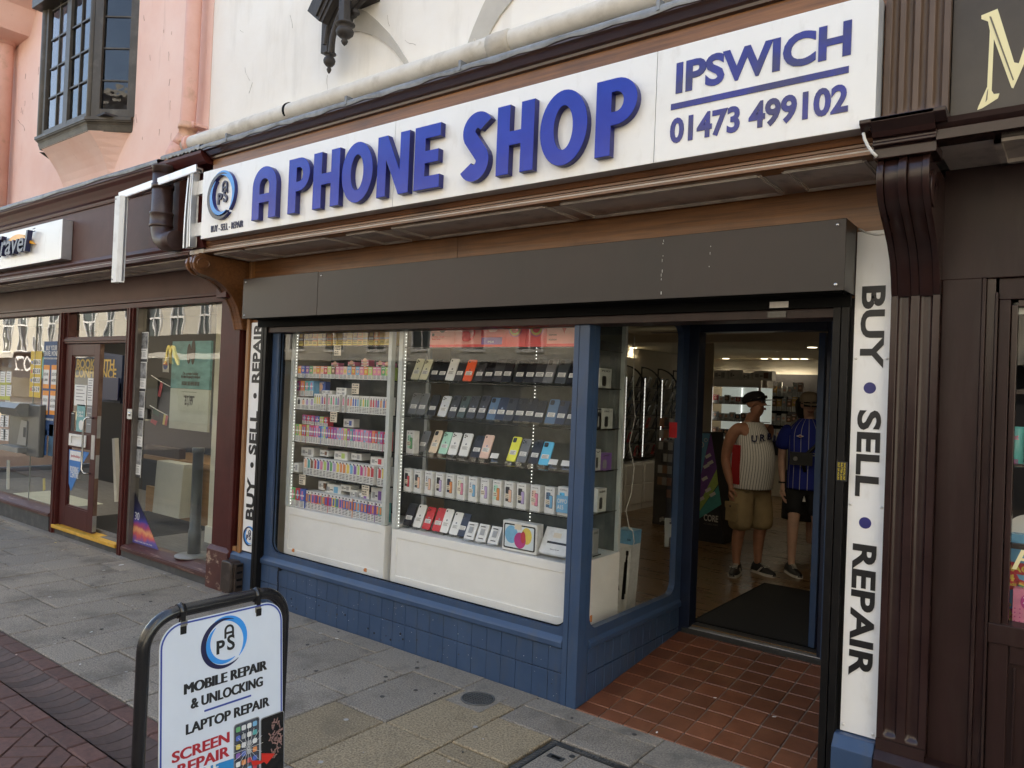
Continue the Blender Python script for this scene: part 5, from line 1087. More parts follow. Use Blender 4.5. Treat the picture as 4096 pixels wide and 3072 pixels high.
def phone(col, cam_, loc, label, group, mark=False, card=True):
    t = thing('phone', label, 'phone', loc, group); t.rotation_euler = (0, 0, random.uniform(-.10, .10)); k_ = random.uniform(.95, 1.05); t.scale = (1, 1, k_)
    for nm, me in zip(('body', 'camera', 'price_label', 'stand'), phone_parts(col, cam_)):
        if nm == 'price_label' and not card: continue
        o = bpy.data.objects.new(nm, me); COL.objects.link(o); o.parent = t
    if mark:
        if 'mark' not in PMESH:
            up = V(0, cos(LEAN), sin(LEAN)); n = XR.cross(up); b = MB(); o = V(0, 0, .012) + n * .0082
            b.shape([arc(0, .088, .0068, 60, 480, 16) ], o, XR, up, LOGO, .0006); b.shape([[(0, .0955), (.003, .0985), (.0035, .0995), (.0005, .097)]], o, XR, up, LOGO, .0006); PMESH['mark'] = b.mesh('back_mark')
        o = bpy.data.objects.new('back_mark', PMESH['mark']); COL.objects.link(o); o.parent = t
    return t
def prow(items, z, ypx0, ypx1, x0, x1, shelf, yy=.16):
    for i, (cx, col, cam_, mk) in enumerate(items):
        py = ypx0 + (ypx1 - ypx0) * (cx - x0) / (x1 - x0); X = kP(cx - 12, py, Y=YC + yy - .02).x
        phone(col, cam_, (X, YC + yy, z), '%s phone with price label, %s from the vape cabinet on the %s shelf' % (col, nth(i), shelf), 'phones on the %s shelf' % shelf, mk)
prow([(155, 'cream', 2, 1), (203, 'cream', 2, 1), (258, 'black', 1, 0), (303, 'black', 1, 0), (352, 'white', 1, 1), (400, 'graphite', 3, 0), (452, 'orange red', 1, 1), (512, 'graphite', 3, 1), (566, 'black', 3, 0), (620, 'graphite', 3, 0), (672, 'black', 3, 0), (742, 'black', 3, 0), (800, 'black', 3, 0), (856, 'graphite', 3, 0), (908, 'grey', 3, 0), (980, 'slate', 3, 0), (1045, 'black', 3, 0)], RZs[1], 330, 372, 100, 1050, 'second')
prow([(138, 'grey', 2, 0), (186, 'grey', 1, 0), (246, 'black', 1, 0), (308, 'silver', 2, 1), (364, 'graphite', 3, 1), (414, 'dark green', 3, 1), (470, 'graphite', 2, 1), (526, 'graphite', 3, 1), (586, 'blue', 3, 1), (634, 'navy', 1, 1), (684, 'graphite', 3, 0), (742, 'black', 3, 0), (797, 'black', 3, 0), (852, 'black', 3, 0), (920, 'blue', 3, 0), (975, 'navy', 3, 0), (1032, 'black', 3, 0)], RZs[2], 545, 606, 105, 1045, 'third')
prow([(190, 'grey', 1, 0), (256, 'pale gold', 3, 1), (312, 'mint', 2, 1), (366, 'white', 2, 1), (430, 'white', 2, 1), (496, 'black', 3, 0), (547, 'rose gold', 1, 1), (700, 'yellow', 3, 0), (758, 'grey', 2, 0), (825, 'black', 3, 0), (885, 'sky blue', 3, 0)], RZs[3], 760, 862, 85, 1040, 'fourth')
for i, cx in enumerate((608, 940, 1012)):
    p = kP(cx, 740 + (cx - 600) * .13, Y=YC + .12); o = MB(); o.obox((0, 0, 0), V(.032, 0, 0), V(0, .010, .016), V(0, .0008, -.0005), PAPER); o.box((-.03, -.01, -.045), (.03, .06, -.041), ACR); o.obox((0, .01, -.02), V(.028, 0, 0), V(0, .012, .02), V(0, .001, 0), ACR)
    tg = o.build('price_label_stand'); tg.location = (p.x, p.y, RZs[3] + .045); tag(tg, 'empty clear stand with white price label, %s from the vape cabinet' % nth(i), 'stand', 'empty stands on the fourth shelf')
# phone boxes
def phonebox(cx, col, screen, w, h, z, label, yy=.05, d=.05, word=None, rz=radians(-8)):
    X = kP(cx, 1000, Y=YC + yy).x
    t = thing('phone_box', label, 'box', (X, YC + yy, z), 'boxed phones'); t.rotation_euler = (0, 0, rz)
    b = MB(); b.box((-w / 2, 0, 0), (w / 2, d, h), LAB); o = bpy.data.objects.new('carton', b.mesh('carton')); COL.objects.link(o); o.parent = t
    bv = o.modifiers.new('b', 'BEVEL'); bv.width = .001
    b = MB(); b.shape([rrect(-w * .32, h * .22, w * .10, h * .80, w * .07, 4)], V(0, -.0008, 0), XR, ZU, PHM[col], .0014); b.shape([rrect(-w * .0, h * .20, w * .34, h * .70, w * .07, 4)], V(0, -.0012, 0), XR, ZU, BLACK, .0014); b.shape([rrect(w * .02, h * .215, w * .32, h * .685, w * .06, 4)], V(0, -.0024, 0), XR, ZU, PM[screen], .0006)
    for k in range(3): b.lathe((-w * .22, -.0016, h * (.74 - .07 * k)), [(w * .05, 0), (w * .05, .0008)], BLACK, 10, (0, -1, 0), False)
    b.text(word or 'Galaxy A%d' % (14 + (int(cx) % 5) * 10), V(-w * .30, -.0005, h * .87), XR, ZU, w * .6, h * .045, INK, .0008, .01)
    b.box((-w * .36, -.0044, h * .34), (w * .10, -.0030, h * .52), CREAMP); b.box((-w * .30, -.0050, h * .45), (w * .02, -.0040, h * .47), INK); b.box((-w * .30, -.0050, h * .38), (w * .04, -.0040, h * .40), INK)
    o = bpy.data.objects.new('print', b.mesh('print')); COL.objects.link(o); o.parent = t
for i, (cx, c, s_) in enumerate(((108, 'graphite', 'red'), (166, 'slate', 'peach'), (228, 'silver', 'peach'), (290, 'black', 'lilac'), (350, 'navy', 'orange'), (412, 'cream', 'pink'), (480, 'silver', 'sky blue'), (548, 'white', 'lilac'), (618, 'mint', 'orange'), (686, 'graphite', 'peach'), (758, 'graphite', 'lilac'), (836, 'rose gold', 'pink'), (918, 'blue', 'sky blue'))):
    phonebox(cx, c, s_, .082, .163, RZs[4], 'white box picturing a %s phone, %s from the vape cabinet on the box shelf' % (c, nth(i)), word='Redmi 10C' if cx == 918 else None)
phonebox(998, 'sky blue', 'orange', .095, .175, RZs[4], 'blue and white phone box reading OPPO A15 at the right end of the box shelf', word='OPPO')
p = kP(998, 1050, Y=YC + .04); b = MB(); b.box((p.x - .047, YC + .030, RZs[4] + .02), (p.x + .047, YC + .0325, RZs[4] + .125), PM['sky blue'])
b.text('OPPO', V(p.x - .04, YC + .030, RZs[4] + .078), XR, ZU, .07, .026, PAPER, .001, .01); b.text('A15', V(p.x - .04, YC + .030, RZs[4] + .040), XR, ZU, .045, .026, PAPER, .001, .01)
tag(b.build('box_sleeve'), 'sky blue printed sleeve reading OPPO A15 on the last phone box', 'sleeve')
t = phonebox(115, 'mint', 'green', .088, .165, RZs[3], 'white box picturing a green phone beside the vape cabinet on the fourth shelf', yy=.10, word='14')
# bottom shelf
prow([(112, 'black', 1, 0), (166, 'white', 1, 1), (217, 'red', 2, 1), (276, 'red', 1, 1), (318, 'white', 1, 1), (372, 'white', 1, 1), (414, 'navy', 2, 0)], RZs[5], 1180, 1262, 60, 430, 'bottom', .10)
for i, cx in enumerate((470, 535, 605)):
    p = kP(cx - 8, 1275 + i * 14, Y=YC + .07); b = MB(); up = V(0, .42, .9); n = XR.cross(up.normalized())
    b.obox(V(0, .03, .065), XR * .042, up * .060, n * .006, LAB); b.obox(V(0, .03, .07) + n * .007, XR * .018, up * .022, n * .0008, PM['grey']); b.obox(V(0, .03, .085) + n * .007 + up * .022, XR * .02, up * .003, n * .0008, INK); b.obox(V(0, .03, .065) + n * .007 - up * .04, XR * .02, up * .003, n * .0008, INK)
    b.box((-.03, -.03, 0), (.03, .05, .012), ACR)
    o = b.build('earphone_card'); o.location = (p.x, YC + .06, RZs[5]); tag(o, 'white earphone pack on a stand, %s along towards the tablet box' % nth(i), 'pack', 'earphone packs')
t = thing('tablet_box', 'white tablet box printed with blue, magenta and yellow shapes on the bottom shelf', 'box', (0, 0, 0))
pa, pb_ = kP(650, 1295, Y=YC + .03), kP(842, 1328, Y=YC + .03); w = pb_.x - pa.x; h = kP(652, 1128, Y=YC + .03).z - pa.z
b = MB(); b.box((pa.x, YC + .03, RZs[5] + .002), (pa.x + w, YC + .10, RZs[5] + h), LAB); b.build('carton', t, bevel=.001)
b = MB(); X0, Z0 = pa.x, RZs[5] + .002; h -= .002
b.shape([rrect(w * .04, h * .08, w * .96, h * .92, .012)], V(X0, YC + .0292, Z0), XR, ZU, BLACK, .0014); b.shape([rrect(w * .075, h * .125, w * .925, h * .875, .008)], V(X0, YC + .0278, Z0), XR, ZU, mat('pale tablet screen', (.62, .70, .74), .3, .05), .0006)
def el(cx, cz, rx, rz, m, d): b.shape([[(x, z) for x, z in arc(w * cx, h * cz, w * rx, 0, 360, 28, h * rz)[:-1]]], V(X0, YC + .0270 - d, Z0), XR, ZU, m, .0005)
el(.27, .56, .19, .30, PM['sky blue'], 0); el(.72, .58, .15, .28, PM['yellow'], .0004); el(.53, .40, .17, .27, PM['magenta'], .0008); el(.62, .52, .07, .2, PM['red'], .0012); b.box((X0 + w * .36, YC + .0275, Z0 + h * .75), (X0 + w * .56, YC + .0262, Z0 + h * .93), CREAMP); b.build('print', t)
t = thing('tablet_box', 'plain white tablet box leaning at the right end of the bottom shelf', 'box', (0, 0, 0))
p0, p1 = kP(855, 1330, Y=YC + .04), kP(1022, 1360, Y=YC + .04); w = min(p1.x - p0.x, RXb - .012 - p0.x); up = V(0, .5, .866); n = XR.cross(up); c0 = V(p0.x, YC + .04, RZs[5] + .03)
b = MB(); b.obox(c0 + XR * w / 2 + up * .085 - n * .025, XR * w / 2, up * .085, n * .025, LAB); b.build('carton', t, bevel=.001)
b = MB(); b.obox(c0 + XR * w * .56 + up * .070 + n * .0006, XR * w * .38, up * .007, n * .0008, BLACK); b.obox(c0 + XR * w * .45 + up * .12 + n * .0006, XR * w * .13, up * .016, n * .0006, CREAMP); b.text('Galaxy Tab A8', c0 + XR * w * .35 + up * .022 + n * .0003, XR, up, w * .3, .009, INK, .0006); b.build('print', t)
b = MB(); b.box((p0.x + .02, YC - .0, RZs[5]), (p0.x + w - .01, YC + .09, RZs[5] + .03), ACR); b.build('stand', t)
# red boxes on the top shelf
xs = [kP(x, 140, Y=YC + .03).x for x in (240, 380, 530, 662, 782, 902, 1072)]; zt = RZs[0] + .21
REDB = mat('red box print', (.72, .02, .025), .35, .08, coat=.2); PINKB = mat('pink box print', (.80, .30, .27), .4, .06)
for i, (bg, lab) in enumerate(((PINKB, 'red and pink wireless charger box'), (PINKB, 'pink box with a red camera grip'), (REDB, 'red controller box with PS4 band'), (REDB, 'red box with a rainbow ring light'), (REDB, 'second red box with a rainbow ring light'), (PINKB, 'pink box picturing a headset'))):
    a, c = xs[i], xs[i + 1]; t = thing('gadget_box', lab + ' on the top shelf', 'box', (a, YC + .03, RZs[0]), 'red gadget boxes')
    b = MB(); b.box((a + .001, YC + .03, RZs[0] + .001), (c - .001, YC + .13, zt), REDB, faces={'front': bg}); b.build('carton', t)
    b = MB(); m_ = (a + c) / 2; y = YC + .0295
    b.box((a + .001, y, RZs[0] + .001), (c - .001, y + .0008, RZs[0] + .020), REDB)
    if i == 0: b.shape([arc(0, 0, .045, 180, 360, 16) + arc(0, 0, .03, 360, 180, 16)], V(m_, y, RZs[0] + .15), XR, ZU, BLACK, .001); b.text('Wireless Charger\nMusic Lamp', V(a + .02, y, RZs[0] + .05), XR, ZU, .12, .032, REDB, .001, .01); b.lathe((a + .03, y, RZs[0] + .09), [(.012, 0), (.012, .001)], INK, 10, (0, -1, 0))
    elif i == 1: b.shape([rrect(-.05, .03, .02, .10, .02)], V(m_, y, RZs[0] + .01), XR, ZU, REDB, .001); b.shape([arc(0, 0, .055, -90, 90, 16) + arc(0, 0, .04, 90, -90, 16)], V(m_ + .01, y, RZs[0] + .10), XR, ZU, REDB, .001)
    elif i == 2: b.box((a + .004, y - .0006, RZs[0] + .018), (c - .02, y, RZs[0] + .065), PM['purple']); b.text('PS4', V(a + .06, y - .0006, RZs[0] + .028), XR, ZU, .05, .014, PAPER, .001, .01); b.shape([rrect(-.04, .1, .04, .16, .025)], V(m_, y, RZs[0]), XR, ZU, PINKB, .001)
    elif i in (3, 4):
        for k_, (c_, r_) in enumerate((('magenta', .055), ('orange', .049), ('yellow', .043), ('lime', .037))): b.lathe((m_, y - .0004 * k_, RZs[0] + .12), [(r_, 0), (r_, .0008)], PM[c_], 28, (0, -1, 0), False)
        b.lathe((m_, y - .0018, RZs[0] + .12), [(.031, 0), (.031, .0008)], REDB, 24, (0, -1, 0), False)
    else: b.shape([[(-.06, .20), (.05, .20), (.0, .08), (-.02, .12)]], V(m_ + .02, y, RZs[0]), XR, ZU, REDB, .001); b.text('HEADPHONES', V(a + .015, y, RZs[0] + .07), XR, ZU, .06, .010, INK, .001); b.text('MICROPHONE', V(a + .015, y, RZs[0] + .04), XR, ZU, .06, .010, INK, .001)
    b.build('print', t)
# boxes seen through the side pane, facing the lobby
def kds(x, y): return kD(x, y, X=RXb - .03)
for i, (x0, x1, y0, y1, word, lab) in enumerate(((108, 160, 300, 390, 'POD', 'white pod kit box, uppermost at the side of the phone cabinet'), (120, 165, 480, 572, 'DRAG S', 'pale kit box reading DRAG S at the side of the phone cabinet'), (96, 114, 480, 572, 'ES', 'narrow dark kit box beside the box reading DRAG S'), (86, 112, 662, 755, 'V', 'narrow white kit box, third level at the side of the phone cabinet'), (112, 160, 680, 757, 'X', 'purple kit box, third level at the side of the phone cabinet'), (98, 136, 838, 940, 'CALIBURN', 'white kit box with upright lettering, fourth level at the side of the phone cabinet'), (76, 102, 1020, 1130, '105', 'pale phone box, lowest at the side of the phone cabinet'))):
    p, q = kds(x0, y1), kds(x1, y1 - (x1 - x0) * .15); h = kds(x0, y0).z - kds(x0, y1).z; w = q.y - p.y
    t = thing('kit_box', lab, 'box', (RXb - .03, p.y, p.z), 'kit boxes at the cabinet side'); pz_ = [LAB, LAB, PM['black'], LAB, PM['purple'], LAB, PM['grey']][i]
    b = MB(); b.box((RXb - .09, p.y, p.z), (RXb - .03, q.y, p.z + h), pz_); b.build('carton', t)
    b = MB(); R_, O_ = V(0, 1, 0), V(RXb - .03, p.y, p.z)
    b.shape([rrect(w * .2, h * .12, w * .55, h * .62, w * .1)], O_, R_, ZU, PM['black'] if pz_ is LAB else PM['grey'], .001)
    b.text(word, O_ + R_ * w * .15 + ZU * h * .82, R_, ZU, w * .7, h * .09, INK if pz_ is not PM['black'] else PAPER, .001, .02); b.build('print', t)
    tag(MB().box((RXb - .10, p.y - .01, p.z - .008), (RXb - .02, q.y + .02, p.z - .001), GLASS_C, faces={'right': BLKGLOSS}).build('shelf', cabR))
# orange tape patches on the white cabinet base
for i, (px, py, k) in enumerate(((900 + 905 * .3014, 2000 + 668 * .3014, 0), (1100 + 333 * 1.085, 2200 + 74 * 1.085, 0))):
    p = U(px, py, Y=YC - .01); b = MB(); b.box((p.x - .012, YC - .009, p.z - .014), (p.x + .012, YC - .007, p.z + .014), PM['orange']); b.box((p.x - .02, YC - .0095, p.z - .012), (p.x + .004, YC - .0072, p.z + .004), PM['orange']); tag(b.build('tape_scrap'), ['torn orange tape scrap at the bottom of the vape cabinet', 'small orange tape scrap low between the two cabinets'][i], 'tape')
p = kD(68, 1412, X=-.05); tag(MB().box((-.052, p.y - .004, p.z - .02), (-.05, p.y + .02, p.z + .02), PM['orange']).build('tape_scrap'), 'orange tape scrap at the bottom corner of the side window', 'tape')
# ---------------------------------------------------------------- inside the phone shop
def lamp_at(p, r=.06):
    t = thing('downlight', None, 'downlight', p, 'ceiling downlights'); b = MB(); b.lathe(p - V(0, 0, .008), [(r, .0), (r, .008)], LAMP, 20); b.build('diffuser', t)
    b = MB(); b.tube([p - V(0, 0, .006), p], [r + .012, r + .012], PAPER, 20); b.build('rim', t)
    ld = bpy.data.lights.new('downlight', 'SPOT'); ld.energy = 2.3; ld.color = (1, .90, .72); ld.spot_size = radians(150); ld.spot_blend = .6; ld.shadow_soft_size = r
    lo = bpy.data.objects.new('lamp', ld); COL.objects.link(lo); lo.parent = t; lo.location = (0, 0, -.012)
    return t
names = ['leftmost of the four small ceiling lights over the far counter', 'bright ceiling light above the far cabinet', 'ceiling light right of the far cabinet top', 'ceiling light over the dark shelves', 'small distant ceiling light over the dark shelves', 'most distant ceiling light above the second man', 'ceiling light by the door edge', 'wide ceiling light seen through the side window', 'right hand ceiling light seen through the side window', 'ceiling light behind the hanging white cable', 'ceiling light nearest the phone cabinet', 'faint ceiling light beside the corner post']
for (x, y), nm in zip(((668, 258), (838, 260), (887, 270), (933, 280), (973, 287), (1013, 297), (1050, 208), (350, 230), (433, 243), (257, 210), (172, 148), (127, 154)), names):
    p = kD(x, y, Z=CZ)
    if p.y > 9.2: p = p + (CC - p) * (1 - (9.2 - CC.y) / (p.y - CC.y)); p = V(p.x, p.y, CZ)
    lamp_at(p)['label'] = nm
for i, (x, y) in enumerate(((-.75, 2.0), (.25, 2.05), (1.1, 2.1))): lamp_at(V(x, y, CZ))['label'] = 'unseen ceiling light added to brighten the doorway figures, %s along from the phone cabinet' % nth(i)  # lamps added out of view above the door head to brighten the figures
ac = thing('air_conditioner', 'white ceiling air conditioner cassette above the shop door', 'air conditioner', (-.5, 3.2, 2.4))
a, c = kD(360, 205, Z=2.40), kD(895, 208, Z=2.40)
b = MB(); b.box((-1.15, 2.45, 2.44), (.0, 3.25, 2.56), CEIL); b.box((-1.15, 2.42, 2.40), (.0, 2.80, 2.445), CEIL); b.build('body', ac, bevel=.02)
b = MB(); b.box((-1.02, 2.40, 2.455), (-.10, 2.449, 2.53), VOID); b.box((-.9, 2.5, 2.396), (-.2, 2.56, 2.40), GREYINK); b.build('vent', ac)
mt_ = thing('door_mat', 'large black ribbed mat inside the shop doorway', 'mat', (.4, 2.3, FZ)); b = MB(); x0 = .06; b.box((x0, 1.50, FZ), (.90, 3.02, FZ + .008), MATB); b.build('pile', mt_); b = MB()
for a in ((x0 - .02, 1.48, x0, 3.04), (.90, 1.48, .92, 3.04), (x0, 1.48, .9, 1.50), (x0, 3.02, .9, 3.04)): b.box((a[0], a[1], FZ), (a[2], a[3], FZ + .006), VOID)
b.build('rubber_edge', mt_)
# wall of accessory bays on the left
CASE_M = [PHM[k] for k in ('black', 'graphite', 'navy', 'slate', 'grey', 'red', 'silver', 'blue')]
cmesh = []
for m_ in CASE_M:
    b = MB(); up = V(.35, 0, .94); b.obox(V(.02, 0, .085), V(0, .036, 0), up * .08, V(.94, 0, -.35) * .006, m_); b.obox(V(.028, 0, .10), V(0, .024, 0), up * .045, V(.94, 0, -.35) * .005, random.choice((PAPER, INK, GREYINK))); cmesh.append(b.mesh('case_pack'))
bays = [5.06, 5.62, 6.18, 6.74, 7.30, 7.86]
for i, y0 in enumerate(bays):
    t = thing('display_bay', 'white accessory bay with black arched side, %s along from the street' % nth(i), 'display bay', (-3.2, y0, FZ), 'accessory bays along the left wall'); W_ = .56
    b = MB(); b.box((-3.25, y0, .2), (-3.20, y0 + W_, 2.4), INW); b.box((-3.2, y0 + .01, FZ), (-2.82, y0 + W_ - .01, .86), CABW); b.build('carcass', t)
    b = MB(); b.box((-2.822, y0 + .03, .58), (-2.805, y0 + W_ - .03, .84), CABW); b.box((-2.822, y0 + .03, .28), (-2.805, y0 + W_ - .03, .56), CABW); b.build('drawer', t, bevel=.004)
    b = MB(); pts = [(-3.2, .9), (-3.2, 2.28)] + [(-3.2 + .38 * sin(radians(a)), 2.28 - .38 * (1 - cos(radians(a)))) for a in range(10, 91, 10)] + [(-2.82, .9), (-2.84, .9)] + [(-3.2 + .355 * sin(radians(a)), 2.26 - .37 * (1 - cos(radians(a)))) for a in range(90, 9, -10)] + [(-3.18, 2.25), (-3.18, .9)]
    b.prism(pts, y0 + W_ - .012, y0 + W_, BLKGLOSS, 'y'); b.build('arched_side', t)
    b = MB(); z = .95
    while z < 2.08: b.box((-2.832, y0 + W_ - .027, z), (-2.824, y0 + W_ - .018, z + .009), LED); z += .020
    b.build('led_strip', t)
    b = MB()
    for k in range(6): b.box((-3.2, y0 + .01, .92 + k * .205), (-2.92, y0 + W_ - .02, .926 + k * .205), BLKGLOSS)
    b.build('shelf', t)
    if i < 5:
        for k in range(6):
            for j in range(3):
                if random.random() < .88: put('case_pack', random.choice(cmesh), (-3.02, y0 + .10 + j * .17 + random.uniform(-.01, .01), .928 + k * .205), 'phone case pack, %s along on the %s shelf of the %s accessory bay' % (nth(j), nth(k), nth(i)), 'pack', 'phone case packs on the wall bays')
# far glass cabinet
p0, p1 = kD(598, 350, Y=6.5), kD(822, 352, Y=6.5)
fc = thing('glass_cabinet', 'white lit glass cabinet with boxes on top at the back of the shop', 'cabinet', (p0.x, 6.5, FZ)); zt = p0.z; x0, x1 = p0.x, p1.x
b = MB(); b.box((x0, 6.5, FZ), (x1, 7.0, 1.05), CABW); b.box((x0 - .01, 6.49, zt - .10), (x1 + .01, 7.0, zt), CABW); b.box((x0, 6.5, 1.05), (x0 + .025, 6.53, zt), CABW); b.box((x1 - .03, 6.5, 1.05), (x1, 6.53, zt), CABW); b.build('frame', fc)
b = MB(); b.box((x0, 6.96, 1.05), (x1, 7.0, zt), glow('lit cabinet back', (.62, .72, .72), .08)); b.build('back_panel', fc)
b = MB()
for z in (1.30, 1.52, 1.76): b.box((x0, 6.52, z), (x1, 6.95, z + .008), BLKGLOSS)
b.build('shelf', fc)
b = MB()
for x in (x0 + .03, x1 - .04, x0 + .3, x0 + .55):
    z = 1.08
    while z < zt - .12: b.box((x, 6.515 if x < x0 + .1 or x > x1 - .1 else 6.94, z), (x + .010, 6.52 if x < x0 + .1 or x > x1 - .1 else 6.945, z + .013), LED); z += .02
b.build('led_strip', fc)
for k, z in enumerate((1.308, 1.528, 1.768)):
    for j in range(8): put('small_box', carton_mesh(2, random.choice(('grey', 'black', 'red', 'white', 'brown')), .07, .06, random.choice((.10, .12))), (x0 + .07 + j * .082, 6.55, z), 'small packet, %s along on the %s shelf of the far glass cabinet' % (nth(j), ('lowest', 'middle', 'upper')[k]), 'packet', 'packets in the far cabinet')
for j, (u, c, w, h) in enumerate(((.03, 'grey', .20, .13), (.26, 'white', .14, .14), (.45, 'grey', .12, .1), (.60, 'brown', .26, .13))): put('small_box', carton_mesh(7, c, w, .15, h), (x0 + u + w / 2, 6.55, zt), ('printed box', 'white box with dark picture', 'small grey box', 'brown box')[j] + ' standing on top of the far glass cabinet', 'box', 'boxes on the far cabinet')
# dark shelves further back
ds = thing('wall_shelves', 'black wall shelves of small packs behind the man in the vest', 'shelves', (-1.4, 9.3, 1)); q0, q1 = kD(828, 545, Y=9.2), kD(925, 360, Y=9.2)
b = MB(); b.box((q0.x - .1, 9.38, .9), (q1.x + .5, 9.44, 2.3), INDK)
zz = [kD(860, y, Y=9.2).z for y in (425, 488, 552, 620)]
for z in zz: b.box((q0.x - .1, 9.1, z - .03), (q1.x + .02, 9.4, z), VOID)
b.build('frame', ds)
for k, z in enumerate(zz):
    for j in range(9): put('small_box', carton_mesh(2, random.choice(('white', 'grey', 'gold', 'black', 'white', 'brown')), .075, .05, random.choice((.20, .24, .17))), (q0.x - .05 + j * .085, 9.15, z), 'small pack, %s along on the %s of the black wall shelves' % (nth(j), nth(k)), 'pack', 'packs on the black shelves')
# CORE display stand
cs_ = thing('display_stand', 'wedge shaped card display stand reading CORE in blue, purple and green', 'stand', (-1.5, 4.6, FZ)); YK = 4.5
def kk(x, y): p = kD(x, y, Y=YK); return (p.x, p.z)
b = MB(); o = [kk(520, 1004), kk(660, 1015), kk(604, 585), kk(532, 585)]; z0 = FZ; dz = kk(520, 1004)[1] - FZ
out = [(o[0][0], FZ), (o[1][0], FZ), o[2], o[3]]; b.prism(out, YK, YK + .35, mat('dark card', (.03, .03, .034), .5, .2), 'y'); b.build('body', cs_)
b = MB()
def pl_(pts, m, d): b.prism([kk(*p) for p in pts], YK - .002 - d, YK, m, 'y')
pl_(((528, 590), (600, 590), (560, 760), (527, 900)), PM['sky blue'], 0); pl_(((602, 592), (628, 745), (527, 950), (527, 895), (562, 755)), PM['purple'], .001); pl_(((627, 750), (634, 815), (528, 968), (528, 945)), PM['lime'], .002); pl_(((635, 820), (648, 905), (545, 970), (530, 966)), PM['teal'], .003); b.build('print', cs_)
b = MB(); a = kk(570, 982); c = kk(634, 962); b.text('CORE', V(a[0], YK - .004, kk(600, 980)[1]), XR, ZU, c[0] - a[0], .075, PAPER, .002, .02); b.text('ACCESSORIES', V(a[0], YK - .004, kk(600, 996)[1]), XR, ZU, c[0] - a[0], .02, GREYINK, .002)
for (x, y, r) in ((560, 640, 14), (580, 620, 9)): p = kk(x, y); b.shape([arc(0, 0, r * .0024, 0, 360, 14)[:-1], arc(0, 0, r * .0018, 0, 360, 14)[:-1]], V(p[0], YK - .004, p[1]), XR, ZU, PAPER, .002)
for (x, y) in ((590, 690), (600, 720), (582, 735), (575, 790), (590, 840), (610, 860), (560, 880)): p = kk(x, y); b.obox(V(p[0], YK - .006, p[1]), V(.03, 0, .02), V(0, .001, 0), V(-.01, 0, .015), PAPER)
b.build('lettering', cs_)
# gift card rack by the side window
gr = thing('card_rack', 'dark rack of gift cards behind the side window', 'rack', (-.9, 3.6, FZ)); g0, g1 = kD(342, 990, Z=FZ), kD(440, 985, Z=FZ); yk = g0.y
b = MB(); xg1 = kD(432, 700, Y=yk).x; b.box((g0.x, yk, FZ), (xg1, yk + .4, kD(390, 625, Y=yk).z), INDK); b.build('body', gr)
b = MB(); b.text('giftcards', V(kD(374, 980, Y=yk).x, yk - .001, kD(400, 985, Y=yk).z), XR, ZU, kD(432, 980, Y=yk).x - kD(374, 980, Y=yk).x, .07, PAPER, .002, .01); b.build('lettering', gr)
b = MB()
for k in range(7):
    for j in range(3): z = .55 + k * .15; x = g0.x + .05 + j * (xg1 - g0.x - .06) / 3; b.box((x, yk - .006, z), (x + .07, yk - .001, z + .10), random.choice((PM['grey'], PM['black'], GREYINK, PM['brown'])))
b.build('hanging_card', gr)
# tripod carton, cable, stickers on the side glass
tb = thing('tripod_carton', 'tall white carton with blue top picturing camera tripods behind the side window', 'carton', (-.42, 1.15, FZ))
yy = 1.02; a0, a1 = kD(172, 1385, Y=yy), kD(226, 1365, Y=yy); t0, t1 = kD(182, 1012, Y=yy), kD(257, 1022, Y=yy); s0, s1 = kD(178, 1072, Y=yy), kD(252, 1080, Y=yy)
b = MB(); b.prism([(a0.x, a0.z), (a1.x, a0.z), (s1.x, s0.z), (s0.x, s0.z)], yy, yy + .13, LAB, 'y'); b.prism([(s0.x, s0.z), (s1.x, s0.z), (t1.x, t0.z), (t0.x, t0.z)], yy, yy + .13, PM['sky blue'], 'y'); b.build('carton', tb)
b = MB(); P2 = lambda x, y: V(kD(x, y, Y=yy - .004).x, yy - .003, kD(x, y, Y=yy - .004).z)
for p, q, w in (((232, 1115), (222, 1200), .012), ((228, 1150), (218, 1300), .016), ((222, 1160), (208, 1325), .012), ((226, 1170), (214, 1325), .01), ((183, 1165), (181, 1290), .006), ((184, 1200), (174, 1290), .005), ((184, 1200), (194, 1285), .005)): b.bar(P2(*p), P2(*q), w, .002, BLACK, (0, 1, 0))
b.obox(P2(185, 1168), V(.016, 0, 0), V(0, .001, 0), V(0, 0, .012), BLACK); b.obox(P2(231, 1120), V(.010, 0, 0), V(0, .001, 0), V(0, 0, .016), BLACK); b.text('3365', P2(230, 1065), XR, ZU, .03, .014, NAVY, .001, .01); b.build('print', tb)
b = MB(); pts = [(262, 160), (262, 250), (258, 420), (266, 520), (240, 640), (262, 740), (250, 850), (225, 930), (240, 1010), (255, 1020), (262, 1070), (250, 1110)]; b.tube([kD(x, y, Y=1.0) for x, y in pts], .0035, LAB, 6); tag(b.build('hanging_cable'), 'thin white cable hanging from the ceiling behind the side window', 'cable')
sgl = thing('glass_sticker', 'pale T shaped tape patch on the inside of the side window', 'sticker', (-.041, 1, 1)); k2 = lambda x, y: (lambda p: (p.y, p.z))(kD(x, y, X=-.042))
b = MB(); b.prism([k2(398, 965), k2(420, 965), k2(418, 992), k2(461, 985), k2(459, 1046), k2(417, 1050), k2(414, 1092), k2(397, 1092)], -.0435, -.0415, mat('frosted tape', (.42, .44, .42), .6, .1)); b.build('patch', sgl)
c = kD(440, 1110, X=-.042); tag(MB().lathe(c, [(.030, 0), (.030, .001)], PM['red'], 20, (1, 0, 0), False).build('round_sticker'), 'round red sticker low on the side window by the door', 'sticker')
p = kD(433, 575, Y=1.25); tag(MB().box((p.x - .03, 1.25, p.z - .055), (p.x + .03, 1.27, p.z + .055), REDB).build('red_notice', None, .002), 'small red notice box beside the door frame inside', 'notice')
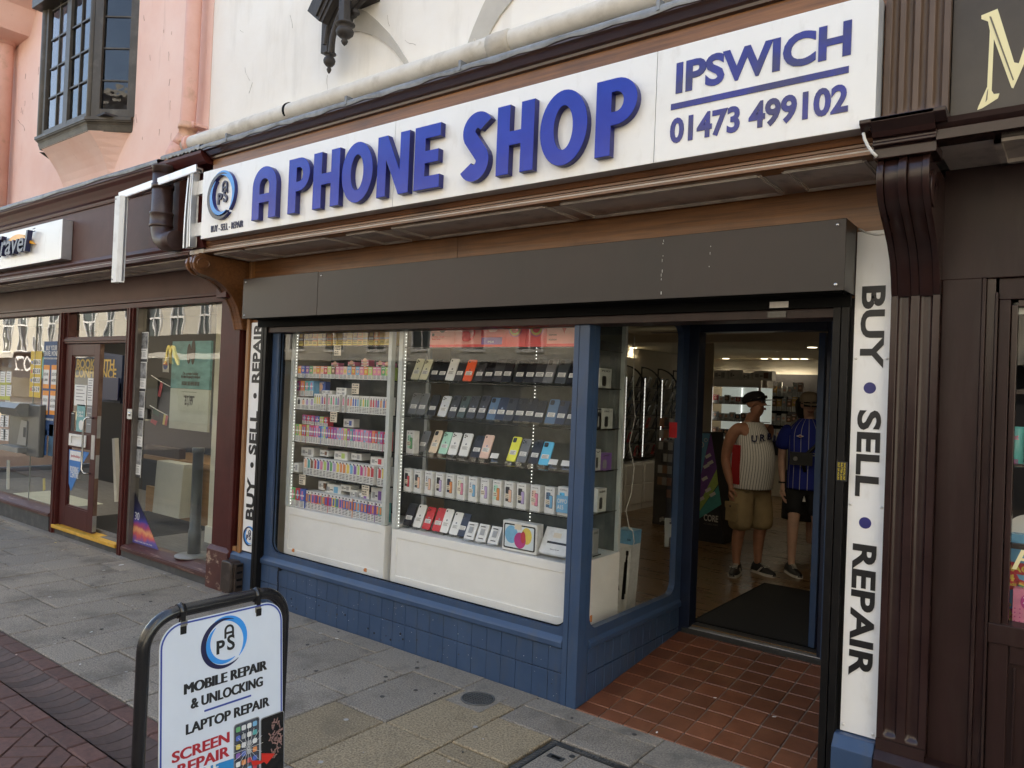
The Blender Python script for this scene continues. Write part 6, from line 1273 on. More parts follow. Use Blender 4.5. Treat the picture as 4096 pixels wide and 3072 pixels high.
dc = MB(); dc.box((.0, 1.475, kD(458, 550, Y=1.47).z), (.02, 1.50, kD(458, 465, Y=1.47).z), NAVY)
# ---------------------------------------------------------------- people
def skin_mesh(verts, edges, root, levels=2):
    me = bpy.data.meshes.new('sk'); me.from_pydata([v[0] for v in verts], edges, []); o = bpy.data.objects.new('sk', me); COL.objects.link(o)
    sm = o.modifiers.new('s', 'SKIN'); sm.use_smooth_shade = True; sm.branch_smoothing = .6
    for i, v in enumerate(verts):
        r = v[1]; me.skin_vertices[0].data[i].radius = r if isinstance(r, tuple) else (r, r); me.skin_vertices[0].data[i].use_root = i in (root if isinstance(root, tuple) else (root,))
    ss = o.modifiers.new('u', 'SUBSURF'); ss.levels = levels; ss.render_levels = levels
    dg = bpy.context.evaluated_depsgraph_get(); dg.update(); out = bpy.data.meshes.new_from_object(o.evaluated_get(dg))
    COL.objects.unlink(o); bpy.data.objects.remove(o); return out
def mobj(name, me, m, parent):
    me.materials.clear(); me.materials.append(m); o = bpy.data.objects.new(name, me); COL.objects.link(o); o.parent = parent; o.matrix_parent_inverse = Matrix.Translation(parent.location).inverted()
    for p in me.polygons: p.use_smooth = True
    return o
class Sk:
    def __init__(s): s.v = []; s.e = []
    def add(s, p, r, prev=None):
        s.v.append((tuple(p), r)); i = len(s.v) - 1
        if prev is not None: s.e.append((prev, i))
        return i
    def chain(s, pts, prev):
        for p, r in pts: prev = s.add(p, r, prev)
        return prev
def hand(sk, wrist, wp, d, side, palm):   # five unequal bent fingers rooted in the palm; d = pointing, side = towards the thumb, palm = palm normal
    wp, d, side, palm = Vector(wp), Vector(d).normalized(), Vector(side).normalized(), Vector(palm).normalized()
    k = sk.add(wp + d * .045, (.032, .017), wrist); k = sk.add(wp + d * .085, (.036, .014), k)
    for i, (u, L) in enumerate(((.027, .070), (.009, .080), (-.010, .074), (-.028, .058))):
        b0 = wp + d * .092 + side * u; j = sk.add(b0 + d * .012, .0095, k); j = sk.add(b0 + d * (L * .5) + palm * .008, .0088, j); j = sk.add(b0 + d * (L * .82) + palm * .024, .008, j); sk.add(b0 + d * L * .95 + palm * .040, .0065, j)
    t = sk.add(wp + d * .045 + side * .038 + palm * .006, .012, k - 1); t = sk.add(wp + d * .075 + side * .052 + palm * .016, .0105, t); sk.add(wp + d * .100 + side * .050 + palm * .026, .008, t)
SK1 = mat('tanned skin', (.42, .20, .125), .5, .14, scale=14); SK2 = mat('fair skin', (.62, .38, .28), .5, .10, scale=14)
def ring(cx, cy, z, rx, ry, rot=0, n=32, tilt=0): return [(cx + rx * cos(t) * cos(rot) - ry * sin(t) * sin(rot), cy + rx * cos(t) * sin(rot) + ry * sin(t) * cos(rot), z + tilt * cos(t)) for t in [2 * pi * i / n for i in range(n)]]
def stripes(name, base, line, nper, width, vaxis=None):
    m = bpy.data.materials.new(name); m.use_nodes = True; nt = m.node_tree; n = nt.nodes; l = nt.links; b = n['Principled BSDF']; b.inputs['Roughness'].default_value = .85
    uv = n.new('ShaderNodeAttribute'); uv.attribute_name = 'around'; f = n.new('ShaderNodeMath'); f.operation = 'MULTIPLY'; f.inputs[1].default_value = nper; l.new(uv.outputs['Fac'], f.inputs[0])
    g = n.new('ShaderNodeMath'); g.operation = 'FRACT'; l.new(f.outputs[0], g.inputs[0]); c = n.new('ShaderNodeMath'); c.operation = 'LESS_THAN'; l.new(g.outputs[0], c.inputs[0]); c.inputs[1].default_value = width
    t = n.new('ShaderNodeTexNoise'); t.inputs['Scale'].default_value = 60; mr = n.new('ShaderNodeMapRange'); mr.inputs[3].default_value = .8; mr.inputs[4].default_value = 1.1; l.new(t.outputs['Fac'], mr.inputs[0])
    mx = n.new('ShaderNodeMix'); mx.data_type = 'RGBA'; mx.inputs[6].default_value = (*base, 1); mx.inputs[7].default_value = (*line, 1); l.new(c.outputs[0], mx.inputs[0])
    mm = n.new('ShaderNodeMix'); mm.data_type = 'RGBA'; mm.blend_type = 'MULTIPLY'; mm.inputs[0].default_value = 1; l.new(mx.outputs[2], mm.inputs[6]); l.new(mr.outputs[0], mm.inputs[7]); l.new(mm.outputs[2], b.inputs['Base Color']); return m
def garment(name, rings, m, parent, thick=.006, xf=None):
    n = len(rings[0]); b = MB(); b.loft(rings, m, False)
    if xf: b.v = [xf(v) for v in b.v]
    o = b.build(name, parent); me = o.data; at = me.attributes.new('around', 'FLOAT', 'POINT')
    for i in range(len(me.vertices)): at.data[i].value = (i % n) / n
    sd_ = o.modifiers.new('t', 'SOLIDIFY'); sd_.thickness = thick; sd_.offset = 1
    ss = o.modifiers.new('s', 'SUBSURF'); ss.levels = 1; ss.render_levels = 1; return o
def shoe(parent, p, ang, m, sole, stripe=None, L=.285):
    fx = Vector((cos(ang), sin(ang), 0)); sx = Vector((-sin(ang), cos(ang), 0)); p = Vector(p); b = MB(); rings = []
    for t, w, h in ((0, .030, .055), (.04, .038, .085), (.12, .040, .098), (.30, .042, .088), (.45, .046, .070), (.62, .050, .058), (.80, .046, .048), (.93, .034, .038), (1.0, .016, .028)):
        c = p + fx * (L * (t - .30)); rings.append([c + sx * (w * cos(a)) + ZU * (.012 + max(0, sin(a)) * h if sin(a) > 0 else .012) for a in [2 * pi * i / 16 for i in range(16)]])
    b.loft(rings, m); o = b.build('shoe', parent)
    b = MB(); out = []
    for t, w in ((0, .026), (.03, .036), (.15, .042), (.45, .048), (.65, .052), (.82, .047), (.94, .034), (1.0, .012)): out.append((t, w))
    loop = [(L * (t - .30), w) for t, w in out] + [(L * (t - .30), -w) for t, w in reversed(out)]
    q = [p + fx * u + sx * v for u, v in loop]; b.prism([(v.x, v.y) for v in q], p.z, p.z + .024, sole, 'z'); b.build('sole', o)
    b = MB()
    for i in range(4): c = p + fx * (L * (.12 + i * .055)) + ZU * (.098 - i * .009); b.obox(c, sx * .022, fx * .003, ZU * .003, sole)
    if stripe: 
        for s_ in (-1, 1): c = p + fx * L * .18 + sx * (s_ * .044) + ZU * .05; b.obox(c, (fx * .5 + ZU * .5) * .05, (fx) * .010, sx * .004, sole)
    b.build('lace', o)
def head(sk, base, c, f, up, r=1.0):     # neck, jaw, skull, nose, ears; c = head centre
    c, f, up = Vector(c), Vector(f).normalized(), Vector(up).normalized(); s = f.cross(up).normalized()
    k = sk.add(c - up * .105 - f * .022, (.058, .058), base); k = sk.add(c - up * .060 + f * .004, (.066 * r, .072 * r), k); j = sk.add(c - up * .066 + f * .052, (.036, .030), k)
    k2_ = sk.add(c + up * .0 - f * .004, (.074 * r, .090 * r), k); k3 = sk.add(c + up * .062 - f * .008, (.070 * r, .086 * r), k2_); sk.add(c + up * .098 - f * .010, (.040 * r, .050 * r), k3)
    nz = sk.add(c - up * .018 + f * .090, (.012, .016), k2_); sk.add(c - up * .028 + f * .108, (.009, .009), nz)
    for q in (-1, 1): e = sk.add(c - up * .014 + s * (q * .076) - f * .012, (.010, .022), k2_)
def features(parent, c, f, up, skin, glasses=False, brow=True):
    c, f, up = Vector(c), Vector(f).normalized(), Vector(up).normalized(); s = f.cross(up).normalized(); b = MB(); EW = mat('eye white', (.6, .57, .53), .3); LIP = mat('lip', (.30, .12, .10), .45)
    for q in (-1, 1):
        if not glasses: b.lathe(c + up * .012 + s * (q * .032) + f * .078, [(.0, -.004), (.011, .0), (.008, .005), (.0, .006)], EW, 10, f); b.lathe(c + up * .012 + s * (q * .032) + f * .084, [(.005, 0), (.004, .001)], INK, 8, f)
        b.tube([c + up * .030 + s * (q * .05) + f * .072, c + up * .034 + s * (q * .03) + f * .086, c + up * .028 + s * (q * .014) + f * .088], .0045, mat('eyebrow', (.08, .055, .04), .8), 6)
    b.tube([c - up * .056 + s * .024 + f * .074, c - up * .054 + f * .088, c - up * .056 - s * .024 + f * .074], .005, LIP, 6)
    b.tube([c - up * .064 + s * .018 + f * .076, c - up * .064 + f * .088, c - up * .064 - s * .018 + f * .076], .005, LIP, 6); b.build('face', parent)
def cap(parent, c, f, up, m, k=1.0):
    c, f, up = Vector(c), Vector(f).normalized(), Vector(up).normalized(); s = f.cross(up).normalized(); b = MB(); rings = []
    for z, r in ((.030, 1.0), (.055, 1.02), (.085, .96), (.108, .78), (.122, .48), (.128, .1)): rings.append([c + up * z + s * (.086 * k * r * cos(a)) + f * (.104 * k * r * sin(a) - .008) for a in [2 * pi * i / 24 for i in range(24)]])
    b.loft(rings, m); o = b.build('cap', parent); b = MB()
    pk = []
    for i in range(13):
        a = radians(25 + 130 * i / 12); pk.append((.084 * cos(a), .094 * sin(a)))
    tip = [(.078 * cos(radians(155 - 130 * i / 12)), .088 * sin(radians(155 - 130 * i / 12)) + .075) for i in range(13)]
    b.plate(pk + tip, c + up * .036, s, (f - up * .16).normalized(), -.002, .003, m); b.build('peak', o); return o
# man in the pin-striped vest, body turned to the right, head looking up to the right
B = Vector((-.215, 3.31, FZ)); m1 = thing('person', 'person in a white pinstriped URBAN vest, dark cap and khaki shorts inside the doorway', 'person', B)
F1 = Vector((.86, -.51, 0)).normalized(); S1 = Vector((F1.y, -F1.x, 0))      # facing and the body's own right hand side (towards the street)
L1 = lambda r, f, z: B + S1 * r + F1 * f + ZU * z
sk = Sk()
pel = sk.add(L1(0, 0, .90), (.155, .13)); w1_ = sk.add(L1(0, .03, 1.04), (.155, .145), pel); w2_ = sk.add(L1(0, .03, 1.18), (.150, .14), w1_); ch = sk.add(L1(0, .0, 1.32), (.145, .115), w2_); nb = sk.add(L1(0, -.005, 1.43), (.075, .07), ch)
HC1 = L1(.0, .035, 1.590); HF1 = (Vector((.97, -.12, .24))).normalized(); HU1 = Vector((-.22, .02, .97)).normalized()
nk = sk.add(L1(0, .0, 1.475), (.076, .076), nb); head(sk, nk, HC1, HF1, HU1, 1.14)
for q, fx_, hip in ((1, .015, .10), (-1, .02, .10)):
    a = sk.chain([(L1(.10 * q, 0, .84), (.098, .1)), (L1(.112 * q, .02, .62), .080), (L1(.118 * q, .03, .47), .060), (L1(.122 * q, .0, .36), .060), (L1(.125 * q, -.01, .27), .052), (L1(.125 * q, -.01, .12), .036), (L1(.125 * q, .0, .07), .036)], pel)
for q in (1, -1):
    sh_ = sk.add(L1(.165 * q, -.005, 1.375), (.066, .064), ch); a = sk.chain([(L1(.200 * q, -.045, 1.30), .064), (L1(.214 * q, -.085, 1.16), .055), (L1(.222 * q, -.10, 1.06), .047), (L1(.222 * q, -.06, .95), .043), (L1(.218 * q, -.025, .86), .032), (L1(.217 * q, -.015, .825), (.031, .023))], sh_)
    hand(sk, a, L1(.217 * q, -.015, .825), V(F1.x * .12, F1.y * .12, -1), F1, -S1 * q)
body = mobj('body', skin_mesh(sk.v, sk.e, 0), SK1, m1)
features(m1, HC1, HF1, HU1, SK1)
cap(m1, HC1, HF1, HU1, mat('dark cap', (.015, .015, .018), .8, .2), 1.03)
b = MB(); s_ = HF1.cross(HU1).normalized()
for q in (-1, 1): b.obox(HC1 + HU1 * .052 + HF1 * .095 + s_ * (q * .03), s_ * .026, HU1 * .014, HF1 * .004, mat('dark lens', (.03, .025, .02), .08)); b.tube([HC1 + HU1 * .05 + HF1 * .09 + s_ * (q * .055), HC1 + HU1 * .045 + s_ * (q * .088)], .0035, STEEL, 6)
b.build('sunglasses', m1)
VEST = stripes('pinstripe vest', (.78, .76, .72), (.05, .05, .055), 46, .16); KHA = mat('khaki cotton', (.34, .25, .13), .85, .15, scale=9, bump=.5, bscale=14)
rot1 = math.atan2(S1.y, S1.x)
def r1(f, z, rx, ry, r=0, tilt=0): c = L1(r, f, z); return ring(c.x, c.y, B.z + z, rx, ry, rot1, 32, tilt)
garment('vest', [r1(.02, .80, .190, .165), r1(.025, .86, .192, .172), r1(.04, .98, .190, .180), r1(.05, 1.10, .184, .178), r1(.035, 1.22, .176, .155), r1(.01, 1.31, .160, .130), r1(.0, 1.38, .120, .105), r1(.0, 1.425, .092, .080)], VEST, m1, .005)
b = MB(); c0 = L1(.0, .0, 1.42)
# lettering curved over the chest
for i, ch_ in enumerate('URBAN'):
    a = radians(-58 + i * 24); rr = Vector((0, 0, 0)); dirv = F1 * cos(a) - S1 * sin(a) * 1.0
    dirv = (F1 * cos(radians(34 - i * 23)) + S1 * sin(radians(34 - i * 23))).normalized(); p = L1(0, .03, 1.245 + .012 * (2 - abs(i - 2))) + S1 * (S1.dot(dirv) * .180) + F1 * (F1.dot(dirv) * .152); tn = Vector((-dirv.y, dirv.x, 0)); tn = tn if tn.dot(-S1) > 0 else -tn
    b.text(ch_, p - tn * .03 + dirv * .012, tn, ZU, .052, .062, NAVY, .006, .03)
b.build('lettering', m1)
b = MB(); dv = S1
for z in [.86 + .03 * i for i in range(12)]:
    c = L1(.196 - .0022 * abs(z - 1.0) * 100 * .1, .02, z); b.obox(c, F1 * .055, S1 * .004, ZU * .017, mat('red side panel', (.42, .02, .025), .8, .1))
b.build('side_panel', m1)
sk = Sk(); p0 = sk.add(L1(0, .0, .88), (.178, .160))
sk.add(L1(0, .0, .96), (.172, .155), p0)
for q in (1, -1): sk.chain([(L1(.100 * q, .0, .78), (.128, .128)), (L1(.112 * q, .015, .62), (.122, .122)), (L1(.118 * q, .02, .50), (.118, .118)), (L1(.120 * q, .02, .40), (.116, .116))], p0)
mobj('shorts', skin_mesh(sk.v, sk.e, 0, 2), KHA, m1)
b = MB(); b.obox(L1(.228, .03, .585), F1 * .075, ZU * .085, S1 * .012, KHA); b.obox(L1(.238, .03, .650), F1 * .078, ZU * .028, S1 * .010, KHA); b.lathe(L1(.248, .03, .64), [(.010, 0), (.008, .004)], PLAST, 10, S1); b.build('pocket', m1)
b = MB(); b.tube([L1(.058 * cos(a), .004 + .066 * sin(a), 1.452 - .03 * max(0, sin(a))) for a in [2 * pi * i / 20 for i in range(21)]], .003, STEEL, 6, False); b.build('necklace', m1)
SHOE = mat('black trainer', (.014, .014, .015), .5, .3); SOLE = mat('white sole', (.55, .53, .48), .6, .1)
shoe(m1, L1(.125, .0, 0), math.atan2(-.96, .15), SHOE, SOLE, True); shoe(m1, L1(-.125, .02, 0) , math.atan2(-.45, .89), SHOE, SOLE, True)
# younger man in a blue football shirt
B2 = Vector((.185, 3.70, FZ)); m2 = thing('person', 'person in a blue pinstriped football shirt, pale cap and sunglasses by the door', 'person', B2)
F2 = Vector((.30, -.95, 0)).normalized(); S2 = Vector((F2.y, -F2.x, 0)); L2 = lambda r, f, z: B2 + S2 * r + F2 * f + ZU * z
sk = Sk(); pel = sk.add(L2(0, 0, .93), (.135, .105)); a_ = sk.add(L2(0, .01, 1.08), (.125, .10), pel); ch = sk.add(L2(0, .0, 1.32), (.150, .11), a_); nb = sk.add(L2(0, -.005, 1.45), (.065, .06), ch); nk = sk.add(L2(0, .0, 1.50), (.055, .055), nb)
HC2 = L2(0, .03, 1.605); HF2 = Vector((.42, -.90, -.08)).normalized(); HU2 = Vector((.03, -.07, .99)).normalized(); head(sk, nk, HC2, HF2, HU2, .95)
for q, st in ((1, .06), (-1, -.03)):
    sk.chain([(L2(.09 * q, 0, .86), (.088, .09)), (L2(.10 * q, .02 + st * .4, .64), .070), (L2(.105 * q, .03 + st, .49), .052), (L2(.108 * q, .0 + st, .38), .052), (L2(.11 * q, -.02 + st, .26), .046), (L2(.11 * q, -.01 + st, .12), .034), (L2(.11 * q, .0 + st, .07), .034)], pel)
for q in (1, -1):
    sh_ = sk.add(L2(.165 * q, -.005, 1.385), (.058, .056), ch); a = sk.chain([(L2(.205 * q, -.01, 1.30), .050), (L2(.225 * q, -.02, 1.17), .043), (L2(.232 * q, -.02, 1.08), .038), (L2(.225 * q, .06, .96), .034), (L2(.215 * q, .11, .87), .026), (L2(.212 * q, .125, .84), (.028, .020))], sh_)
    hand(sk, a, L2(.212 * q, .125, .84), V(F2.x * .3, F2.y * .3, -1), F2, -S2 * q)
mobj('body', skin_mesh(sk.v, sk.e, 0), SK2, m2); features(m2, HC2, HF2, HU2, SK2, True); cap(m2, HC2, HF2, HU2, mat('beige cap', (.36, .29, .21), .85, .12))
b = MB(); s_ = HF2.cross(HU2).normalized()
for q in (-1, 1): b.obox(HC2 + HU2 * .012 + HF2 * .090 + s_ * (q * .034), s_ * .030, HU2 * .022, HF2 * .004, MATS['dark lens']); b.tube([HC2 + HU2 * .018 + HF2 * .086 + s_ * (q * .062), HC2 + HU2 * .012 + s_ * (q * .082)], .005, BLACK, 6)
b.build('sunglasses', m2)
JER = stripes('blue jersey', (.016, .032, .30), (.60, .62, .68), 16, .07); rot2 = math.atan2(S2.y, S2.x)
def r2(f, z, rx, ry): c = L2(0, f, z); return ring(c.x, c.y, B2.z + z, rx, ry, rot2, 32)
garment('shirt', [r2(.0, .80, .172, .135), r2(.005, .90, .172, .138), r2(.01, 1.02, .168, .132), r2(.01, 1.15, .168, .132), r2(.005, 1.28, .178, .132), r2(.0, 1.37, .172, .115), r2(.0, 1.43, .120, .085), r2(.0, 1.475, .070, .066)], JER, m2)
sk = Sk()
for q in (1, -1):
    i0 = sk.add(L2(.135 * q, -.005, 1.38), (.078, .078)); sk.chain([(L2(.190 * q, -.01, 1.34), (.080, .080)), (L2(.222 * q, -.015, 1.24), (.078, .076)), (L2(.234 * q, -.02, 1.16), (.076, .074))], i0)
mobj('sleeve', skin_mesh(sk.v, sk.e, (0, 4), 2), mat('plain blue jersey', (.016, .032, .28), .85, .1), m2)
b = MB(); b.tube([L2(.02, .150, .98), L2(.06, .150, 1.10), L2(-.06, .145, 1.22), L2(-.13, .10, 1.36), L2(-.12, .0, 1.46)], .018, BLACK, 8); b.obox(L2(.06, .155, 1.10), S2 * .10, F2 * .03, ZU * .060, MATS['black shorts'] if 'black shorts' in MATS else BLACK); b.lathe(L2(.11, .186, 1.10), [(.022, 0), (.018, .006)], GREYINK, 16, F2); b.build('shoulder_bag', m2)
b = MB(); R_ = -S2; b.shape([[(-.035, 0), (0, .015), (.035, 0), (0, -.015)], [(-.02, 0), (0, -.008), (.02, 0), (0, .008)]], L2(.075, .146, 1.31), R_, ZU, PAPER, .004); b.shape([[(-.018, 0), (0, .007), (.018, 0), (0, -.007)]], L2(.075, .146, 1.31), R_, ZU, PM['red'], .004); b.text('Q:E', L2(-.02, .150, 1.13), R_, ZU, .09, .03, PAPER, .004); b.build('badge', m2)
sk = Sk(); p0 = sk.add(L2(0, .0, .88), (.148, .125)); sk.add(L2(0, 0, .94), (.145, .12), p0)
for q, st in ((1, .03), (-1, -.015)): sk.chain([(L2(.088 * q, .0, .78), (.110, .110)), (L2(.10 * q, .015 + st * .5, .66), (.106, .106)), (L2(.104 * q, .02 + st, .54), (.104, .104))], p0)
mobj('shorts', skin_mesh(sk.v, sk.e, 0, 2), mat('black shorts', (.012, .012, .014), .8, .2), m2)
b = MB(); b.shape([[(-.014, -.02), (.014, -.02), (.008, .01), (0, .035), (-.008, .01)]], L2(.02, .135, .72), R_, ZU, PAPER, .01); b.build('hanging_tag', m2)
b = MB(); b.tube([L2(.213 + .030 * cos(t), .118 + .024 * sin(t), .865) for t in [2 * pi * i / 16 for i in range(17)]], .007, BLACK, 8, False); b.lathe(L2(.243, .118, .865), [(.014, 0), (.014, .008)], STEEL, 14, S2); b.build('watch', m2)
for q, st in ((1, .06), (-1, -.03)): shoe(m2, L2(.11 * q, st, 0), math.atan2(-.72, .62) if q == 1 else math.atan2(F2.y, F2.x), SHOE, SOLE, False)
b = MB(); q_ = L2(.16, .09, .055); b.build('x', m2) if False else None
# third person, mostly hidden between the two
B3 = Vector((-.16, 4.75, FZ)); m3 = thing('person', 'person with dark hair and pale top, mostly hidden behind the two men', 'person', B3); L3 = lambda r, f, z: B3 + V(r, f, z)
sk = Sk(); pel = sk.add(L3(0, 0, .92), (.14, .11)); a_ = sk.add(L3(0, 0, 1.1), (.13, .10), pel); ch = sk.add(L3(0, 0, 1.30), (.15, .11), a_); nb = sk.add(L3(0, 0, 1.42), (.06, .06), ch); nk = sk.add(L3(0, 0, 1.47), .052, nb); HC3 = L3(0, .02, 1.575); head(sk, nk, HC3, V(.3, .95, 0), ZU, .95)
for q in (1, -1):
    sk.chain([(L3(.09 * q, 0, .85), .085), (L3(.10 * q, 0, .48), .055), (L3(.10 * q, 0, .10), .036)], pel); sh_ = sk.add(L3(.16 * q, 0, 1.37), .055, ch); a = sk.chain([(L3(.20 * q, 0, 1.2), .045), (L3(.21 * q, .02, 1.08), .038), (L3(.20 * q, .06, .88), .026)], sh_); hand(sk, a, L3(.20 * q, .06, .88), V(0, .2, -1), V(0, 1, 0), V(-q, 0, 0))
mobj('body', skin_mesh(sk.v, sk.e, 0), SK2, m3)
garment('top', [ring(B3.x, B3.y, B3.z + z, rx, ry) for z, rx, ry in ((.85, .165, .13), (1.0, .160, .13), (1.2, .175, .135), (1.33, .185, .13), (1.40, .13, .1), (1.45, .075, .07))], mat('pale top', (.40, .38, .33), .85, .1), m3)
garment('skirt', [ring(B3.x, B3.y, B3.z + z, rx, rx) for z, rx in ((.35, .20), (.6, .19), (.9, .165))], mat('dark skirt', (.03, .03, .035), .85, .1), m3)
b = MB(); rings = []
for z, r in ((-.12, .7), (-.06, 1.02), (.02, 1.12), (.07, 1.05), (.105, .75), (.122, .15)): rings.append([HC3 + V(.090 * r * cos(t), .100 * r * sin(t) - .012, z) for t in [2 * pi * i / 20 for i in range(20)]])
b.loft(rings, mat('dark hair', (.02, .014, .011), .6, .3, stretch=(1, 1, .2), scale=40)); b.lathe(HC3 + V(.0, -.09, .02), [(.01, 0), (.04, .02), (.045, .05), (.02, .08)], MATS['dark hair'], 12); b.build('hair', m3)
# ---------------------------------------------------------------- pavement sign
ab = thing('pavement_sign', 'white pavement sign in a black tube frame advertising mobile, laptop and screen repair', 'sign', (-.1, -2.0, 0))
AX = -.02
def an(x, y): return kN(x, y, X=AX)
yl0, yr0 = an(285, 700), an(1338, 500)
Rv = V(0, 1, 0)
tl, tr = an(530, 378), an(1205, 252)
ztop = (tl.z + tr.z) / 2; py0, py1 = yl0.y, yr0.y; W_ = py1 - py0
lean = .075    # bottom of the panel swings out to the street side
Un = V(-lean, 0, 1).normalized(); O_ = V(AX + lean * .0, py0, ztop) - Un * .86
PH_ = .86; PB = mat('panel white', (.66, .71, .78), .3, .03, coat=.2); BLB = mat('panel blue line', (.03, .06, .30), .35)
b = MB(); b.plate(rrect(0, 0, W_, PH_, .075, 8), O_, Rv, Un, -.003, .001, PB, PAPER); b.build('panel', ab)
N_ = Rv.cross(Un).normalized()
b = MB(); b.shape([rrect(.003, .003, W_ - .003, PH_ - .003, .072, 8), rrect(.0085, .0085, W_ - .0085, PH_ - .0085, .067, 8)], O_ + N_ * .0012, Rv, Un, BLB, .0008)
def pa(x, y): p = an(x, y) - O_; return (p.y, (p.z) / Un.z)
lc = pa(836, 580); logo_rings(b, O_ + Rv * lc[0] + Un * lc[1] + N_ * .001, .083, Rv, Un, .0014, NAVY, SKYB); logo_text(b, O_ + Rv * (lc[0] + .004) + Un * lc[1] + N_ * .001, .085, Rv, Un, .0014, BLACK)
def line(s, p0, p1, h, m, bold=.02, shear=0):
    (u0, v0), (u1, v1) = pa(*p0), pa(*p1); vm = (v0 + v1) / 2; [b.text(s, O_ + Rv * (u0 + .0013 * k_) + Un * vm + N_ * (.001 + .0001 * (k_ + 1)), Rv, Un, u1 - u0, h, m, .0014, 0 if 'M' in s else min(bold, .014), shear=shear) for k_ in ((-2, -1, 0, 1, 2) if 'M' in s else (-1, 0, 1))]
hL = pa(490, 905)[1] - pa(487, 993)[1]
line('MOBILE REPAIR', (487, 990), (1187, 825), hL, BLACK, .024); line('& UNLOCKING', (537, 1112), (1148, 960), hL, BLACK, .024); line('LAPTOP REPAIR', (487, 1325), (1197, 1130), hL, BLACK, .024)
(u0, v0), (u1, v1) = pa(648, 1138), pa(1048, 1032); vm = (v0 + v1) / 2; b.shape([[(u0, vm - .003), (u1, vm - .003), (u1, vm + .003), (u0, vm + .003)]], O_ + N_ * .001, Rv, Un, BLB, .0014)
REDT = mat('red vinyl', (.42, .02, .03), .35)
hS = pa(362, 1505)[1] - pa(358, 1592)[1]
line('SCREEN', (358, 1592), (846, 1410), hS * 1.08, REDT, .05); line('REPAIR', (400, 1705), (842, 1515), hS * 1.08, REDT, .05)
q = [pa(*p) for p in ((320, 1720), (893, 1540), (905, 2300), (320, 2300))]; b.plate([q[0], q[1], (q[1][0] - .01, .03), (.02, .03), (.02, q[0][1] - .05)], O_, Rv, Un, .0012, .0018, mat('print blue', (.02, .22, .50), .35, .1))
line('MOBILE', (440, 1765), (740, 1660), hS * .9, PAPER, .04); line('REPAIRS', (440, 1890), (760, 1790), hS * .9, PAPER, .04)
def ph(p0, p1, h, m):
    (u0, v0), (u1, v1) = pa(*p0), pa(*p1); b.shape([rrect(u0, v0 - h, u1, v0, .010, 4)], O_ + N_ * .0019, Rv, Un, GREYINK, .0008); b.shape([rrect(u0 + .003, v0 - h + .003, u1 - .003, v0 - .003, .008, 4)], O_ + N_ * .0026, Rv, Un, m, .0006); return u0, v0, u1 - u0
u, v, w = ph((890, 1268), (1108, 1268), .30, mat('cracked screen', (.06, .065, .08), .25, .6, scale=60))
icons = ('green', 'white', 'white', 'sky blue', 'blue', 'grey', 'white', 'teal', 'yellow', 'white', 'grey', 'white', 'purple', 'blue', 'grey', 'orange', 'white', 'orange', 'red', 'blue', 'blue', 'green', 'sky blue', 'red')
for i, c in enumerate(icons): r_, k_ = divmod(i, 4); x0 = u + .008 + k_ * (w - .014) / 4; y0 = v - .028 - r_ * .029; b.shape([rrect(x0, y0 - .0, x0 + .0165, y0 + .0165, .004, 3)], O_ + N_ * .0031, Rv, Un, PM[c], .0006)
for i in range(16): a = i * .39; b.obox(O_ + Rv * (u + w * .55 + .03 * cos(a)) + Un * (v - .095 + .035 * sin(a)) + N_ * .004, Rv * (.028 * cos(a)) + Un * (.032 * sin(a)), (Rv * -sin(a) + Un * cos(a)) * .0004, N_ * .0003, PAPER)
u2, v2, w2 = ph((1118, 1212), (1318, 1212), .30, mat('dark wallpaper', (.012, .011, .011), .25))
FLW = mat('wallpaper flower', (.25, .14, .12), .4, .5, scale=160)
random.seed(5)
for i in range(60):
    a = random.uniform(0, 6.28); rr = random.uniform(0, 1) ** .5; cx_, cz_ = u2 + w2 * (.62 + .26 * rr * cos(a)), v2 - .085 + .065 * rr * sin(a); d = random.uniform(0, 6.28)
    b.obox(O_ + Rv * cx_ + Un * cz_ + N_ * (.0033 + .00002 * i), (Rv * cos(d) + Un * sin(d)) * .007, (Rv * -sin(d) + Un * cos(d)) * .002, N_ * .0002, FLW)
ar = [pa(*p) for p in ((1020, 1560), (1110, 1560), (1110, 1500), (1225, 1500), (1150, 1590), (1130, 1570), (1090, 1590), (1030, 1600))]; b.plate(ar, O_, Rv, Un, .004, .0055, mat('red arrow', (.62, .03, .02), .3, .2))
b.build('print', ab)
b = MB()
for x, y in ((505, 412), (1140, 296)): u_, v_ = pa(x, y); b.shape([rrect(u_ - .012, v_ - .010, u_ + .012, v_ + .012, .003, 2)], O_ + N_ * .0014, Rv, Un, mat('cut out', (.20, .18, .14), .8, .2), .0006)
b.build('hook_slot', ab)
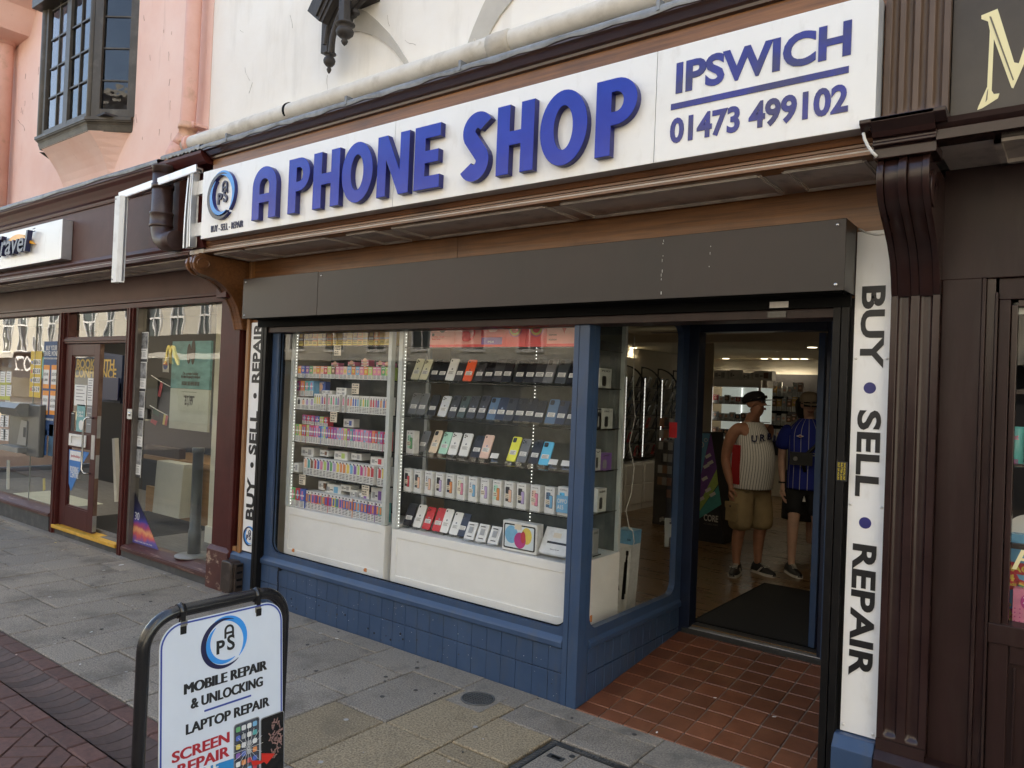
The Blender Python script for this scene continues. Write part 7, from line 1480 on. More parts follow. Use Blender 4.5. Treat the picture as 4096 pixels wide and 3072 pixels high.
# tube frame
fl, fr_ = an(185, 650), an(1388, 420); ft = (an(480, 305).z + an(1150, 195).z) / 2
y0, y1, r = fl.y, fr_.y, .105; X_ = AX - .02; tr_ = .0205
path = [V(X_ + .02, y0, .0), V(X_, y0, .5), V(X_, y0, ft - r)] + [V(X_, y0 + r - r * cos(radians(a)), ft - r + r * sin(radians(a))) for a in range(10, 91, 10)] + [V(X_, y1 - r + r * sin(radians(a)), ft - r + r * cos(radians(a))) for a in range(0, 91, 10)] + [V(X_, y1, .5), V(X_ + .02, y1, 0)]
b = MB(); b.tube(path, tr_, BTUBE, 14); b.box((X_ - .28, y0 - .02, .0), (X_ + .3, y0 + .02, .03), BTUBE); b.box((X_ - .28, y1 - .02, .0), (X_ + .3, y1 + .02, .03), BTUBE); b.build('tube_frame', ab)
for x, y in ((503, 320), (1148, 215)):
    b = MB(); p = an(x, y); yy_ = p.y; b.tube([V(X_, yy_ - .011, ft), V(X_, yy_ + .011, ft)], tr_ + .003, BTUBE, 14); b.box((X_ + .008, yy_ - .008, ft - .055), (X_ + .022, yy_ + .008, ft), BTUBE); b.box((X_ - .006, yy_ - .010, ft - .070), (X_ + .026, yy_ + .010, ft - .045), BTUBE); b.lathe((X_ + .002, yy_, ft + .012), [(.010, 0), (.008, .010), (.002, .016)], BTUBE, 10); b.build('hook', ab)
# ---------------------------------------------------------------- covers and litter in the pavement
dcv = thing('drain_cover', 'round black iron drain cover set in a square of the pavement', 'drain cover', (-.5, -.285, 0))
b = MB(); b.box((-.63, -.425, -.02), (-.375, -.155, .0022), EDGEC); b.build('surround', dcv)
b = MB(); c = V(-.500, -.288, 0); b.lathe(c, [(.100, 0), (.100, .0045), (.090, .0055)], IRONB, 40, (0, 0, 1), False)
for k in range(-4, 5):
    L_ = (.084 ** 2 - (k * .02) ** 2) ** .5
    b.bar(c + V(k * .02, -L_, .006), c + V(k * .02, L_, .006), .005, .004, IRON); b.bar(c + V(-L_, k * .02, .0062), c + V(L_, k * .02, .0062), .005, .004, IRON)
b.tube([c + V(.094 * cos(t), .094 * sin(t), .0045) for t in [2 * pi * i / 40 for i in range(41)]], .005, IRON, 6, False); b.build('lid', dcv)
ec = thing('access_cover', 'iron framed access cover filled with paving and marked ELECTRICITY', 'access cover', (.36, -.66, 0))
b = MB(); fw = .038
for a in ((EX0, EY1 - fw, EX1, EY1), (EX0, EY0, EX1, EY0 + fw), (EX0, EY0 + fw, EX0 + fw, EY1 - fw), (EX1 - fw, EY0 + fw, EX1, EY1 - fw)): b.box((a[0], a[1], -.03), (a[2], a[3], .0015), IRONB)
for i in range(18):
    y = EY0 + .05 + i * .024; b.bar((EX0 + .008, y, .002), (EX0 + fw - .008, y + .012, .002), .004, .003, IRON)
b.text('ELECTRICITY', V(EX0 + .14, EY1 - fw + .008, .0012), XR, V(0, 1, 0), .25, .022, IRON, .003, .01)
b.build('frame', ec)
b = MB(); b.box((EX0 + fw + .004, EY0 + fw + .004, -.03), (.315, EY1 - fw - .004, .0), SLAB); b.box((.321, EY0 + fw + .004, -.03), (EX1 - fw - .004, EY1 - fw - .004, -.001), SLAB); b.build('paving_infill', ec, bevel=.004)
b = MB(); b.box((EX0 + fw + .03, EY1 - fw - .135, -.0), (EX0 + fw + .12, EY1 - fw - .095, .002), IRONB); b.box((EX0 + fw + .05, EY1 - fw - .125, .001), (EX0 + fw + .10, EY1 - fw - .105, .003), VOID); b.lathe((EX0 + fw + .13, EY1 - fw - .05, 0), [(.016, 0), (.016, .002)], IRONB, 12); b.build('key_slot', ec)
random.seed(9)
def scrap(px, py, w, h, m, label, zz=.002):
    p = U(px, py, Z=zz); b = MB(); a = random.uniform(0, 3); n = 7; pts = [(w * (.7 + .5 * random.random()) * cos(2 * pi * i / n), h * (.7 + .5 * random.random()) * sin(2 * pi * i / n)) for i in range(n)]
    pts = [(x * cos(a) - y * sin(a) + p.x, x * sin(a) + y * cos(a) + p.y) for x, y in pts]; b.prism(pts, p.z, p.z + .002, m, 'z'); tag(b.build('scrap'), label, 'litter')
scrap(200 + 788 * .3617, 2000 + 718 * .3617, .028, .012, PAPER, 'torn white paper scrap on the slabs before the travel agency door')
scrap(200 + 60 * .3617, 2000 + 470 * .3617, .016, .008, mat('yellow leaf', (.5, .38, .12), .7), 'small yellow leaf on the slabs at the left edge')
scrap(620 * .6463, 2000 + 1285 * .6463, .016, .009, mat('pinkish scrap', (.55, .40, .33), .7), 'pinkish scrap lying in the brick gutter', -.012)
scrap(1100 + 227 * 1.085, 2200 + 326 * 1.085, .016, .004, PAPER, 'white cigarette end on the slabs below the blue stall riser')
scrap(495 * .6463, 2000 + 1017 * .6463, .008, .005, PAPER, 'tiny pale speck of gum on the slabs near the brick edging')
scrap(565 * .6463, 2000 + 817 * .6463, .014, .004, PAPER, 'pale stick on the slabs between travel agency and pavement sign')
scrap(100 * .6463, 2000 + 958 * .6463, .014, .006, MATS['pinkish scrap'], 'pale scrap beside the brick gutter at the left edge', -.004)
scrap(1100 + 1840 * 1.085, 2200 + 615 * 1.085, .012, .006, PAPER, 'white crumb on the red tiles by the right rail', .06)
scrap(1100 + 1622 * 1.085, 2200 + 545 * 1.085, .009, .005, PAPER, 'pale crumb in the middle of the red tiles', .065)
scrap(1100 + 1408 * 1.085, 2200 + 672 * 1.085, .010, .006, PAPER, 'pale crumb at the front edge of the red tiles', .02)
random.seed(21)
b = MB()
for i in range(260):
    x, y = random.uniform(-8, .9), random.uniform(-1.62, -.02); r = random.choice((.002, .003, .004, .006, .009, .014)); b.lathe((x, y, .0), [(r, 0), (r, .0022)], random.choice((mat('dark gum', (.05, .045, .04), .8), mat('pale gum', (.34, .32, .29), .8))), 7, (0, 0, 1), False)
tag(b.build('gum_specks'), kind='stuff', label='dark and pale specks of trodden gum and grit on the slabs', cat='specks')
# ---------------------------------------------------------------- inside the travel agency window
def tw_(x, y, Y): return kW(x, y, Y=Y)
def onglass(name, label, cat, k, x0, y0, x1, y1, m, Y=.050, group=None): 
    p, q = k(x0, y1, Y=Y), k(x1, y0, Y=Y); t = thing(name, label, cat, (p.x, Y, p.z), group); b = MB(); b.box((p.x, Y, p.z), (q.x, Y + .002, q.z), m); b.build('sheet', t); return t, p, q
# strip of black and white pages
for i, (ya, yb_) in enumerate(((425, 818), (822, 1208), (1212, 1590), (1595, 1970), (1975, 2340))):
    x = 180 - (ya - 425) * .052; t, p, q = onglass('flyer', 'black and white flyer, %s from the top in the strip on the travel window' % nth(i), 'flyer', kW, x, ya, x + 132 - i * 3, yb_, PAPER, .050, 'flyer strip')
    w, h = q.x - p.x, q.z - p.z; b = MB(); b.box((p.x + w * .03, .049, p.z + h * .44), (p.x + w * .97, .0505, p.z + h * .97), mat('grey photo print', (.05, .05, .05), .6, col2=(.42, .42, .42), scale=14, bump=0)); b.box((p.x + w * .02, .049, p.z), (p.x + w * .98, .0505, p.z + h * .09), INK)
    b.box((p.x + w * .08, .049, p.z + h * .16), (p.x + w * .34, .0505, p.z + h * .32), GREYINK)
    for j in range(4): b.box((p.x + w * .45, .049, p.z + h * (.16 + j * .045)), (p.x + w * (.8 - .06 * (j % 2)), .0505, p.z + h * (.175 + j * .045)), GREYINK)
    b.box((p.x + w * .2, .049, p.z + h * .375), (p.x + w * .8, .0505, p.z + h * .39), INK); b.build('print', t)
# triangular poster, a glow of colours
grad = bpy.data.materials.new('poster gradient'); grad.use_nodes = True; gn = grad.node_tree.nodes; gl_ = grad.node_tree.links; gb = gn['Principled BSDF']; gb.inputs['Roughness'].default_value = .4
tc = gn.new('ShaderNodeTexCoord'); sx = gn.new('ShaderNodeSeparateXYZ'); gl_.new(tc.outputs['Generated'], sx.inputs[0]); nz = gn.new('ShaderNodeTexNoise'); nz.inputs['Scale'].default_value = 6; gl_.new(tc.outputs['Generated'], nz.inputs['Vector'])
ad = gn.new('ShaderNodeMath'); ad.operation = 'MULTIPLY_ADD'; ad.inputs[1].default_value = .22; gl_.new(nz.outputs['Fac'], ad.inputs[0]); gl_.new(sx.outputs['Z'], ad.inputs[2]); rp = gn.new('ShaderNodeValToRGB'); gl_.new(ad.outputs[0], rp.inputs[0]); cr = rp.color_ramp
for pos, col in ((.10, (.05, .06, .25)), (.17, (.12, .10, .35)), (.26, (.60, .10, .10)), (.33, (.75, .35, .15)), (.40, (.45, .06, .12)), (.50, (.05, .05, .30)), (.62, (.012, .014, .07)), (.9, (.006, .006, .012))):
    e = cr.elements.new(pos); e.color = (*col, 1)
cr.elements.remove(cr.elements[0]); cr.elements.remove(cr.elements[-1]); gl_.new(rp.outputs[0], gb.inputs['Base Color'])
tp = thing('triangle_poster', 'triangular poster glowing blue, red and yellow in the lower corner of the travel window', 'poster', (-5.2, .05, .2)); pts = [kV(*p, Y=.050) for p in ((72, 650), (42, 1280), (368, 1382))]
b = MB(); b.prism([(p.x, p.z) for p in pts], .050, .052, grad, 'y'); b.build('sheet', tp)
b = MB(); p, q = kV(105, 1270, Y=.049), kV(300, 1330, Y=.049); b.text('MAGIC IS HERE AND THE STARS', V(p.x, .0495, p.z - .01), XR, ZU, q.x - p.x, .012, PAPER, .0008); p = kV(108, 1020, Y=.049); b.text('30', V(p.x, .0495, p.z - .02), XR, ZU, .09, .075, PAPER, .0008, -.008); b.build('print', tp)
TEAL = mat('teal sea print', (.035, .16, .19), .5, col2=(.10, .30, .33), scale=3, stretch=(1, 1, 3)); 
pp_ = thing('sea_poster', 'tall display panel with teal sea poster above a price sheet behind the travel window', 'poster', (-5, 1.5, .8)); Y = 1.3
p, q, r_ = kW(605, 1165, Y=Y), kW(1145, 540, Y=Y), kW(600, 1700, Y=Y)
b = MB(); b.box((p.x, Y, p.z), (q.x, Y + .03, q.z), TEAL); b.box((p.x, Y, r_.z), (q.x, Y + .03, p.z - .003), mat('pale poster', (.42, .46, .42), .6, .06)); b.build('board', pp_)
b = MB()
def tx(s, x0, y0, x1, h, m=INK, bold=.01): a, c = kW(x0, y0, Y=Y - .003), kW(x1, y0, Y=Y - .003); b.text(s, V(a.x, Y - .001, a.z), XR, ZU, c.x - a.x, h, m, .002, bold)
tx('On a cruise holiday', 765, 1005, 970, .05); tx("it's island hopping by whirlpool", 745, 1045, 995, .05); tx('HOLIDAY LIKE NEVER BEFORE', 750, 1130, 985, .05); tx('£1,199', 790, 1410, 895, .13, INK, .02); tx('7 nights from Southampton', 775, 1300, 920, .04)
b.box((kW(755, 1218, Y=Y).x, Y - .002, kW(755, 1218, Y=Y).z), (kW(950, 1218, Y=Y).x, Y, kW(755, 1222, Y=Y).z + .008), INK)
for cx, cy, rw, rh in ((850, 715, 22, 60), (905, 690, 22, 75)): a = kW(cx, cy, Y=Y - .004); b.shape([arc(0, 0, rw * .0022, 0, 360, 16, rh * .0021)[:-1]], V(a.x, Y - .003, a.z), XR, ZU, mat('dark figure print', (.02, .015, .015), .6), .002)
b.build('print', pp_)
# bunting of small flags hung inside the glass
fl_ = [((498, 780), (575, 770), (578, 960), (500, 955), PAPER, 'white flag with red and blue roundel'), ((470, 1085), (505, 1090), (468, 1290), (435, 1275), PM['red'], 'narrow red flag'), ((385, 1440), (462, 1480), (440, 1550), (372, 1500), mat('dark green flag', (.01, .06, .035), .7), 'dark green flag'), ((350, 1575), (428, 1610), (405, 1665), (338, 1620), PM['red'], 'small red flag'), ((515, 1515), (545, 1520), (520, 1660), (495, 1650), PM['yellow'], 'yellow flag'), ((545, 1522), (572, 1545), (550, 1670), (522, 1660), PM['red'], 'red flag beside the yellow one')]
for i, (a, c, d, e, m_, lb) in enumerate(fl_):
    pts = [kW(*p, Y=.35) for p in (a, c, d, e)]; b = MB(); b.prism([(p.x, p.z) for p in pts], .35, .352, m_, 'y'); t = thing('bunting_flag', lb + ' of the bunting behind the travel window', 'flag', pts[0], 'bunting flags'); b.build('cloth', t)
    if i == 0: b = MB(); c0 = (pts[0] + pts[1] + pts[2] + pts[3]) / 4; b.shape([arc(0, 0, .045, 0, 180, 14)], V(c0.x, .349, c0.z), XR, ZU, PM['red'], .001); b.shape([arc(0, 0, .045, 180, 360, 14)], V(c0.x, .349, c0.z), XR, ZU, PM['blue'], .001); b.build('roundel', t)
b = MB(); b.tube([kW(*p, Y=.352) for p in ((370, 760), (500, 775), (570, 765))], .004, PAPER, 6); b.tube([kW(*p, Y=.352) for p in ((350, 1000), (480, 1085), (600, 1150))], .004, PAPER, 6); b.tube([kW(*p, Y=.352) for p in ((330, 1400), (420, 1455), (560, 1530))], .004, PAPER, 6); tag(b.build('bunting_string'), 'pale strings of bunting sagging behind the travel window', 'string')
# counter and queue post
dk = thing('counter', 'wooden travel counter with dark front behind the right travel window', 'counter', (-5, 1.2, .135)); Y = 1.0
a, c = kV(210, 1290, Z=.14), kV(900, 1250, Z=.14); x0 = kV(190, 700, Y=Y).x; x1 = kV(925, 700, Y=Y).x
WD = mat('counter oak', (.26, .14, .05), .45, col2=(.36, .21, .09), scale=3, stretch=(.7, 8, 8)); zt = kV(500, 370, Y=Y).z
b = MB(); b.box((x0, Y, zt - .05), (x1, Y + .6, zt), WD); b.box((x1 - .30, Y + .02, .135), (x1 - .02, Y + .5, zt - .05), WD); b.box((x0, Y + .05, .135), (x1 - .3, Y + .09, .45), WD); b.build('body', dk)
b = MB(); b.box((x0 + .02, Y + .3, .45), (x1 - .3, Y + .34, zt - .05), INDK); b.box((x0, Y + .02, zt), (x0 + .8, Y + .10, zt + .12), mat('dark desk screen', (.05, .03, .02), .5)); b.build('recess', dk)
cf = thing('leaflet_stand', 'white sloping leaflet holder below the counter behind the travel window', 'stand', (-4.9, .8, .135)); b = MB(); p0_, p1_ = kV(330, 960, Y=.75), kV(520, 420, Y=.75); b.prism([(.72, p0_.z), (.75, p1_.z), (.9, p1_.z), (.95, p0_.z)], p0_.x, p1_.x + .25, mat('pale board', (.50, .50, .44), .6, .05)); b.build('body', cf)
qp = thing('queue_post', 'dark grey queue barrier post on a round base behind the travel window', 'post', kV(760, 1450, Z=.14)); c = kV(760, 1448, Z=.137)
b = MB(); b.lathe(c, [(.17, 0), (.17, .012), (.12, .022), (.04, .03)], GREYINK, 32); b.build('base', qp); b = MB(); b.lathe(c, [(.058, .02), (.058, .25), (.050, .255), (.048, .97), (.055, .98), (.055, 1.02)], mat('dark grey post', (.05, .055, .055), .4, .15), 20); b.build('pole', qp)
# far back sign seen through the door
bs = thing('lettered_board', 'navy board with gold BOOK WITH CONFIDENCE lettering inside the travel agency', 'board', (-6, 1.5, 1.4)); Y = 1.35
p, q = kT(540, 640, Y=Y), kT(905, 290, Y=Y); b = MB(); b.prism([(p.x, p.z), (q.x, p.z), (q.x, q.z - .05), (p.x + (q.x - p.x) * .55, q.z), (p.x, q.z - .02)], Y, Y + .03, mat('navy board', (.012, .022, .06), .5, .1), 'y'); b.build('board', bs)
b = MB(); GO = mat('gold print', (.36, .25, .07), .5)
a, c = kT(560, 415, Y=Y - .01), kT(838, 405, Y=Y - .01); b.text('BOOK WITH', V(a.x, Y - .001, a.z), XR, ZU, c.x - a.x, .15, GO, .002, .025); a, c = kT(545, 478, Y=Y - .01), kT(852, 470, Y=Y - .01); b.text('CONFIDENCE', V(a.x, Y - .001, a.z), XR, ZU, c.x - a.x, .15, GO, .002, .025); b.build('lettering', bs)
p, q = kT(742, 640, Y=1.3), kT(885, 482, Y=1.3); tag(MB().box((p.x, 1.28, p.z), (q.x, 1.30, q.z), mat('dark blue screen', (.012, .016, .06), .3)).build('wall_screen', None, .004), 'dark blue panel below the gold lettered board', 'panel')
p, q = kT(868, 1395, Y=.9), kT(850, 928, Y=.9); b = MB(); b.bar(p, q, .07, .05, PAPER, (0, 1, 0)); tag(b.build('leaning_board'), 'pale edge of a board leaning inside the travel doorway', 'board')
p, q = kT(712, 1462, Y=.8), kT(765, 1452, Y=.8); b = MB(); b.bar(p, q, .03, .02, PM['yellow']); tag(b.build('yellow_bar'), 'short yellow bar low in the dark travel doorway', 'bar')
for i, (x, y) in enumerate(((-4.6, .75), (-5.0, 3.9), (-6.3, .6), (-8.4, .7), (-10.2, .7))):
    t = thing('strip_light', 'ceiling strip light in the travel agency, %s along' % nth(i), 'ceiling light', (x, y, 2.68), 'strip lights in the travel agency'); b = MB(); b.box((x - .6, y - .05, 2.685), (x + .6, y + .05, 2.70), LAMP); b.build('tube', t)
    ld = bpy.data.lights.new('strip_light', 'AREA'); ld.shape = 'RECTANGLE'; ld.size = 1.2; ld.size_y = .1; ld.energy = (9, 9, 1.2, 4, 3)[i]; ld.color = (1, .93, .8); lo = bpy.data.objects.new('lamp', ld); COL.objects.link(lo); lo.parent = t; lo.location = (0, 0, -.02)
# notices on the door
for (x0, y0, x1, y1, m_, lb, lines_) in ((546, 536, 640, 684, PAPER, 'white notice hanging at the left of the door glass', 5), (640, 485, 690, 684, PAPER, 'white opening hours sheet on the door glass', 9), (560, 682, 630, 876, mat('pale teal poster', (.16, .36, .36), .6, .1), 'teal Click and Collect poster on the door glass', 2), (520, 735, 551, 872, INK, 'narrow black sticker at the left of the door glass', 1), (632, 686, 684, 884, GREYINK, 'grey photo flyer low on the door glass', 4)):
    t, p, q = onglass('door_notice', lb, 'notice', kT, x0, y0, x1, y1, m_, .014); b = MB(); w, h = q.x - p.x, q.z - p.z
    if 'teal' in lb: b.text('Click &\nCollect', V(p.x + w * .1, .0138, p.z + h * .55), XR, ZU, w * .7, h * .22, PAPER, .001, .01); b.lathe((p.x + w * .6, .0135, p.z + h * .25), [(w * .28, 0), (w * .28, .001)], PAPER, 16, (0, -1, 0), False)
    else:
        for j in range(lines_): b.box((p.x + w * .15, .0128, p.z + h * (.9 - j * .8 / lines_)), (p.x + w * (.85 - .15 * (j % 2)), .0142, p.z + h * (.9 - j * .8 / lines_) + .006), INK if m_ is PAPER else PAPER)
    b.build('print', t)
pn = thing('pennant', 'blue pennant sticker reading BOOKING CENTRE on the lower door glass', 'sticker', (-6.6, .01, .6)); pts = [kT(*p, Y=.010) for p in ((510, 1008), (660, 1032), (612, 1110), (522, 1318), (506, 1260))]
b = MB(); b.prism([(p.x, p.z) for p in pts], .010, .012, mat('pennant blue', (.03, .17, .46), .5, .1), 'y'); b.build('sheet', pn)
b = MB(); p, q = kT(514, 1085, Y=.009), kT(598, 1030, Y=.009); b.box((p.x, .0085, p.z), (q.x, .0102, q.z), PAPER); a = kT(522, 1062, Y=.008); b.text('Jet2holidays', V(a.x, .0085, a.z - .01), XR, ZU, q.x - a.x - .01, .035, REDT, .001, .01, shear=.2)
for s_, y in (('BOOKING', 1158), ('CENTRE', 1200)): a, c = kT(517, y, Y=.009), kT(578, y - 4, Y=.009); b.text(s_, V(a.x, .0095, a.z - .02), XR, ZU, c.x - a.x, .062, PAPER, .001, .015)
b.build('print', pn)
# left window: cash machine, rate boards, notices
at_ = thing('cash_machine', 'grey cash machine standing behind the left travel window', 'cash machine', (-8, .1, .6)); Y = -.02
def ka(x, y, Y_=Y): return kT(x, y, Y=Y_)
c0, c1, c2, c3 = ka(215, 1060), ka(278, 1075), ka(278, 695), ka(215, 685); l0, l1 = ka(45, 1010), ka(65, 680)
GY = mat('grey machine', (.095, .095, .09), .4, .1); GYL = mat('light grey machine', (.20, .20, .19), .4, .08)
b = MB(); b.prism([(c0.x - .10, c0.z), (c1.x, c0.z), (c1.x, c2.z + .02), (c0.x - .10, c2.z + .02)], -.02, .05, GY, 'y'); b.prism([(l0.x, l0.z), (c0.x - .1, c0.z), (c0.x - .1, c2.z), (l1.x, l1.z), (l0.x, l1.z)], .0, .05, GY, 'y'); b.build('housing', at_, bevel=.012)
b = MB(); b.prism([(-.10, l1.z - .12), (-.17, l1.z - .02), (-.12, l1.z + .04), (.05, l1.z + .04), (.05, l1.z - .12)], l1.x + .02, c0.x - .08, GYL); b.box((l0.x + .02, -.12, l0.z + .01), (c0.x - .08, -.0, l0.z + .07), GYL); each(b, 'hood', at_)
b = MB(); k1, k2_ = ka(130, 970), ka(205, 800); b.prism([(k1.x, k1.z), (k2_.x, k1.z), (k2_.x, k2_.z), (k1.x + .1, k2_.z)], -.03, -.005, GYL, 'y'); b.box((k2_.x - .09, -.032, k1.z + .1), (k2_.x - .02, -.028, k2_.z - .08), INK); b.build('panel', at_)
fxr = thing('rate_board', 'yellow exchange rate board with flags and figures in the left travel window', 'board', (-7.6, .05, 1.5)); p, q = kT(214, 622, Y=.050), kT(310, 285, Y=.050)
b = MB(); b.box((p.x, .050, p.z), (q.x, .053, q.z), mat('rate yellow', (.62, .42, .05), .6, .06)); b.build('board', fxr); b = MB(); w, h = q.x - p.x, q.z - p.z
for i, s_ in enumerate(('1.163', '1.258', '4.123', '2.629')):
    z = p.z + h * (.70 - i * .195); b.box((p.x + w * .08, .0485, z + h * .02), (p.x + w * .2, .0505, z + h * .09), PM['blue'] if i % 2 == 0 else PM['red'])
    for j, d_ in enumerate(s_.replace('.', '')): b.box((p.x + w * (.26 + j * .175), .0485, z), (p.x + w * (.41 + j * .175), .0505, z + h * .125), PAPER); b.text(d_, V(p.x + w * (.29 + j * .175), .0485, z + h * .02), XR, ZU, w * .09, h * .085, INK, .001, .02)
b.build('figures', fxr)
mn = thing('money_poster', 'navy travel money poster with orange offer cards in the left travel window', 'poster', (-7.3, .05, 1)); p, q = kT(300, 900, Y=.050), kT(436, 180, Y=.050); b = MB(); b.box((p.x - .02, .050, p.z), (q.x - .04, .053, q.z - .05), mat('poster navy', (.02, .06, .16), .6, .1)); b.build('sheet', mn)
b = MB()
def tt(s, x, y, x2, h, m=PAPER, bold=.015): a, c = kT(x, y, Y=.049), kT(x2, y, Y=.049); b.text(s, V(a.x, .0495, a.z), XR, ZU, c.x - a.x, h, m, .001, bold)
tt('BUY YOUR', 340, 280, 420, .06); tt('TRAVEL MONEY', 320, 320, 436, .06); tt('FROM THE NATIONS FAVOURITE', 325, 345, 432, .022); tt('AMAZING OFFERS YOU WANT', 315, 790, 395, .025)
for (x0, y0, x1, y1, t1, t2) in ((316, 388, 368, 558, '£510', '1,000'), (374, 388, 430, 562, '£515', '600'), (308, 578, 360, 750, '£521', '2,000'), (364, 580, 420, 752, '£516', '650')):
    a, c = kT(x0, y1, Y=.049), kT(x1, y0, Y=.049); hh = c.z - a.z; b.box((a.x, .0475, a.z), (c.x, .0498, c.z), mat('offer orange', (.75, .28, .05), .6)); b.box((a.x + .008, .0465, a.z + hh * .18), (c.x - .008, .048, c.z - hh * .2), PAPER); b.text(t1, V(a.x + .02, .0465, a.z + hh * .55), XR, ZU, (c.x - a.x) * .7, hh * .12, INK, .001, .01); b.text(t2, V(a.x + .02, .0465, a.z + hh * .3), XR, ZU, (c.x - a.x) * .65, hh * .12, INK, .001, .01)
b.build('print', mn)
for i, (x0, y0, x1, y1, m_, lb) in enumerate(((287, 868, 348, 1044, mat('night sea poster', (.02, .08, .22), .5, .5, scale=5), 'narrow blue night sky poster low in the left travel window'), (352, 830, 412, 1055, mat('sunset sea poster', (.015, .07, .13), .5, .6, scale=5), 'dark sunset poster beside the maroon mullion'))):
    onglass('poster', lb, 'poster', kT, x0, y0, x1, y1, m_, .050)
for i, (x, y) in enumerate(((0, 435), (45, 435), (0, 535), (45, 535), (35, 650), (0, 760), (25, 760), (0, 860), (25, 862))):
    t, p, q = onglass('notice', 'white printed offer sheet at the left edge, number %d from the top' % (i + 1) if False else 'white offer sheet, %s counted down the left edge of the travel window' % nth(i), 'notice', kT, x, y, x + 40, y + 80, PAPER, .048, 'offer sheets'); b = MB()
    for j in range(5): b.box((p.x + .02, .0468, p.z + .02 + j * .03), (q.x - .03 - .02 * (j % 2), .0482, p.z + .028 + j * .03), GREYINK)
    b.build('print', t)
b = MB(); p, q = kT(0, 640, Y=.053), kT(80, 480, Y=.053); b.box((p.x - .3, .051, p.z), (q.x, .0535, q.z), mat('lime sheet', (.45, .46, .08), .6)); tag(b.build('lime_poster'), 'lime green poster behind the offer sheets', 'poster')
wb = thing('window_step', 'low white display block on the floor behind the left travel window', 'block', (-8, .4, .14)); p, q = kT(92, 1400, Y=.4), kT(380, 1480, Y=.4); b = MB(); b.box((p.x, .40, .14), (q.x + .3, .9, kT(275, 1412, Y=.4).z), mat('off white block', (.55, .57, .50), .6, .05)); b.build('block', wb, bevel=.005)
for x in (60,): a, c = kT(62, 1090, Y=.5), kT(56, 1370, Y=.5); b = MB(); b.bar(a, c, .035, .03, PAPER, (0, 1, 0)); tag(b.build('table_leg_post'), 'white slim post standing behind the cash machine window', 'post')
b = MB(); a, c = kT(312, 1300, Y=.1), kT(338, 1235, Y=.1); b.obox((a + c) / 2, V(.03, 0, .008), V(0, .002, 0), V(-.01, 0, .07), PM['yellow']); tag(b.build('yellow_tag'), 'small yellow tag low in the left travel window', 'tag')
# ---------------------------------------------------------------- sweets in the dark shop's window
def swt(x, y, Y): return kQ(x, y, Y=Y)
def bag(label, x0, y0, x1, y1, Y, m, extra=None, name='sweet_bag'):
    p, q = kQ(x0, y1, Y=Y), kQ(x1, y0, Y=Y); t = thing(name, label, 'sweets', (p.x, Y, p.z)); w, h = q.x - p.x, q.z - p.z; b = MB(); rings = []
    for v, d in ((0, .002), (.06, .006), (.2, .018), (.5, .024), (.8, .018), (.94, .006), (1, .002)): rings.append([(p.x, Y, p.z + h * v), (p.x + w * .25, Y - d, p.z + h * v), (p.x + w * .75, Y - d, p.z + h * v), (p.x + w, Y, p.z + h * v), (p.x + w * .75, Y + d, p.z + h * v), (p.x + w * .25, Y + d, p.z + h * v)])
    b.loft(rings, m); b.build('bag', t); b = MB()
    if extra: extra(b, p, q, w, h, Y - .027)
    b.v and b.build('print', t)
def g1(b, p, q, w, h, Y): b.text('berry\nCHERS', V(p.x + w * .02, Y, p.z + h * .68), XR, ZU, w * .75, h * .16, PAPER, .002, .02); [b.lathe((p.x + w * (.1 + .12 * i), Y, p.z + h * (.4 + .1 * (i % 3))), [(w * .12, 0), (w * .1, .004)], PM['peach'], 10, (0, -1, 0)) for i in range(4)]; [b.box((p.x + w * .05, Y, p.z + h * (.12 + .03 * i)), (p.x + w * .8, Y + .002, p.z + h * (.13 + .03 * i)), PM['yellow']) for i in range(3)]
def g2(b, p, q, w, h, Y): b.text('SOUR', V(p.x + w * .1, Y, p.z + h * .76), XR, ZU, w * .55, h * .07, PM['yellow'], .002, .02); b.box((p.x + w * .35, Y, p.z + h * .82), (p.x + w * .75, Y + .002, p.z + h * .88), PAPER); [b.bar((p.x + w * (.05 + .1 * i), Y, p.z + h * .3), (p.x + w * (.3 + .1 * i), Y, p.z + h * .6), .008, .004, PM[('black', 'magenta', 'lime', 'black')[i]], (0, 1, 0)) for i in range(4)]; b.lathe((p.x + w * .62, Y, p.z + h * .3), [(w * .2, 0), (w * .2, .002)], PM['yellow'], 16, (0, -1, 0))
bag('green peg bag of sweets hanging at the top of the sweet shop window', 262, 850, 378, 1210, .12, PM['green'], g1); bag('bright blue peg bag of sour sweets in the sweet shop window', 252, 1265, 374, 1640, .12, PM['sky blue'], g2)
def g3(b, p, q, w, h, Y): b.text('r-Sweet', V(p.x, Y, p.z + h * .68), XR, ZU, w * .8, h * .14, PM['pink'], .002, .03); b.lathe((p.x + w * .45, Y, p.z + h * .42), [(w * .2, 0), (w * .2, .003)], PM['pink'], 16, (0, -1, 0)); b.text('SOUR GUMMIES', V(p.x, Y, p.z + h * .08), XR, ZU, w * .8, h * .12, PM['magenta'], .002, .02)
def kz(x, y, **k): return U(3200 + x * 1.1285, 1200 + y * 1.1285, **k)
_k = kQ; kQ = kz
bag('teal and pink pouch of sour gummies in the sweet shop window', 706, 450, 796, 588, .12, PM['teal'], g3); kQ = _k
zs_ = kz(750, 322, Y=.09).z; b = MB(); b.box((2.04, .075, zs_ - .012), (4, .095, zs_ + .008), PLAST); b.box((2.04, .075, kz(750, 590, Y=.09).z), (4, .30, kz(750, 590, Y=.09).z + .012), PLAST); b.box((2.04, .075, kz(750, 870, Y=.09).z - .01), (4, .10, kz(750, 870, Y=.09).z + .012), PLAST); b.build('window_shelf', right)
def q2(x, y, Y): return kQ2(x, y, Y=Y)
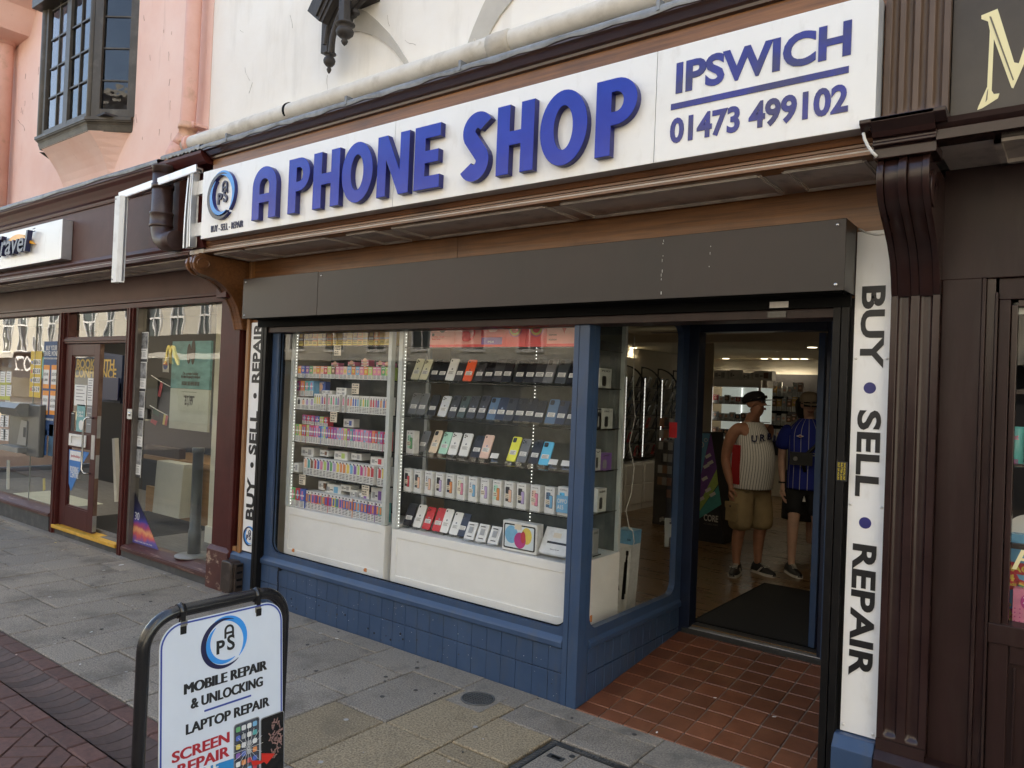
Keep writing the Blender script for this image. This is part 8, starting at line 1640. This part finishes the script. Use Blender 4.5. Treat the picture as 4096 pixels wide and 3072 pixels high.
sb = thing('sweet_box', 'blue and red carton reading 24 BIG BAGS in the sweet shop window', 'box', (2.1, .2, .92)); Y = .16; p, q = q2(232, 1215, Y), q2(460, 500, Y); X1 = q2(420, 900, Y).x + .10; pz0 = .868
b = MB(); b.box((p.x, Y, pz0), (X1, Y + .15, q.z), PM['sky blue']); b.build('carton', sb)
b = MB(); z0 = q2(240, 1130, Y).z; b.box((p.x, Y - .002, pz0), (X1, Y, z0), PM['red']); z1, z2 = q2(240, 800, Y).z, q2(240, 705, Y).z; b.box((p.x, Y - .002, z1), (X1, Y, z2), PM['red'])
c = q2(312, 868, Y); b.lathe((c.x, Y - .001, c.z), [(.042, 0), (.042, .002)], PM['red'], 24, (0, -1, 0), False); b.text('24', V(c.x - .025, Y - .003, c.z - .002), XR, ZU, .05, .028, PM['yellow'], .002, .04); b.text('BIG BAGS', V(c.x - .032, Y - .003, c.z - .022), XR, ZU, .064, .012, PM['yellow'], .002, .03)
a = q2(282, 1195, Y); b.text('24', V(a.x, Y - .002, a.z), XR, ZU, .06, .05, PM['yellow'], .002, .04)
b.text('BAGS', V(a.x + .13, Y - .002, z1 + .025), V(-1, 0, 0), V(0, 0, -1), .11, -.03, PM['yellow'], .002, .03) if False else b.text('SƃVᗺ'[:0] or 'BAGS', V(a.x, Y - .002, z1 + .01), XR, ZU, .11, .03, PM['yellow'], .002, .03)
for i in range(14): b.lathe((p.x + .01 + .013 * i, Y - .001, z0 + .012 + .012 * (i % 3)), [(.010, 0), (.008, .003)], PM[('yellow', 'pink', 'yellow', 'magenta')[i % 4]], 10, (0, -1, 0))
for k_, (c_, r_) in enumerate((('red', .085), ('orange', .078), ('yellow', .071), ('green', .064), ('blue', .057))): b.shape([arc(0, 0, r_, 40, 100, 12) + arc(0, 0, r_ - .007, 100, 40, 12)], V(c.x + .03, Y - .002, c.z - .075), XR, ZU, PM[c_], .001)
for y in (938, 980): d = q2(285, y, Y); b.lathe((d.x, Y - .001, d.z), [(.016, 0), (.016, .0015)], PM['lime'], 16, (0, -1, 0), False)
b.build('print', sb)
sp_ = thing('sweet_box', 'small pink spotted sweet carton in front of the blue one', 'box', (2.2, .11, .92)); Y = .105; p, q = q2(348, 1255, Y), q2(440, 950, Y); b = MB(); b.box((p.x, Y, pz0), (p.x + .13, Y + .05, q.z), PM['pink']); b.build('carton', sp_)
b = MB(); w, h = .13, q.z - pz0; b.lathe((p.x + .065, Y - .001, pz0 + h * .74), [(.038, 0), (.038, .0015)], PM['magenta'], 24, (0, -1, 0), False); b.text('ZED', V(p.x + .035, Y - .002, pz0 + h * .70), XR, ZU, .06, .028, PAPER, .002, .03); b.text('MINI', V(p.x + .04, Y - .001, pz0 + h * .19), XR, ZU, .06, .02, PAPER, .002, .03); b.text('SWEETS', V(p.x + .02, Y - .001, pz0 + h * .11), XR, ZU, .09, .022, PM['purple'], .002, .03)
for i in range(26): b.lathe((p.x + .008 + (i % 7) * .018, Y - .0005, pz0 + h * (.3 + .09 * (i // 7))), [(.003, 0), (.003, .001)], PM['magenta'], 8, (0, -1, 0), False)
b.build('print', sp_)
pd = kQ2(470, 490, Y=.22); tag(MB().lathe((pd.x + .01, .22, pd.z), [(.085, 0), (.085, .003)], PAPER, 32, (0, -1, 0), False).build('paper_disc'), 'large pale paper disc standing behind the sweet cartons', 'disc')
b = MB(); a = kQ2(345, 780, Y=.049); b.text('FU', V(a.x, .0485, a.z), XR, ZU, .19, .085, MCR, .001, .005, shear=.3); a = kQ(412, 560, Y=.049); b.text('F', V(a.x, .0485, a.z), XR, ZU, .05, .06, MCR, .001); b.build('window_lettering', right)
bl = kQ(296, 745, Y=.07); b = MB(); b.box((2.03, .062, bl.z), (4, .068, 2.26), mat('pale blind', (.55, .58, .52), .6, .06)); b.box((2.03, .058, bl.z), (4, .072, bl.z + .02), mat('blind rail', (.6, .62, .58), .5, .05)); b.box((2.03, .0605, kQ(300, 200, Y=.065).z), (4, .0625, kQ(300, 110, Y=.065).z), INDK); b.build('blind', right)
# ---------------------------------------------------------------- the other side of the street, seen in the glass
ST = mat('cream stone', (.46, .43, .36), .85, col2=(.56, .53, .45), scale=1.5, bump=.3); ST2 = mat('stone block', (.42, .40, .35), .85, col2=(.52, .50, .44), scale=2)
op = thing('stone_terrace', 'cream stone terrace with sash windows across the street', 'building', (-10, -13, 0)); OY = -12.5
b = MB(); b.box((-60, OY - 8, 2.75), (6, OY, 8.6), ST); b.box((-60, OY - 8, 0), (6, OY - .3, 2.75), mat('dark shopfronts', (.06, .06, .065), .4, .5, scale=.5)); b.box((-60, OY, 2.62), (6, OY + .25, 2.85), ST2); b.box((-60, OY, 8.3), (6, OY + .3, 8.6), ST2); b.build('wall', op)
wm = MB(); wf = MB(); WG = mat('dark sash glass', (.03, .035, .04), .1)
x = -58
while x < 5:
    wm.box((x, OY - .05, 3.0), (x + .8, OY + .01, 5.7), WG)
    for a in ((x - .08, 2.92, x + .88, 3.0), (x - .06, 5.7, x + .86, 5.8), (x - .06, 3.0, x, 5.7), (x + .8, 3.0, x + .86, 5.7), (x, 4.32, x + .8, 4.40), (x + .38, 3.0, x + .42, 5.7)): wf.box((a[0], OY, a[1]), (a[2], OY + .06, a[3]), PAPER)
    x += 2.0
wm.build('window_glass', op); wf.build('window_frame', op)
b = MB(); 
for i, x in enumerate(range(-58, 5, 6)): b.box((x, OY - .28, .5), (x + 4.6, OY - .2, 2.0), (WG, INDK, WG, mat('shop cream', (.16, .15, .12), .6), WG)[i % 5]); b.box((x, OY - .29, 2.1), (x + 5, OY - .1, 2.6), (INDK, INDK, mat('fascia blue', (.05, .09, .14), .5), INDK)[i % 4])
b.build('shopfront', op)
b = MB(); b.box((7.5, OY - 9, 0), (40, OY + 1.0, 22), ST); b.box((7.4, OY + .9, 4.0), (40, OY + 1.2, 4.3), ST2); b.box((7.4, OY + .9, 9.0), (40, OY + 1.25, 9.3), ST2); op2 = thing('stone_block', 'tall cream stone corner building across the street', 'building', (20, OY, 0)); b.build('wall', op2)
wm = MB(); wf = MB()
for z in (4.8, 9.8, 14.6):
    for i in range(10):
        x = 8.6 + i * 3.1; wm.box((x, OY + .95, z), (x + 1.3, OY + 1.02, z + 3.0), WG)
        for a in ((x - .1, z - .1, x + 1.4, z), (x - .1, z + 3.0, x + 1.4, z + 3.12), (x - .1, z, x, z + 3.0), (x + 1.3, z, x + 1.4, z + 3.0), (x, z + 1.45, x + 1.3, z + 1.55), (x + .62, z, x + .68, z + 3.0)): wf.box((a[0], OY + 1.0, a[1]), (a[2], OY + 1.07, a[3]), PAPER)
wm.build('window_glass', op2); wf.build('window_frame', op2)
def mirror(p, Yo): d = (Vector(p) - CC); t = (Yo - p.y) / -d.y; return Vector((p.x + d.x * t, Yo, p.z + d.z * t))
g = kW(615, 750, Y=.055); mp_ = mirror(g, OY + .3); gm = thing('yellow_arch_sign', 'yellow double arch sign on the shopfront across the street', 'sign', mp_); b = MB(); s_ = .75
for q in (-1, 1): b.prism([(mp_.x + q * .28 * s_ + p[0] * s_, mp_.z + p[1] * s_) for p in stroke([(x, z) for x, z in arc(0, -.45, .27, 0, 180, 18, .95)], .16)], OY + .25, OY + .32, PM['yellow'], 'y')
b.build('arch', gm); b = MB(); b.box((mp_.x - 3, OY, mp_.z - .9), (mp_.x + 3, OY + .2, mp_.z + .9), mat('brown fascia far', (.03, .02, .01), .6)); b.build('backing', gm)
g = kT(160, 385, Y=.055); mp_ = mirror(g, OY + .3); oo = thing('phone_network_sign', 'dark sign with white O2 lettering across the street', 'sign', mp_); b = MB(); b.box((mp_.x - 1.4, OY, mp_.z - .7), (mp_.x + 1.6, OY + .25, mp_.z + .7), INDK); b.box((mp_.x + 1.6, OY, mp_.z - .7), (mp_.x + 3.2, OY + .25, mp_.z + .7), mat('teal far sign', (.04, .30, .29), .5)); b.build('panel', oo); b = MB(); b.text('O2', V(mp_.x + .9, OY + .26, mp_.z - .3), V(-1, 0, 0), ZU, 1.6, .75, PAPER, .02, .01); b.build('lettering', oo)
